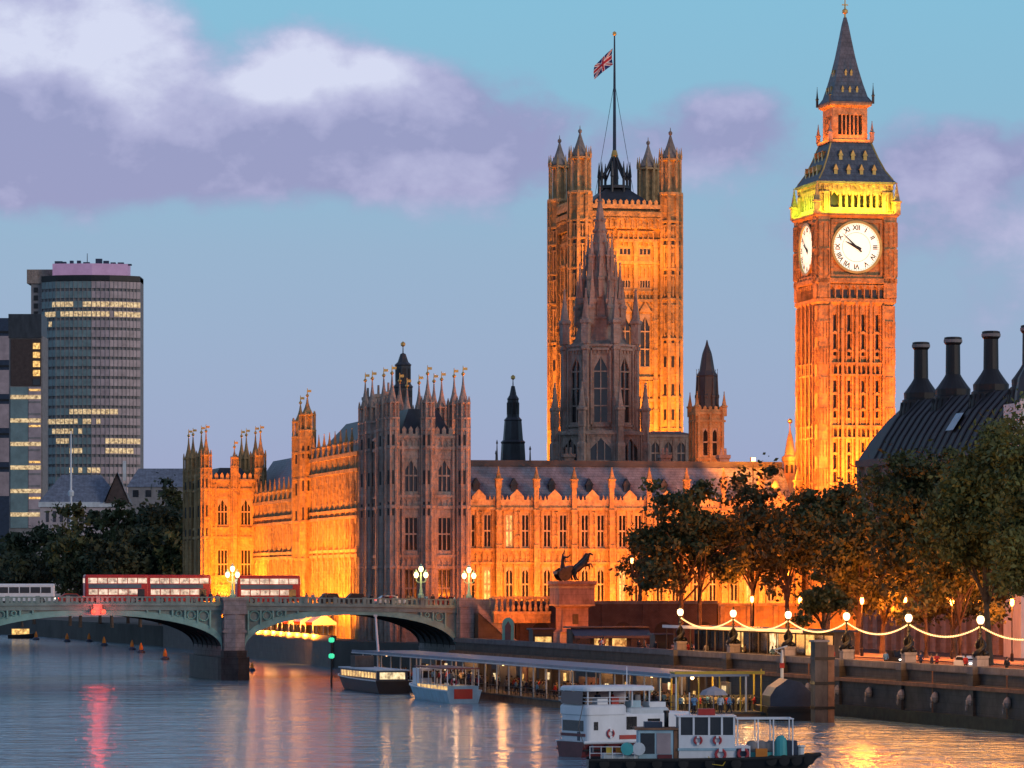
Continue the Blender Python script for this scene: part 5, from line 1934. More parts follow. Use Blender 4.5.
TW = thing('terrace_wall', 'low dark river wall of the palace terrace seen under the bridge arch', 'river wall')
tw = MB()
ys = [925 - 9 * i for i in range(0, 26)]
for i in range(len(ys) - 1):
    a, c = ys[i], ys[i + 1]
    for x0, x1, z0, z1 in ((-.5, .6, -1.5, 4.5), (-.6, .4, 4.5, 5.5)):
        tw.add([(ter_x(a) + x0, a, z0), (ter_x(c) + x0, c, z0), (ter_x(c) + x1, c, z0), (ter_x(a) + x1, a, z0), (ter_x(a) + x0, a, z1), (ter_x(c) + x0, c, z1), (ter_x(c) + x1, c, z1), (ter_x(a) + x1, a, z1)],
               [(0, 1, 2, 3), (7, 6, 5, 4), (4, 5, 1, 0), (5, 6, 2, 1), (6, 7, 3, 2), (7, 4, 0, 3)])
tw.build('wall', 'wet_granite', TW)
# terrace marquees, each a pitched awning on posts
mq = thing('marquee', 'x', 'marquee')
MB().box(-2.2, 2.2, 0, .05, 2.3, 2.8).add([(-2.2, 0, 2.8), (-2.2, 8.6, 2.8), (0, 8.6, 4.2), (0, 0, 4.2), (2.2, 0, 2.8), (2.2, 8.6, 2.8)], [(0, 1, 2, 3), (3, 2, 5, 4), (0, 3, 4)]).build('awning', 'coat_white', mq)
MB().box(-2.2, 2.2, 8.55, 8.6, 2.3, 2.8).build('valance', 'coat_red', mq)
for x in (-2.1, 2.1):
    for y in (.1, 8.5):
        MB().lathe([(.07, 0), (.07, 2.5)], 6, x, y).build('post', 'white', mq)
for k in range(7):
    Y = 735 + 13.5 * k
    o = mq if k == 0 else dup(mq)
    o.location = (ter_x(Y) + 4.2, Y, 4.6)
    o.rotation_euler = (0, 0, R(PR))
    tag(o, 'pale pitched marquee on the palace terrace, seen under the bridge arch', 'marquee', 'marquees in a row on the palace terrace')
for k in range(3):
    bulb((ter_x(750 + k * 32) + 2.2, 750 + k * 32, 7.2), 500, (1, .45, .12), 1.8)

# ------------------------------------------------------------------ sturgeon lamps and festoons
LPX = [(512.7), (491.9), (472.0), (452.6), (433.6), (413.5), (393.5)]


def dolphin_lamp():
    t = thing('embankment_lamp', 'lamp', 'lamp post')
    MB().box(-.62, .62, -.62, .62, 0, .9).box(-.7, .7, -.7, .7, .9, 1.1).build('plinth', 'granite', t)
    d = MB()
    for s in (0, math.pi):
        pts, rad = [], []
        for i in range(13):
            u = i / 12
            a = s + u * 5.0
            r = .42 * (1 - u) + .16
            pts.append((r * math.cos(a), r * math.sin(a), 1.15 + u * 2.1))
            rad.append(.30 * (1 - u) + .08)
        d.tube(pts, rad, 7)
    d.build('dolphin_pair', 'black_metal', t, smooth=True)
    MB().lathe([(.2, 1.1), (.13, 2.0), (.11, 3.3), (.2, 3.4), (.1, 3.6), (.16, 4.2), (.25, 4.3)], 10).build('column', 'black_metal', t)
    MB().lathe([(.2, 4.3), (.34, 4.5), (.39, 4.75), (.34, 5.0), (.16, 5.15)], 14).build('globe', 'globe', t, smooth=True)
    MB().lathe([(.18, 5.13), (.12, 5.25), (.14, 5.38), (.03, 5.55)], 8).build('crown', 'black_metal', t)
    return t


dl = dolphin_lamp()
LL = ['farthest globe lamp on the river wall, where the string of lights begins', 'globe lamp on the river wall above the yellow canopy', 'globe lamp on the river wall above the white crane post',
      'globe lamp on the river wall beside the tall timber pile', 'middle globe lamp of the three past the timber pile', 'last whole globe lamp on the river wall before the picture ends', 'globe lamp past the edge of the picture']
tops = []
for i, Y in enumerate(LPX):
    o = dl if i == 0 else dup(dl)
    o.location = (emb_x(Y, .3), Y, 6.25)
    o.rotation_euler = (0, 0, R(14.8))
    tag(o, LL[i], 'lamp post', 'globe lamps along the river wall')
    tops.append(Vector((emb_x(Y, .3), Y, 10.45)))
    if i < 6:
        bulb(tops[-1] + Vector((-.9, -.8, .7)), 1100, (1, .42, .08), 1.6)
        for q in (.33, .67):                                 # the bulbs of the string give light along its length
            Yq = Y - 20 * q
            bulb(Vector((emb_x(Yq, -.9), Yq, 9.1)), 1300, (1, .38, .06), 2.4)
for i in range(len(tops) - 1):
    a, c = tops[i], tops[i + 1]
    pts = []
    for k in range(25):
        u = k / 24
        p = a.lerp(c, u)
        pts.append((p.x, p.y, p.z - 1.2 * 4 * u * (1 - u)))
    f = thing('festoon_string', 'festoon', 'festoon lights', a)
    MB().tube([tuple(Vector(p) - a) for p in pts], .028, 4).build('wire', 'black', f)
    nb_ = 44
    for k in range(1, nb_):
        u = k / nb_
        p = a.lerp(c, u) - a
        inst('bulb', me_of('festoon_bulb', lambda: MB().lathe([(.03, -.02), (.07, -.08), (.085, -.15), (.04, -.21)], 8), 'bulbs'), f, TR(p.x, p.y, p.z - 1.2 * 4 * u * (1 - u)))
    tag(f, ('glowing string of bulbs sagging from the first globe lamp beside the tree trunks', 'glowing string of bulbs sagging over the lit kiosk, second from its far end', 'glowing string of bulbs sagging just before the timber pile',
            'glowing string of bulbs sagging just past the timber pile', 'glowing string of bulbs between the last two whole globe lamps', 'glowing string of bulbs running out of the picture')[i], 'festoon lights', 'festoons between the globe lamps')
# ------------------------------------------------------------------ trees
import numpy as np


def leaf_cloud(rng, crown, n_clump, n_leaf, size, lobes=None):
    """leaf sized faces gathered in clumps through an uneven crown (cx,cy,cz, rx,ry,rz)"""
    cx, cy, cz, rx, ry, rz = crown
    V = []
    ph = rng.random() * 6.28
    for k in range(n_clump):
        while True:
            d = rng.normal(size=3)
            d /= np.linalg.norm(d)
            if d[2] > -.75:
                break
        r = rng.random() ** .42
        lob = 1 + .22 * math.sin(3 * math.atan2(d[2], d[0]) + cx + ph) + .12 * math.sin(7 * math.atan2(d[2], d[0]) + 2 * ph)
        c = np.array([cx, cy, cz]) + d * r * np.array([rx, ry, rz]) * (0.74 + .3 * rng.random()) * lob
        cr = (0.09 + .17 * rng.random()) * (rx + rz) / 2
        m = int(n_leaf * 1.35 * (.6 + .8 * rng.random()))
        p = rng.normal(size=(m, 3)) * cr * np.array([.62, .62, .42]) + c
        a = rng.normal(size=(m, 3))
        a /= np.linalg.norm(a, axis=1)[:, None]
        b_ = np.cross(a, rng.normal(size=(m, 3)))
        b_ /= np.linalg.norm(b_, axis=1)[:, None]
        s = size * (.35 + 1.0 * rng.random((m, 1)) ** 1.6)
        V.append(np.stack([p - a * s, p + b_ * s * .55, p + a * s, p - b_ * s * .55], 1))
    V = np.concatenate(V)
    n = len(V)
    me = bpy.data.meshes.new('crown')
    me.from_pydata(V.reshape(-1, 3).tolist(), [], np.arange(n * 4).reshape(-1, 4).tolist())
    me.update()
    return me


def tree(label, px, y_top, y_bot, hw, Y, zg, leaf, seed, group, clumps=46, leaves=120, size=.42, trunks=1, name='plane_tree', ratio=.8):
    rng = np.random.default_rng(seed)
    s = F / Y
    p = at(px, YH, Y)
    t = thing(name, label, 'tree', (p.x, Y, zg), 0, group)
    zt, zb_ = zpx(y_top, Y) - zg, zpx(y_bot, Y) - zg
    rx = hw / s
    rz = (zt - zb_) / 2
    cz = (zt + zb_) / 2
    tr = MB()
    for q in range(trunks):
        ox = (q - (trunks - 1) / 2) * 2.6
        lean = rng.normal() * .5
        h1 = max(zb_ + rz * .35, 2.5)
        tr.tube([(ox, 0, -.3), (ox + lean * .2, 0, h1 * .4), (ox + lean * .6, .1, h1), (ox + lean, 0, cz + rz * .45)], [.46, .34, .27, .1], 8)
        for k in range(9):
            a = rng.random() * 6.28
            z0 = h1 * (.62 + .5 * rng.random())
            L = rx * (.55 + .4 * rng.random())
            x0 = ox + lean * .6 * min(1, z0 / h1)
            tr.tube([(x0, 0, z0), (x0 + math.cos(a) * L * .45, math.sin(a) * L * .45 * ratio, z0 + rz * (.3 + .3 * rng.random())),
                     (x0 + math.cos(a) * L, math.sin(a) * L * ratio, z0 + rz * (.5 + .55 * rng.random()))], [.17, .1, .03], 5)
    tr.build('trunk', 'bark', t)
    me = leaf_cloud(rng, (0, 0, cz, rx * .92, rx * ratio, rz * .92), clumps, leaves, size)
    me.materials.append(M[leaf])
    inst('crown', me, t)
    return t


G1 = 'plane trees along the embankment'
tree('dark plane tree with two bare trunks, before the orange palace front', 690, 476, 606, 58, 565, 5.2, 'leaf_a', 1, G1, 100, 120, .42, 2)
tree('thin dark tree with orange light showing through, behind the second globe lamp', 752, 462, 612, 48, 600, 5.2, 'leaf_c', 2, G1, 84, 95, .42)
tree('dark rounded tree below the clock tower', 826, 464, 618, 52, 555, 5.2, 'leaf_a', 3, G1, 104, 120, .42)
tree('small tree crown with orange gaps between the dark trees under the clock tower', 788, 486, 612, 34, 585, 5.2, 'leaf_c', 4, G1, 56, 90, .42)
tree('low dark bushy tree close over the string of lights', 826, 568, 632, 32, 500, 5.2, 'leaf_a', 5, G1, 40, 120, .36)
tree('brownish tree standing just before the pale columns of the black roofed building', 882, 502, 640, 46, 540, 5.2, 'leaf_c', 6, G1, 110, 130, .42)
tree('tall olive tree in front of the steep black roof', 926, 424, 638, 58, 510, 5.2, 'leaf_a', 7, G1, 170, 150, .40)
tree('largest green tree, at the right edge in front of the chimneys', 990, 416, 630, 58, 470, 5.2, 'leaf_b', 8, G1, 190, 160, .36)
tree('green tree cut by the right edge of the picture', 1044, 405, 636, 60, 455, 5.2, 'leaf_b', 9, G1, 120, 150, .36)
tree('low reddish lit tree behind the last whole globe lamp', 955, 540, 640, 60, 520, 5.2, 'leaf_c', 10, G1, 70, 110, .38)
tree('dim tree low beside the street, between the palace front and the lamps', 640, 520, 600, 22, 640, 10.9, 'leaf_a', 11, G1, 18, 70, .4)
tree('olive tree standing between the tall olive tree and the largest green tree', 960, 462, 640, 44, 495, 5.2, 'leaf_b', 12, G1, 120, 140, .36)
tree('dark tree filling the gap beside the foot of the clock tower', 856, 496, 626, 36, 530, 5.2, 'leaf_a', 13, G1, 74, 120, .40)
G2 = 'dark trees beyond the bridge'
far = [(2, 535, 30, 1010), (34, 512, 36, 990), (70, 505, 34, 960), (100, 500, 34, 1000), (128, 486, 36, 980), (160, 474, 36, 960), (182, 478, 30, 1005), (140, 515, 34, 930), (80, 525, 36, 925), (22, 545, 36, 930), (178, 525, 26, 925), (112, 530, 30, 920)]
FL = ['dark tree at the far end of the tree line, under the lit office block', 'dark tree before the lit office block', 'dark tree whose top touches the gabled house', 'dark tree under the gable of the slate roofed house',
      'rounded dark tree between the gabled house and the pavilion', 'highest dark tree of the tree line, near the orange pavilion', 'dark tree right against the shaded side of the pavilion', 'lower dark tree in front, above the long red bus',
      'lower dark tree in front, above the red lamps of the bridge', 'lowest dark tree, above the white coach', 'lower dark tree at the foot of the pavilion', 'small dark tree in the front of the tree line, behind the farther bus']
for i, (px_, yt, hw, Y) in enumerate(far):
    tree(FL[i], px_, yt, 612, hw, Y, 4.6, 'leaf_far' if i % 2 else 'leaf_a', 30 + i, G2, 46, 70, .85, 1, 'garden_tree')

# ------------------------------------------------------------------ embankment pavement, road, kerb, retaining wall
pv = [(emb_x(600, .8), 600), (emb_x(320, .8), 320), (emb_x(320, 9), 320), (emb_x(600, 9), 600)]
struct('pavement', MB().slab(pv, 4.5, 5.35), 'paving')
rd = [(emb_x(612, 9.02), 612), (emb_x(320, 9.02), 320), (emb_x(320, 24), 320), (emb_x(612, 24), 612)]
struct('road', MB().slab(rd, 4.5, 5.22), 'asphalt')
pv = [(emb_x(612, 24.02), 612), (emb_x(320, 24.02), 320), (emb_x(320, 34), 320), (emb_x(612, 34), 612)]
struct('far_pavement', MB().slab(pv, 4.5, 5.35), 'paving')
rt = thing('retaining_wall', 'dark brown brick wall under the street behind the pier kiosk', 'retaining wall', brp(abx + 9.1, -.9, 4.0), BA)
MB().box(0, 32, 0, .55, 0, 7.3).build('wall', 'brick', rt)
MB().box(-.1, 32.1, -.15, .6, 7.3, 7.8).build('coping', 'dark_coping', rt)
for k in range(5):
    MB().box(6.5 * k + .5, 6.5 * k + 1.4, -.3, -.001, 0, 7.3).build('buttress', 'brick', rt)
for k in range(5):
    arc = [(1.5 * math.cos(math.pi * q / 8), 3.0 + 1.6 * math.sin(math.pi * q / 8)) for q in range(9)]
    MB(TR(6.5 * k + 3.95, 0, 0)).prism([(-1.5, .7), (1.5, .7)] + arc, -.03, .05).build('arched_recess', 'black', rt)
rt = thing('street_wall', 'orange lit stone wall and railing behind the trees and the first globe lamps', 'street wall', brp(abx + 41.3, -.9, 4.0), BA)
MB().box(0, 86, 0, .55, 0, 7.0).build('wall', 'stone', rt)
MB().box(0, 86.1, -.15, .6, 7.0, 7.4).build('coping', 'stone_trim', rt)
for k in range(20):
    MB().box(4.3 * k + .3, 4.3 * k + 1.0, -.25, -.001, 0, 7.0).build('pier', 'stone_trim', rt)
flood('floodlight', brp(abx + 84, -7, 4.8), brp(abx + 84, -.9, 9), brp(1, 0) - brp(0, 0), 84, .4, 16000, SODIUM)
bz = thing('stone_balustrade', 'orange lit stone balustrade between the stairs and the statue plinth', 'balustrade', at(494, YH, 619).xy.to_3d() + Vector((0, 0, 8.5)), BA)
bb = MB().box(0, 8.8, 0, .8, 0, 1.4)
MB().box(-.1, 8.9, -.1, .9, 1.4, 1.75).box(-.1, 8.9, -.1, .9, 3.6, 4.0).build('rail', 'stone_trim', bz)
bb.build('base', 'stone', bz)
bm = me_of('baluster', lambda: MB().lathe([(.2, 0), (.32, .5), (.16, 1.2), (.26, 1.85)], 8), 'stone_trim')
for k in range(10):
    inst('baluster', bm, bz, TR(.45 + .88 * k, .4, 1.75))
flood('floodlight', Vector(bz.location) + Vector((4.4, -5, 0)), Vector(bz.location) + Vector((4.4, 0, 3)), (1, 0, 0), 8, .4, 900, SODIUM)

# ------------------------------------------------------------------ vehicles


def wheel_mesh():
    m = Matrix.Rotation(R(90), 4, 'X')
    return MB(m).lathe([(.3, -.14), (.46, -.14), (.5, -.08), (.5, .08), (.46, .14), (.3, .14)], 16)


def put_wheels(t, xs_, w_, r=.5):
    for x in xs_:
        for s in (-1, 1):
            o = inst('wheel', me_of('wheel_tyre', wheel_mesh, 'rubber'), t, TR(x, s * (w_ / 2 - .14), r) @ Matrix.Scale(r / .5, 4))
            inst('rim', me_of('wheel_rim', lambda: MB(Matrix.Rotation(R(90), 4, 'X')).lathe([(.1, -.16), (.31, -.15), (.31, .15), (.1, .16)], 12), 'concrete'), o)


def rounded(L, B, z0, z1, r, x0=0.0):
    """a body with rounded upright corners and a rolled roof edge"""
    def ring(ins):
        pts = []
        rr = max(r - ins, .05)
        for cx, cy, a0 in ((x0 + L - r, B / 2 - r, 0), (x0 + r, B / 2 - r, 90), (x0 + r, -B / 2 + r, 180), (x0 + L - r, -B / 2 + r, 270)):
            for k in range(5):
                a = R(a0 + 90 * k / 4)
                pts.append((cx + rr * math.cos(a), cy + rr * math.sin(a)))
        return pts
    b = MB()
    lv = [(0.0, z0), (0.0, z1 - .22), (.06, z1 - .1), (.2, z1)]
    vs, fs = [], []
    n = 20
    for ins, z in lv:
        vs += [(x, y, z) for x, y in ring(ins)]
    for i in range(len(lv) - 1):
        for k in range(n):
            fs.append((i * n + k, i * n + (k + 1) % n, (i + 1) * n + (k + 1) % n, (i + 1) * n + k))
    fs.append(tuple(range(n - 1, -1, -1)))
    fs.append(tuple((len(lv) - 1) * n + k for k in range(n)))
    return b.add(vs, fs)


def bus():
    t = thing('double_decker_bus', 'x', 'bus')
    L, B, Hh = 9.7, 2.5, 4.35
    rounded(L, B, .35, Hh, .28).build('body', 'red', t)
    for s in (-1, 1):
        y0, y1 = sorted((s * (B / 2 + .02), s * (B / 2 - .02)))
        for k in range(6):
            MB().box(.45 + k * 1.5, 1.83 + k * 1.5, y0, y1, 3.05, 3.85).build('window', 'bus_lit', t)
        for k in range(5):
            MB().box(.55 + k * 1.5, 1.9 + k * 1.5, y0, y1, 1.35, 2.15).build('window', 'bus_lit', t)
        MB().box(.5, L - 1.2, y0, y1, 2.3, 2.92).build('side_panel', 'ad_blue', t)
        MB().box(L - 1.75, L - .7, y0, y1, .5, 2.2).build('door', 'glass', t)
    MB().box(L - .02, L + .03, -1.0, 1.0, 3.0, 3.85).build('windscreen', 'bus_lit', t)
    MB().box(L - .02, L + .03, -1.0, 1.0, 1.2, 2.25).build('windscreen', 'glass', t)
    MB().box(L - .02, L + .03, -.8, .8, 2.4, 2.8).build('destination_board', 'lit_glass', t)
    MB().box(-.03, .02, -.9, .9, 3.1, 3.8).build('rear_window', 'bus_lit', t)
    for s in (-.85, .85):
        MB(Matrix.Translation((L, s, .75)) @ Matrix.Rotation(R(90), 4, 'Y')).lathe([(.16, -.05), (.16, .05), (.08, .1)], 10).build('headlight', 'headlight', t)
        MB().box(-.05, .02, s - .1, s + .1, .8, 1.1).build('tail_light', 'red_lamp', t)
    put_wheels(t, (2.2, 7.3), B)
    return t


b1 = bus()


def brx(px_, y):
    kk = (px_ - 512) / F
    o0, d0 = brp(0, y), Vector((math.cos(R(BA)), math.sin(R(BA)), 0))
    return (kk * o0.y - o0.x) / (d0.x - kk * d0.y)


for i, (px_, y, lb) in enumerate(((236, 6.0, 'red double-decker bus with lit windows on the bridge, beside the lamp over the stone pier'),
                                  (146, 6.2, 'red double-decker bus with lit windows on the bridge, against the shaded side of the pavilion'),
                                  (84, 6.2, 'red double-decker bus with lit windows on the bridge, in front of the dark trees'))):
    o = b1 if i == 0 else dup(b1)
    x = brx(px_, y)
    o.location = brp(x, y, crown(x + 4.5) + .01)
    o.rotation_euler = (0, R(-.0), R(BA))
    tag(o, lb, 'bus', 'red buses')
c = thing('coach', 'white single-deck coach on the bridge, added for a light streak, below the trees', 'coach')  # solid stand-in for a streak of light on the bridge
rounded(9.0, 2.4, .4, 3.0, .3).build('body', 'white', c)
for s in (-1, 1):
    y0, y1 = sorted((s * 1.22, s * 1.18))
    for k in range(5):
        MB().box(.5 + 1.6 * k, 1.95 + 1.6 * k, y0, y1, 1.6, 2.5).build('window', 'glass', c)
MB().box(8.98, 9.03, -.95, .95, 1.4, 2.55).build('windscreen', 'glass', c)
for s in (-.8, .8):
    MB(Matrix.Translation((9, s, .8)) @ Matrix.Rotation(R(90), 4, 'Y')).lathe([(.14, -.05), (.14, .05), (.06, .1)], 10).build('headlight', 'headlight', c)
put_wheels(c, (1.9, 7.0), 2.4)
x = brx(-6, 5.5)
c.location = brp(x, 5.5, crown(x + 4.5) + .01)
c.rotation_euler = (0, 0, R(BA))


def car(paint, taxi=False):
    t = thing('car', 'x', 'car')
    hh = 1.75 if taxi else 1.5
    body = [(0, .35), (4.4, .35), (4.5, .7), (4.35, .92), (3.3, 1.0), (2.75, hh), (1.0, hh + .02), (.35, 1.05), (0, .95)]
    b = MB().prism(body, -.85, .85)
    b.build('body', paint, t)
    gl = MB().prism([(.55, 1.08), (3.1, 1.05), (2.68, hh - .1), (1.05, hh - .08)], -.87, .87)
    gl.build('side_glass', 'glass', t)
    MB().add([(3.27, -.75, 1.04), (3.27, .75, 1.04), (2.79, .72, hh - .05), (2.79, -.72, hh - .05)], [(0, 1, 2, 3)]).build('windscreen', 'glass', t)
    for s in (-.62, .62):
        MB().box(4.44, 4.53, s - .14, s + .14, .66, .8).build('headlight', 'headlight', t)
        MB().box(-.04, .03, s - .12, s + .12, .75, .9).build('tail_light', 'red_lamp', t)
    put_wheels(t, (.85, 3.55), 1.72, .33)
    return t


cars = {'black': car('black', True), 'white': car('white'), 'red': car('red_dull')}
used = set()
for px_, y, kind, lb in ((318, 5.8, 'black', 'black taxi on the bridge beyond the nearer lit bus'), (344, 6.0, 'black', 'black taxi on the bridge before the lit river front'),
                         (376, 5.6, 'white', 'white car on the bridge at the foot of the dusky pavilion'), (436, 6.1, 'red', 'red car on the bridge between the two shore lamps'), (58, 6.0, 'red', 'red car on the bridge just behind the white coach')):
    base = cars[kind]
    o = base if kind not in used else dup(base)
    used.add(kind)
    x = brx(px_, y)
    o.location = brp(x, y, crown(x + 2) + .01)
    o.rotation_euler = (0, 0, R(BA))
    tag(o, lb, 'car', 'cars on the bridge')
for Y, off, kind, lb in ((470, 11.5, 'black', 'black taxi parked behind the river wall near the timber pile'), (448, 11.2, 'white', 'white car behind the river wall beside the middle globe lamp'), (424, 11.4, 'red', 'red car behind the river wall beside the last whole globe lamp')):
    o = dup(cars[kind])
    o.location = (emb_x(Y, off), Y, 5.23)
    o.rotation_euler = (0, 0, R(ANG))
    tag(o, lb, 'car', 'cars along the embankment')

# ------------------------------------------------------------------ street lamps on the embankment


def street_lamp():
    t = thing('street_lamp', 'x', 'street lamp')
    MB().lathe([(.22, 0), (.2, .9), (.09, 1.1), (.06, 6.6)], 8).build('post', 'black_metal', t)
    MB().lathe([(.1, 6.6), (.22, 6.8), (.25, 7.1), (.2, 7.45)], 10).build('globe', 'sodium_lens', t)
    MB().lathe([(.4, 7.45), (.2, 7.7), (.05, 7.95)], 10).build('cap', 'black_metal', t)
    return t


sl0 = street_lamp()
SLP = [(632, 630, 10.92, 350, 'starry street lamp beyond the statue, left of the trees'), (700, 595, 5.3, 2600, 'sodium street lamp half hidden by the dark two trunked tree'), (752, 560, 5.3, 3500, 'sodium street lamp among the trees behind the second globe lamp'),
       (800, 540, 5.3, 4200, 'sodium street lamp behind the trees beneath the clock tower'), (862, 520, 5.3, 4200, 'sodium street lamp behind the brownish tree'), (905, 535, 5.3, 4200, 'sodium street lamp behind the tall olive tree'),
       (952, 500, 5.3, 4200, 'sodium street lamp between the olive tree and the largest green tree'), (1012, 485, 5.3, 4200, 'sodium street lamp behind the largest green tree')]
for i, (px_, Y, zg, pw, lb) in enumerate(SLP):
    o = sl0 if i == 0 else dup(sl0)
    p = at(px_, YH, Y)
    o.location = (p.x, Y, zg)
    tag(o, lb, 'street lamp', 'street lamps on the bank')
    bulb((p.x, Y - .7, zg + 7.1), pw * 3.4, (1, .19, .018), 1.3)
p = at(753, 462, 712)
fl = thing('roof_floodlight', 'dazzling floodlight on the palace roof left of the clock tower', 'floodlight', p, PR)
MB().lathe([(.1, -4), (.1, 0)], 6).build('post', 'black_metal', fl)
MB().box(-.42, .42, -.3, .4, .1, .8).build('housing', 'black_metal', fl)
MB().box(-.36, .36, -.36, -.305, .16, .74).build('lens', 'lantern', fl)
bulb(p + Vector((0, -1.2, .4)), 1500, AMBER, .4)

# ------------------------------------------------------------------ people


def skin_mesh(verts, edges, radii, sub=1, root=0):
    me = bpy.data.meshes.new('skin')
    me.from_pydata(verts, edges, [])
    o = bpy.data.objects.new('skin', me)
    COL.objects.link(o)
    md = o.modifiers.new('s', 'SKIN')
    for v, r in zip(me.skin_vertices[0].data, radii):
        v.radius = r if isinstance(r, tuple) else (r, r)
    me.skin_vertices[0].data[root].use_root = True
    s = o.modifiers.new('u', 'SUBSURF')
    s.levels = sub
    s.render_levels = sub
    bpy.context.view_layer.update()
    out = bpy.data.meshes.new_from_object(o.evaluated_get(bpy.context.evaluated_depsgraph_get()))
    bpy.data.objects.remove(o)
    bpy.data.meshes.remove(me)
    out.polygons.foreach_set('use_smooth', [True] * len(out.polygons))
    return out


PERSON = {}
POSES = {
    'standing': dict(k=((-.1, .0, .5), (.1, .02, .5)), f=((-.11, .02, .06), (.11, .03, .06)), e=((-.27, .02, 1.12), (.27, .02, 1.12)), h=((-.27, -.08, .86), (.27, -.06, .86))),
    'walking': dict(k=((-.1, -.18, .52), (.1, .06, .5)), f=((-.1, -.26, .06), (.1, .36, .10)), e=((-.26, .14, 1.13), (.26, -.10, 1.13)), h=((-.26, .02, .9), (.25, -.27, .93))),
    'leaning': dict(k=((-.11, -.02, .5), (.11, .05, .5)), f=((-.12, .06, .06), (.12, .1, .06)), e=((-.27, -.14, 1.17), (.27, -.14, 1.17)), h=((-.1, -.36, 1.2), (.12, -.36, 1.2))),
}


def person_meshes(pose):
    if pose in PERSON:
        return PERSON[pose]
    q = POSES[pose]
    V = [(0, 0, .95), (0, -.01, 1.15), (0, 0, 1.38), (0, -.01, 1.52), (0, -.03, 1.62), (0, -.02, 1.74),
         (-.1, 0, .88), q['k'][0], q['f'][0], (q['f'][0][0], q['f'][0][1] - .17, .04),
         (.1, 0, .88), q['k'][1], q['f'][1], (q['f'][1][0], q['f'][1][1] - .17, .04),
         (-.19, 0, 1.40), q['e'][0], q['h'][0], (.19, 0, 1.40), q['e'][1], q['h'][1], (0, -.13, 1.61)]
    E = [(0, 1), (1, 2), (2, 3), (3, 4), (4, 5), (0, 6), (6, 7), (7, 8), (8, 9), (0, 10), (10, 11), (11, 12), (12, 13), (2, 14), (14, 15), (15, 16), (2, 17), (17, 18), (18, 19), (4, 20)]
    Rr = [.13, .12, .14, .055, .085, .06, .09, .06, .04, .04, .09, .06, .04, .04, .06, .042, .035, .06, .042, .035, .02]
    body = skin_mesh(V, E, Rr, 1)
    ct_v = [(0, 0, .84), (0, 0, 1.0), (0, -.01, 1.15), (0, 0, 1.40), (-.2, 0, 1.41), q['e'][0], tuple(.15 * a + .85 * b for a, b in zip(q['e'][0], q['h'][0])), (.2, 0, 1.41), q['e'][1], tuple(.15 * a + .85 * b for a, b in zip(q['e'][1], q['h'][1])), (0, 0, 1.49)]
    coat = skin_mesh(ct_v, [(0, 1), (1, 2), (2, 3), (3, 4), (4, 5), (5, 6), (3, 7), (7, 8), (8, 9), (3, 10)], [.19, .17, .16, .175, .085, .065, .055, .085, .065, .055, .08], 1, 1)
    tv = [(0, 0, .96), (-.1, 0, .88), q['k'][0], tuple(.1 * a + .9 * b for a, b in zip(q['k'][0], q['f'][0])), (.1, 0, .88), q['k'][1], tuple(.1 * a + .9 * b for a, b in zip(q['k'][1], q['f'][1]))]
    tro = skin_mesh(tv, [(0, 1), (1, 2), (2, 3), (0, 4), (4, 5), (5, 6)], [.155, .11, .08, .065, .11, .08, .065], 1)
    hair = MB(Matrix.Translation((0, .015, 1.66))).lathe([(.02, .135), (.07, .12), (.105, .06), (.11, -.02), (.1, -.1)], 10).mesh('hair')
    tro.materials.append(M['trousers_dark'])
    hair.materials.append(M['hair'])
    body.materials.append(M['skin'])
    coats = {}
    PERSON[pose] = (body, coat, tro, hair, coats)
    return PERSON[pose]


def person(pose, coat, loc, rz, label, group, sc=1.0):
    body, cm, tro, hair, coats = person_meshes(pose)
    if coat not in coats:
        m = cm.copy()
        m.materials.append(M['coat_' + coat])
        coats[coat] = m
    o = bpy.data.objects.new('person', body)
    COL.objects.link(o)
    o.location = loc
    o.rotation_euler = (0, 0, R(rz))
    o.scale = (sc, sc, sc)
    tag(o, label, 'person', group)
    inst('coat', coats[coat], o)
    inst('trousers', tro, o)
    inst('hair', hair, o)
    return o


rnd = random.Random(11)
CO = ['black', 'navy', 'red', 'white', 'tan', 'grey', 'blue']
for i, px_ in enumerate((372, 384, 391, 399, 408, 413, 427, 434, 441, 447, 455, 463, 306, 312, 330, 212, 219)):
    x = brx(px_ + rnd.uniform(-1.5, 1.5), 1.3)
    cl = CO[i % 7]
    person(('standing', 'walking', 'leaning')[i % 3], cl, brp(x, 1.3 + rnd.uniform(-.4, .9), crown(x) + .02), rnd.uniform(0, 360), f'person in a {cl} coat on foot behind the bridge parapet', 'people on the bridge', .95 + .1 * rnd.random())

# ------------------------------------------------------------------ floating pier under a long roof
def offx(Y, off):
    return 132.3 - EMB * Y + off


PP = thing('floating_pier', 'long floating pier with a blue grey roof on posts and a rusty hull', 'pier', (offx(582, 0), 582, 0), ANG)
LP = 152.0
MB().box(0, LP, 0, 9.5, -.8, .75).build('hull', 'rust', PP)
MB().box(-.2, LP + .2, -.25, 9.7, .75, .95).build('deck', 'timber', PP)
MB().box(-3, LP, -.5, 8.2, 4.72, 4.95).box(-3.1, LP + .1, -.62, -.4, 4.55, 5.05).build('roof', 'blue_roof', PP)
MB().box(-3.2, LP + .2, -.7, -.63, 4.62, 4.74).build('roof_edge', 'white_dull', PP)
pm_ = me_of('pier_post', lambda: MB().lathe([(.1, .95), (.1, 4.72)], 8), 'white_dull')
for k in range(27):
    inst('post', pm_, PP, TR(1 + 5.8 * k, .1, 0))
    if k % 2 == 0:
        inst('post', pm_, PP, TR(1 + 5.8 * k, 7.9, 0))
q = 1.5
kk = 0
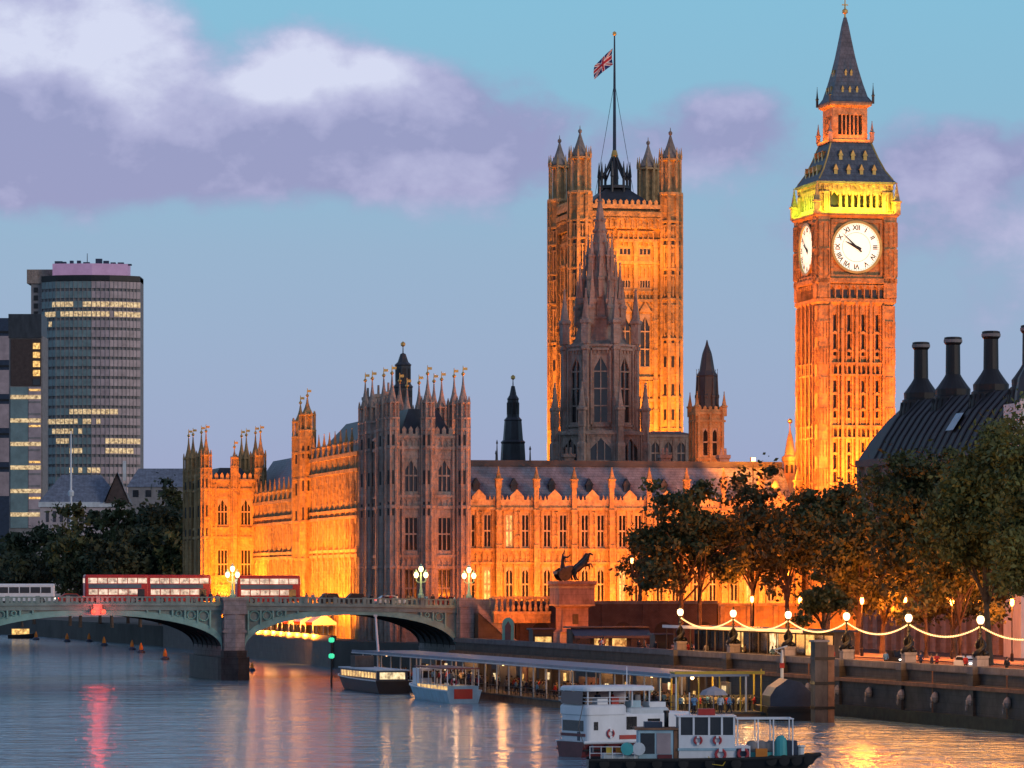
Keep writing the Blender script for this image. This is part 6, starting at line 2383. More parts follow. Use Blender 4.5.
while q < LP - 8:
    w_ = rnd.uniform(2.5, 8.5)
    MB().box(q, q + w_, 8.3, 8.5, .95, rnd.choice((3.2, 3.9, 4.3))).build('windbreak', ('timber', 'brick', 'navy', 'maroon', 'black')[kk % 5], PP)
    if kk % 2 == 0:
        x_ = q + rnd.uniform(.3, w_ - 1.2)
        z_ = rnd.uniform(1.6, 2.6)
        MB().box(x_, x_ + rnd.uniform(.5, 1.3), 8.16, 8.28, z_, z_ + rnd.uniform(.6, 1.3)).build('lit_poster_case', 'lit_pale' if kk % 4 else 'lit_glass', PP)
    q += w_ + rnd.uniform(.1, 2.5)
    kk += 1
rl = MB()
for z in (1.5, 2.0):
    rl.tube([(0, -.1, z), (LP, -.1, z)], .035, 4)
for k in range(76):
    rl.tube([(k * 2, -.1, .95), (k * 2, -.1, 2.0)], .035, 4)
rl.build('railing', 'black_metal', PP)
lm = me_of('ceiling_lamp', lambda: MB().lathe([(.05, 4.7), (.18, 4.6), (.22, 4.4), (.1, 4.25)], 8), 'globe')
mwp = Matrix.Translation(PP.location) @ Matrix.Rotation(R(ANG), 4, 'Z')
for k in range(14):
    inst('ceiling_lamp', lm, PP, TR(5 + 10.8 * k, 2.6 + (k % 3) * 1.3, 0))
    bulb(mwp @ Vector((5 + 10.8 * k, 2.6 + (k % 3) * 1.3, 4.0)), 230, (1, .42, .12), .55)
for k in range(165):
    x, y = rnd.uniform(3, LP - 3), rnd.uniform(.6, 7.2)
    cl = CO[rnd.randrange(7)]
    person(('standing', 'walking', 'leaning')[rnd.randrange(3)], cl, mwp @ Vector((x, y, .96)), rnd.uniform(0, 360), f'person in a {cl} coat waiting in the crowd under the pier roof', 'crowd on the floating pier', .94 + .12 * rnd.random())

# yellow framed canopy at the near end of the pier
cy = thing('yellow_canopy', 'open canopy with a yellow roof edge and yellow posts beside the floating pier', 'canopy', at(676, YH, 437).xy.to_3d() + Vector((0, 0, .9)), 6)
MB().box(0, 9.4, 0, 5, 4.1, 4.25).box(-.15, 9.55, -.15, 0, 4.05, 4.36).build('roof', 'yellow', cy)
for k in range(5):
    MB().lathe([(.07, 0), (.07, 4.1 + (.5 if k == 4 else 0))], 8, .2 + 2.25 * k, .1).build('post', 'yellow', cy)
for k in range(3):
    MB().lathe([(.1, 0), (.1, 4.1)], 8, .2 + 4.5 * k, 4.8).build('post', 'yellow', cy)
MB().box(.2, 9.2, 4.7, 4.9, .1, 1.7).build('rear_screen', 'timber', cy)
MB().box(-.4, 9.8, -.4, 5.2, -.35, -.02).build('floor', 'timber', cy)
MB().box(-.3, 9.7, -.3, 5.1, -1.6, -.36).build('float_hull', 'rust', cy)
for k in range(3):
    bulb(Vector(cy.location) + Vector((1.6 + 3.1 * k, 2.0, 3.6)), 320, (1, .62, .2), .3)
for k in range(14):
    cl = ('white', 'tan', 'black', 'red', 'navy')[k % 5]
    person(('standing', 'leaning', 'walking')[k % 3], cl, Vector(cy.location) + Vector((.8 + .6 * k, rnd.uniform(.6, 4) + .06 * k, .0)), rnd.uniform(0, 360), f'person in a {cl} coat standing under the yellow canopy', 'people under the yellow canopy')

# timber pile, dark workbarge, posts
pp = at(822.5, YH, 432)
tp = thing('mooring_pile', 'massive dark timber pile rising from the water before the river wall', 'mooring pile', (pp.x, 432, 0), 12)
MB().box(-1.05, .35, -.8, .8, -2, zpx(642, 432)).build('timber_baulk', 'timber', tp)
MB().box(.36, 1.05, -.85, .7, -2, zpx(645, 432)).build('steel_fender', 'rust', tp)
MB().box(-1.2, .5, -.95, .95, zpx(642, 432), zpx(640, 432)).build('cap', 'granite', tp)
for z in (1.4, 4.0, 6.6):
    MB().box(-1.12, 1.12, -.9, .84, z, z + .3).build('iron_band', 'black_metal', tp)


def hull(L, B, z0, z1, bow=.28, stern=.0, sheer=.5, flare=.82):
    """a loft of plan outlines: bow at +x, transom at x=0"""
    def ring(f, z, bowx):
        pts = []
        n = 9
        for i in range(n + 1):
            u = i / n
            x = bowx * u
            e = 1.0 if u < 1 - bow else max(0.0, math.cos((u - (1 - bow)) / bow * math.pi / 2)) ** .75
            pts.append((x, B / 2 * f * max(e, .02), u))
        return [(x, -y, z + sheer * u ** 3) for x, y, u in pts] + [(x, y, z + sheer * u ** 3) for x, y, u in pts[::-1]]
    rings = [ring(flare * .8, z0, L * .93), ring(flare, 0.1, L * .95), ring(1, z1, L)]
    n = len(rings[0])
    vs = [p for r in rings for p in r]
    fs = [(i * n + k, i * n + (k + 1) % n, (i + 1) * n + (k + 1) % n, (i + 1) * n + k) for i in range(2) for k in range(n)]
    fs += [tuple(range(n - 1, -1, -1)), tuple(2 * n + k for k in range(n))]
    return MB().add(vs, fs)


def gunwale(L, B, z, bow=.28, sheer=.5, h=.12, w=.1):
    pts = []
    for s in (-1, 1):
        row = []
        for i in range(10):
            u = i / 9
            e = 1.0 if u < 1 - bow else max(0.0, math.cos((u - (1 - bow)) / bow * math.pi / 2)) ** .75
            row.append((L * u, s * B / 2 * max(e, .02), z + sheer * u ** 3))
        pts.append(row)
    b = MB()
    for row in pts:
        b.tube(row, w, 5)
    return b


ring_me = me_of('lifebuoy', lambda: (lambda b: b.add([((.36 + .11 * math.cos(v)) * math.cos(u), -.08 + .11 * math.sin(v), (.36 + .11 * math.cos(v)) * math.sin(u)) for u in [2 * math.pi * i / 18 for i in range(18)] for v in [2 * math.pi * j / 6 for j in range(6)]],
                                                 [(i * 6 + j, ((i + 1) % 18) * 6 + j, ((i + 1) % 18) * 6 + (j + 1) % 6, i * 6 + (j + 1) % 6) for i in range(18) for j in range(6)]))(MB()), 'ring_red')
rband = me_of('lifebuoy_band', lambda: MB().box(-.13, .13, -.2, .02, .22, .5).box(-.13, .13, -.2, .02, -.5, -.22), 'white')


def lifebuoy(parent, x, y, z, sc=1.0, a=0):
    o = inst('lifebuoy', ring_me, parent, TR(x, y, z, a) @ Matrix.Scale(sc, 4))
    inst('band', rband, o)
    return o


bg_ = thing('work_barge', 'black work barge with a humped tarpaulin moored beside the timber pile', 'barge', at(768, YH, 436).xy.to_3d(), 6)
MB().box(0, 5.6, 0, 9, -.5, 1.5).build('hull', 'black', bg_)
MB().box(-.1, 5.7, -.15, .0, .9, 1.3).build('rubbing_strake', 'rubber', bg_)
MB().prism([(.5, 1.5), (5.0, 1.5), (5.0, 2.9), (3.8, 4.1), (2.4, 4.4), (1.1, 3.5), (.5, 2.6)], 1.5, 7).build('tarpaulin', 'navy', bg_)
MB().lathe([(.5, 0), (.5, .5)], 12, 1.4, -.3).build('tyre_fender', 'rubber', bg_)
wp = thing('crane_post', 'slim white crane post standing behind the black work barge', 'post', at(782, YH, 445).xy.to_3d() + Vector((0, 0, -.5)), 0)
zz = lambda q: zpx(q, 445) + .5
MB().lathe([(.2, 0), (.18, zz(660)), (.12, zz(650))], 8).build('post', 'white_dull', wp)
MB().tube([(0, 0, zz(655)), (-.9, 0, zz(650)), (.6, 0, zz(646))], .1, 5).build('jib', 'white_dull', wp)
MB().box(-.25, .25, -.2, .2, zz(668), zz(663)).build('winch', 'red_dull', wp)
wm_ = thing('pier_mast', 'leaning white mast standing on the floating pier under the bridge arch', 'mast', mwp @ Vector((7.0, 1.0, .95)), 0)
MB().tube([(0, 0, 0), (-.1, 0, 4.5), (-.45, 0, 9.1)], [.2, .18, .13], 8).build('pole', 'white', wm_)
MB().box(-.7, -.2, -.2, .2, 8.9, 9.2).build('lamp_head', 'white_dull', wm_)
nv_ = thing('navigation_post', 'post with two green lamps, one above the other, standing in the river under the arch', 'navigation post', at(331.5, YH, 572).xy.to_3d(), 0)
MB().lathe([(.16, -1), (.12, 7.2)], 8).build('post', 'black_metal', nv_)
for q in (640, 656):
    MB().lathe([(.2, zpx(q, 572) - .35), (.42, zpx(q, 572) - .2), (.42, zpx(q, 572) + .2), (.2, zpx(q, 572) + .35)], 10).build('green_lamp', 'green_lamp', nv_)

# ------------------------------------------------------------------ boats
# tour boat with a red panel on its stern
tb = thing('tour_boat', 'white tour boat with a red panel on its stern alongside the floating pier', 'boat', at(464, YH, 498).xy.to_3d(), 104.5)
hull(26, 4.4, -.6, 1.55, .3).build('hull', 'cyan', tb)
gunwale(26, 4.4, 1.55, .3).build('gunwale', 'white', tb)
MB().box(-.08, .0, -1.05, 1.25, .55, 1.75).build('stern_panel', 'red', tb)
MB().box(.3, 17, -1.9, 1.9, 1.56, 2.1).build('cabin', 'cyan', tb)
for k in range(9):
    MB().box(.8 + 1.8 * k, 2.2 + 1.8 * k, 1.88, 1.93, 1.62, 2.06).build('window', 'lit_glass', tb)
MB().box(.2, 17.5, -2.1, 2.1, 4.15, 4.3).build('canopy', 'maroon', tb)
for k in range(6):
    for s in (-1.95, 1.95):
        MB().lathe([(.06, 2.1), (.06, 4.15)], 6, .5 + 3.3 * k, s).build('post', 'white', tb)
MB().box(18, 21.5, -1.4, 1.4, 1.6, 3.9).build('wheelhouse', 'white', tb)
MB().box(17.9, 18.01, -1.1, 1.1, 2.7, 3.6).build('window', 'glass', tb)
lifebuoy(tb, .3, 1.2, 2.6, .9, -90)
mt = Matrix.Translation(tb.location) @ Matrix.Rotation(R(104.5), 4, 'Z')
bulb(mt @ Vector((4, 0, 3.6)), 110, (1, .55, .25), .3)
bulb(mt @ Vector((12, 0, 3.6)), 110, (1, .55, .25), .3)
for k in range(16):
    cl = CO[rnd.randrange(7)]
    person('standing' if k % 2 else 'leaning', cl, mt @ Vector((1 + .95 * k, rnd.uniform(-1.4, 1.4), 2.1)), rnd.uniform(0, 360), f'person in a {cl} coat on the deck of the red panelled tour boat', 'passengers on the tour boat')
# dark river boat behind it
db = thing('river_boat', 'dark low river boat with a lit row of windows moored beyond the tour boat', 'boat', at(394, YH, 540).xy.to_3d(), 104.5)
hull(30, 5.0, -.6, 1.7, .25).build('hull', 'black', db)
gunwale(30, 5.0, 1.7, .25).build('gunwale', 'white_dull', db)
MB().box(1, 24, -2.1, 2.1, 1.7, 3.0).build('cabin', 'navy', db)
for k in range(12):
    MB().box(1.5 + 1.85 * k, 2.9 + 1.85 * k, 2.08, 2.13, 2.0, 2.75).build('window', 'lit_glass', db)
MB().box(.8, 24.4, -2.3, 2.3, 3.0, 3.15).build('roof', 'white_dull', db)
MB().box(18, 21, -1.3, 1.3, 3.16, 4.7).build('wheelhouse', 'timber', db)
MB().box(.9, 1.01, -1.7, 1.7, 1.9, 2.8).build('rear_window', 'lit_pale', db)
# small lit boat far under the left arch
sb_ = thing('launch', 'tiny launch with an orange lit cabin far upstream under the arch', 'boat', at(8, YH, 1050).xy.to_3d(), 5)
hull(4.6 * 1.6, 2.6, -.4, 1.0, .3).build('hull', 'black', sb_)
MB().box(1, 5.4, -1, 1, 1.0, 2.5).build('cabin', 'lit_glass', sb_)
MB().box(.8, 5.6, -1.1, 1.1, 2.5, 2.7).build('roof', 'timber', sb_)

# white two deck boat
wb = thing('passenger_boat', 'white two-deck passenger boat with a rounded canopy in front of the pier', 'boat', at(587, YH, 346).xy.to_3d(), 29)
Lw, Bw = 11.5, 4.7


def wslab(x0, x1, y0, y1, z0, z1, r=.5):
    b = rounded(x1 - x0, y1 - y0, z0, z1, r, x0)
    b.v = [(x, y + (y0 + y1) / 2, z) for x, y, z in b.v]
    return b


h = hull(Lw + 2.5, Bw, -.5, 1.25, .35, 0, .5)
h.v = [(x - .3, y + Bw / 2, z) for x, y, z in h.v]
h.build('hull', 'maroon', wb)
g = gunwale(Lw + 2.5, Bw, 1.27, .35, .5, w=.13)
g.v = [(x - .3, y + Bw / 2, z) for x, y, z in g.v]
g.build('rubbing_rail', 'white', wb)
wslab(0, Lw - 1, .05, Bw - .05, 1.28, 3.75, .45).build('deckhouse', 'white', wb)
wslab(-.1, 4.0, -.05, Bw + .05, 3.6, 4.45, .5).build('upper_bulwark', 'white', wb)
wslab(4.1, 8.3, .1, Bw - .1, 3.6, 4.15, .4).build('upper_bulwark', 'white_dull', wb)
for x in (.25, 2.4, 4.6, 6.3):
    for y in (.3, Bw - .3):
        MB().lathe([(.07, 4.3), (.07, 5.75)], 6, x, y).build('canopy_post', 'white', wb)
wslab(-.2, 6.9, -.1, Bw + .1, 5.6, 6.0, .8).build('canopy', 'white', wb)
MB().add([(-.16, .5, 4.5), (-.16, Bw - .5, 4.5), (-.1, Bw - .5, 5.55), (-.1, .5, 5.55)], [(3, 2, 1, 0)]).build('rear_screen', 'glass', wb)
MB().box(.4, 6.2, Bw - .45, Bw - .35, 4.45, 5.5).build('far_screen', 'pink_glass', wb)
MB().box(-.035, .02, .6, Bw - .6, 2.2, 3.1).build('window', 'glass', wb)
MB().box(3.9, 4.9, .01, .08, 2.3, 3.4).build('window', 'glass', wb)
MB().box(.7, 1.1, .01, .08, 2.3, 3.0).build('window', 'glass', wb)
MB().box(6.0, 7.2, .01, .08, 2.2, 3.2).build('window', 'glass', wb)
lifebuoy(wb, 2.3, .02, 2.0, .85)
MB().box(1.2, 2.2, .3, 1.2, 4.46, 4.95).build('locker', 'white', wb)
MB().box(4.6, 5.6, .5, 1.5, 4.16, 4.75).build('locker', 'cyan', wb)
MB().box(6.4, 8.0, .4, 1.6, 4.16, 4.6).build('locker', 'white', wb)
MB().lathe([(.05, 6.0), (.04, 7.6)], 6, 5.2, 2.2).build('mast', 'white', wb)
rl = MB()
for z in (4.75, 5.05):
    rl.tube([(-.05, Bw, z), (-.05, 0, z), (4.0, 0, z)], .03, 4)
rl.build('rail', 'white', wb)
mb_ = Matrix.Translation(wb.location) @ Matrix.Rotation(R(29), 4, 'Z')
for k, cl in enumerate(('black', 'navy', 'red')):
    person(('leaning', 'standing', 'standing')[k], cl, mb_ @ Vector((1.0 + 1.6 * k, 2.4 + .3 * k, 3.76)), (40, 190, 300)[k], f'person in a {cl} coat on the upper deck of the white passenger boat', 'people on the passenger boat')

g = gunwale(Lw + 2.5, Bw, .62, .35, .5, w=.09)
g.v = [(x - .3, y * .985 + Bw / 2, z) for x, y, z in g.v]
g.build('rubbing_strake', 'rubber', wb)
for k in range(6):
    MB().lathe([(.05, 1.1), (.16, .95), (.17, .45), (.05, .3)], 8, .4 + 1.5 * k, -.16).build('fender', 'rubber' if k % 2 else 'navy', wb)
MB().box(3.2, 7.6, -.02, .04, 1.5, 1.85).build('name_board', 'red_dull', wb)
MB().box(-.06, .0, .3, Bw - .3, 1.75, 2.0).build('stern_stripe', 'maroon', wb)
MB().box(-.05, .02, 1.2, 1.6, 1.4, 2.15).build('stern_door', 'navy', wb)
MB().tube([(-.1, .5, 4.4), (-1.2, -.6, 2.6), (-1.0, -1.4, .9)], .035, 4).build('rope', 'timber', wb)
MB().box(2.6, 3.3, .3, .9, 4.46, 5.1).build('locker', 'red_dull', wb)
MB().box(5.7, 6.2, 1.6, 2.2, 4.16, 5.2).build('vent_box', 'concrete', wb)

# work boat in the foreground
tg = thing('work_boat', 'low grey blue work boat with life rings on its cabin in the foreground', 'boat', at(588, YH, 318).xy.to_3d() + Vector((0, 1.9, 0)), 1.5)
LT_ = 18.2
hull(LT_, 4.2, -.6, .95, .22, 0, .35).build('hull', 'black', tg)
gunwale(LT_, 4.2, 1.0, .22, .35, w=.16).build('rubbing_rail', 'rubber', tg)
MB().box(1.2, 4.6, -1.5, 1.5, .96, 1.45).build('hold_cover', 'white_dull', tg)
MB().box(3.9, 6.6, -1.55, 1.55, .96, 3.35).build('aft_cabin', 'cyan', tg)
MB().box(3.6, 6.95, -1.75, 1.75, 3.35, 3.5).build('aft_roof', 'rust', tg)
for k in range(2):
    MB().box(4.05 + 1.25 * k, 5.15 + 1.25 * k, -1.59, -1.53, 1.5, 3.1).build('window', 'glass' if k == 0 else 'pink_glass', tg)
MB().box(6.63, 7.0, -1.6, 1.6, .96, 3.3).build('bulkhead', 'rust', tg)
MB().box(7.02, 11.4, -1.7, 1.7, .96, 2.95).build('main_cabin', 'white', tg)
fr = MB()
for x in (7.02, 8.1, 9.3, 10.3, 11.25):
    for y in (-1.7, 1.56):
        fr.box(x, x + .15, y, y + .14, 2.95, 4.35)
fr.box(6.9, 11.5, -1.8, 1.8, 4.35, 4.47)
fr.build('wheelhouse_frame', 'white', tg)
MB().box(7.1, 11.3, -1.55, 1.5, 2.96, 4.34).build('wheelhouse_glass', 'glass', tg)
MB().box(6.95, 11.45, -1.78, -1.705, 1.75, 1.95).build('side_stripe', 'cyan', tg)
for x, z, s in ((8.5, 2.55, .78), (10.0, 2.55, .78), (10.25, 1.45, 1.02), (12.0, 1.5, 1.02)):
    lifebuoy(tg, x, -1.78, z, s)
MB().box(11.42, 12.6, -1.6, 1.6, .96, 2.1).build('engine_casing', 'white', tg)
MB().box(12.62, 14.6, -1.4, 1.4, .96, 1.6).build('winch_bed', 'teal_paint', tg)
for x in (12.9, 13.7, 14.4):
    MB(Matrix.Translation((x, 0, 2.0)) @ Matrix.Rotation(R(90), 4, 'X')).lathe([(.12, -1.1), (.45, -1.05), (.45, -.9), (.22, -.85), (.22, .85), (.45, .9), (.45, 1.05), (.12, 1.1)], 12).build('winch_drum', 'concrete', tg)
gf = MB()
for x in (11.6, 13.2, 14.4, 15.9):
    for y in (-1.5, 1.5):
        gf.lathe([(.055, 1.0), (.055, 4.2)], 6, x, y)
for y in (-1.5, 1.5):
    gf.tube([(11.5, y, 4.2), (16.0, y, 4.2)], .06, 6)
for x in (11.6, 15.9):
    gf.tube([(x, -1.5, 4.2), (x, 1.5, 4.2)], .06, 6)
gf.build('gantry_frame', 'white', tg)
MB().box(14.7, 16.3, -1.0, 1.0, 1.0, 2.5).build('tank', 'navy', tg)
MB().lathe([(.45, 1.0), (.5, 1.4), (.45, 2.6), (.2, 2.9)], 12, 15.0, -1.2).build('drum', 'teal_paint', tg)
MB().lathe([(.3, 1.0), (.3, 1.9), (.4, 2.0), (.4, 2.1)], 10, 16.6, -.5).build('bollard', 'white_dull', tg)
for k in range(4):
    MB(Matrix.Translation((14.2 + k * 1.0, -2.02 + .09 * k * k, 1.0)) @ Matrix.Rotation(R(90), 4, 'X')).lathe([(.16, -.12), (.42, -.1), (.42, .1), (.16, .12)], 14).build('tyre_fender', 'rubber', tg)
MB().box(8.6, 9.9, -.9, .6, 4.48, 4.95).build('roof_locker', 'red_dull', tg)
MB().lathe([(.05, 4.48), (.05, 6.2)], 6, 8.0, .6).build('mast', 'white', tg)
MB().lathe([(1.15, 6.0), (.9, 6.35), (.3, 6.6), (.05, 6.7)], 10, 9.9, .7).lathe([(.05, 4.48), (.05, 6.1)], 6, 9.9, .7).build('parasol', 'pale_wall', tg)
for k in range(3):
    MB().box(1.4 + .75 * k, 1.9 + .75 * k, -1.4, -.9, 1.46, 2.05).build('crate', ('yellow', 'orange_cloth', 'white')[k], tg)
for k in range(2):
    MB(Matrix.Translation((3.0 + .9 * k, -1.75, 1.9)) @ Matrix.Rotation(R(90), 4, 'X')).lathe([(.12, -.3), (.5, -.28), (.5, .28), (.12, .3)], 14).build('cable_reel', 'white_dull' if k else 'teal_paint', tg)
for k in range(6):
    MB(Matrix.Translation((1.2 + k * 2.05, -2.0 - .1, .75)) @ Matrix.Rotation(R(90), 4, 'X')).lathe([(.16, -.12), (.4, -.1), (.4, .1), (.16, .12)], 14).build('tyre_fender', 'rubber', tg)
rr_ = MB()
for z in (1.55, 2.05):
    rr_.tube([(.1, -1.75, z), (3.6, -2.0, z)], .03, 4)
for k in range(5):
    rr_.tube([(.1 + .87 * k, -1.78 - .05 * k, .95), (.1 + .87 * k, -1.78 - .05 * k, 2.1)], .03, 4)
rr_.build('railing', 'white', tg)
MB().box(11.5, 12.5, -1.66, -1.6, 1.1, 1.9).build('vent_grille', 'navy', tg)
MB().box(5.35, 6.5, -1.6, -1.54, 1.0, 1.45).build('kick_panel', 'maroon', tg)
MB().tube([(9.3, -1.9, 1.3), (9.6, -2.2, .7), (10.4, -2.2, .6), (10.8, -1.9, 1.2)], .04, 4).build('rope', 'yellow', tg)
MB().box(13.0, 13.9, -1.9, -1.2, 1.0, 1.9).build('fish_box', 'orange_cloth', tg)
MB().box(4.4, 5.8, -.8, .7, 3.51, 3.95).build('roof_hatch', 'navy', tg)
MB().lathe([(.18, 3.5), (.18, 4.6), (.24, 4.65), (.24, 4.8)], 10, 6.2, .6).build('funnel', 'black', tg)
mg = Matrix.Translation(tg.location) @ Matrix.Rotation(R(1.5), 4, 'Z')
for k, (x, cl) in enumerate(((8.3, 'blue'), (10.4, 'white'), (11.1, 'blue'))):
    person(('leaning', 'standing', 'walking')[k], cl, mg @ Vector((x, -.2 + .3 * k, 4.48)), (20, 340, 80)[k],
           ('person in a blue coat on the work boat roof beside the red locker', 'person in a white coat on the work boat roof under the parasol', 'person in a blue coat at the front edge of the work boat roof')[k], 'crew on the work boat', .9)

# buoys
byd = thing('mooring_buoy', 'x', 'buoy')
MB().lathe([(.5, -.4), (.95, .0), (.95, .45), (.55, .75)], 12).build('float', 'navy', byd)
MB().lathe([(.5, .75), (.42, 1.5), (.16, 2.2), (.05, 2.4)], 10).build('cone', 'orange_cloth', byd)
for i, (px_, yb) in enumerate(((36, 640), (67, 642), (78, 639), (89, 642), (104, 646), (132, 650), (141, 653), (165, 660), (252, 671))):
    o = byd if i == 0 else dup(byd)
    Y = CZ * F / (yb - YH)
    p = at(px_, YH, Y)
    o.location = (p.x, Y, 0)
    o.scale = [.9 if i < 8 else .6] * 3
    tag(o, ('small orange topped mooring buoy seen far off under the wide arch' if i < 8 else 'lone mooring buoy on the orange water beside the stone pier'), 'buoy', 'mooring buoys upstream of the bridge')

# ------------------------------------------------------------------ statue on its plinth
sp0 = at(572, YH, 616)
PL_ = thing('statue_plinth', 'orange lit granite plinth carrying the black chariot statue', 'plinth', (sp0.x, 616, 4.6), BA)
zz = lambda q: zpx(q, 616) - 4.6
MB().box(-2.3, 1.7, -1.6, 2.6, 0, zz(632)).build('base', 'granite', PL_)
MB().square([(2.25, zz(632)), (2.0, zz(629)), (2.0, zz(608)), (2.5, zz(605))]).build('lower_block', 'pink_granite', PL_)
MB().square([(2.75, zz(605)), (2.75, zz(586)), (3.05, zz(584)), (3.05, zz(581))]).build('upper_block', 'pink_granite', PL_)
MB().box(-.45, .45, -2.06, -1.98, zz(624), zz(614)).build('plaque', 'bronze', PL_)
for q in (606, 588):
    MB().square([(2.85, zz(q)), (2.85, zz(q) + .25)]).build('moulding', 'stone_trim', PL_)
flood('floodlight', Vector((sp0.x, 609, 6)), Vector((sp0.x, 614, 12)), (1, 0, 0), 4, .4, 600, SODIUM)
SZ = zpx(581, 616) + .02
ST = thing('chariot_statue', 'black bronze statue of a figure in a chariot with two rearing horses', 'statue', (sp0.x + .2, 616, SZ), BA + 4)
ST.scale = (1.36, 1.36, 1.36)


def horse(dx_, dy_, sgn):
    V = [(0, 0, 1.35), (.55, 0, 1.75), (1.05, 0, 2.15), (1.35, 0, 2.75), (1.55, 0, 3.2), (2.0, 0, 3.0),
         (-.1, .22, 1.1), (-.25, .25, .62), (-.05, .25, .05), (-.1, -.22, 1.1), (-.2, -.25, .6), (.15, -.25, .05),
         (1.1, .2, 1.85), (1.65, .22, 1.75), (1.6, .22, 1.3), (1.1, -.2, 1.85), (1.75, -.22, 2.0), (1.85, -.22, 1.5), (-.35, 0, 1.35), (-.75, 0, .9)]
    E = [(0, 1), (1, 2), (2, 3), (3, 4), (4, 5), (0, 6), (6, 7), (7, 8), (0, 9), (9, 10), (10, 11), (2, 12), (12, 13), (13, 14), (2, 15), (15, 16), (16, 17), (0, 18), (18, 19)]
    Rr = [.42, .40, .38, .22, .17, .1, .22, .12, .09, .22, .12, .09, .15, .1, .07, .15, .1, .07, .12, .05]
    me = skin_mesh(V, E, Rr, 1)
    me.materials.append(M['bronze'])
    return inst('horse', me, ST, TR(dx_, dy_, 0) @ Matrix.Rotation(R(sgn * 7), 4, 'Z') @ Matrix.Scale(.95, 4))


horse(.1, -.75, -1)
horse(.3, .65, 1)
ch = MB().prism([(-2.6, .75), (-.9, .75), (-.7, 1.7), (-1.2, 1.6), (-1.8, 1.15), (-2.6, 1.05)], -.7, .7)
ch.build('chariot', 'bronze', ST).location = (.45, 0, 0)
for s in (-.85, .85):
    m = Matrix.Translation((-1.25, s, .72)) @ Matrix.Rotation(R(90), 4, 'X')
    MB(m).lathe([(.55, -.07), (.72, -.07), (.72, .07), (.55, .07)], 16).lathe([(.12, -.1), (.12, .1)], 8).box(-.6, .6, -.05, .05, -.04, .04).box(-.05, .05, -.6, .6, -.04, .04).build('chariot_wheel', 'bronze', ST)
V = [(-1.7, 0, 1.3), (-1.7, 0, 1.9), (-1.68, 0, 2.5), (-1.66, 0, 2.8), (-1.64, 0, 3.05), (-1.6, .3, 2.6), (-1.4, .6, 3.0), (-1.2, .7, 3.5), (-1.6, -.3, 2.6), (-1.3, -.6, 2.6), (-1.0, -.7, 2.9), (-1.75, .18, .85), (-1.75, -.18, .85)]
me = skin_mesh(V, [(0, 1), (1, 2), (2, 3), (3, 4), (2, 5), (5, 6), (6, 7), (2, 8), (8, 9), (9, 10), (0, 11), (0, 12)], [.36, .24, .24, .1, .16, .1, .08, .06, .1, .08, .06, .3, .3], 1)
me.materials.append(M['bronze'])
inst('figure', me, ST, TR(.45, 0, 0))
MB().tube([(-1.15, .72, 1.9), (-1.2, .7, 3.4), (-1.25, .68, 4.3)], [.04, .04, .02], 5).build('spear', 'bronze', ST).location = (.45, 0, 0)

# ------------------------------------------------------------------ kiosks and signs by the pier
ks = thing('pier_kiosk', 'lit kiosk with a dark blue awning below the statue plinth', 'kiosk', (emb_x(566, 2.0), 566, 4.6), BA)
MB().box(0, 10.5, 1.2, 4.5, 0, 3.6).build('wall', 'timber', ks)
MB().add([(-.3, -1.0, 2.7), (10.8, -1.0, 2.7), (10.8, 1.3, 3.75), (-.3, 1.3, 3.75)], [(0, 1, 2, 3)]).add([(-.3, -1.0, 2.35), (10.8, -1.0, 2.35), (10.8, -1.0, 2.7), (-.3, -1.0, 2.7)], [(0, 1, 2, 3)]).build('awning', 'navy', ks)
for k in range(4):
    MB().box(.5 + 2.6 * k, 2.5 + 2.6 * k, 1.1, 1.18, 1.1, 2.3).build('counter_window', 'lit_glass' if k in (1, 2) else 'glass', ks)
MB().box(.2, 10.3, .8, 1.19, .8, 1.05).build('counter', 'white_dull', ks)
MB().box(-.4, 10.9, .9, 4.8, 3.76, 3.95).build('roof', 'lead', ks)
pvn = thing('pier_pavilion', 'long low glazed pavilion with a lit white roof edge behind the river wall', 'pavilion', (emb_x(524, 2.2), 524, 5.36), ANG)
MB().box(0, 54, 3.5, 6.0, 0, 3.6).build('wall', 'timber', pvn)
MB().box(-.5, 54.5, -.5, 6.2, 3.62, 3.85).build('roof', 'navy', pvn)
MB().box(-.6, 54.6, -.62, -.51, 3.55, 3.92).build('roof_edge', 'white', pvn)
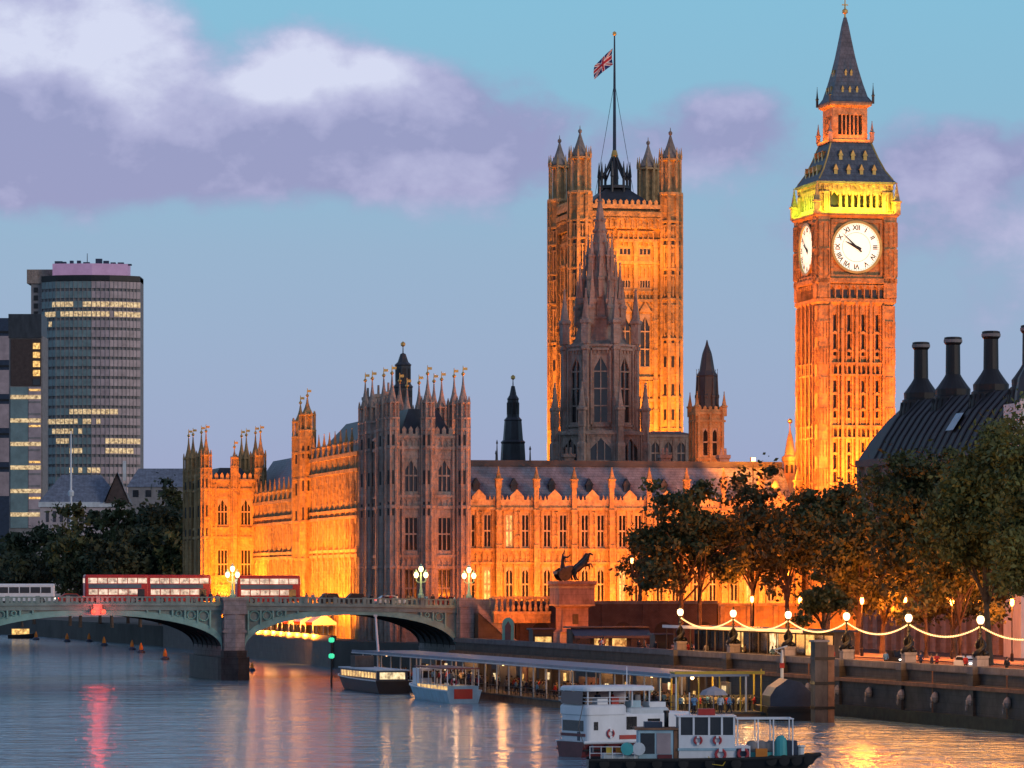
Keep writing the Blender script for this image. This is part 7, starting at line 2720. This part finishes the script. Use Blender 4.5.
for k in range(16):
    MB().box(.5 + 3.36 * k, 3.4 + 3.36 * k, 3.4, 3.48, .8, 3.2).build('window', 'lit_glass' if k in (5, 13) else ('lit_pale' if k == 9 else 'glass'), pvn)
    MB().lathe([(.08, 0), (.08, 3.62)], 6, .3 + 3.4 * k, -.3).build('post', 'timber', pvn)
ta = thing('turquoise_sign', 'round topped turquoise sign board at the foot of the bridge stairs', 'sign', at(508, YH, 598).xy.to_3d() + Vector((0, 0, .95)), 10)
zz = lambda q: zpx(q, 598) - .95
w2 = .85
arc = [(w2 * math.cos(math.pi * k / 10), zz(624) + w2 * 1.1 * math.sin(math.pi * k / 10)) for k in range(11)]
MB().prism([(-w2, zz(643))] + [(w2, zz(643))] + arc, -.12, .12).build('board', 'teal_paint', ta)
MB().prism([(-w2 * .55, zz(640)), (w2 * .45, zz(640)), (w2 * .5, zz(626)), (0, zz(621)), (-w2 * .55, zz(626))], -.16, -.122).build('panel', 'navy', ta)
for s in (-.6, .6):
    MB().lathe([(.08, 0), (.08, zz(643))], 6, s, 0).build('leg', 'black_metal', ta)

# people along the river wall
for k in range(26):
    Y = 410 + 6.2 * k + rnd.uniform(-2, 2)
    cl = CO[rnd.randrange(7)]
    person(('walking', 'standing', 'leaning')[k % 3], cl, (emb_x(Y, rnd.uniform(1.8, 7)), Y, 5.36), rnd.uniform(0, 360), f'person in a {cl} coat on the pavement behind the river wall', 'people along the river wall', 1.02)

for px_, w_, lb in ((533, 3.0, 'black ticket booth between the turquoise sign and the statue plinth'), (655, 2.2, 'black ticket booth at the far end of the glazed pavilion')):
    Yb = 585 if px_ < 600 else 530
    bt = thing('ticket_booth', lb, 'booth', at(px_, YH, Yb).xy.to_3d() + Vector((0, 0, 4.6)), BA)
    MB().box(0, w_, 0, 2.4, 0, 3.3).build('wall', 'black', bt)
    MB().box(-.3, w_ + .3, -.4, 2.6, 3.3, 3.5).build('roof', 'navy', bt)
    MB().box(.3, w_ - .3, -.06, -.001, 1.2, 2.3).build('window', 'lit_glass' if px_ < 600 else 'glass', bt)
    MB().box(.1, w_ - .1, -.3, -.07, 1.0, 1.12).build('counter', 'concrete', bt)
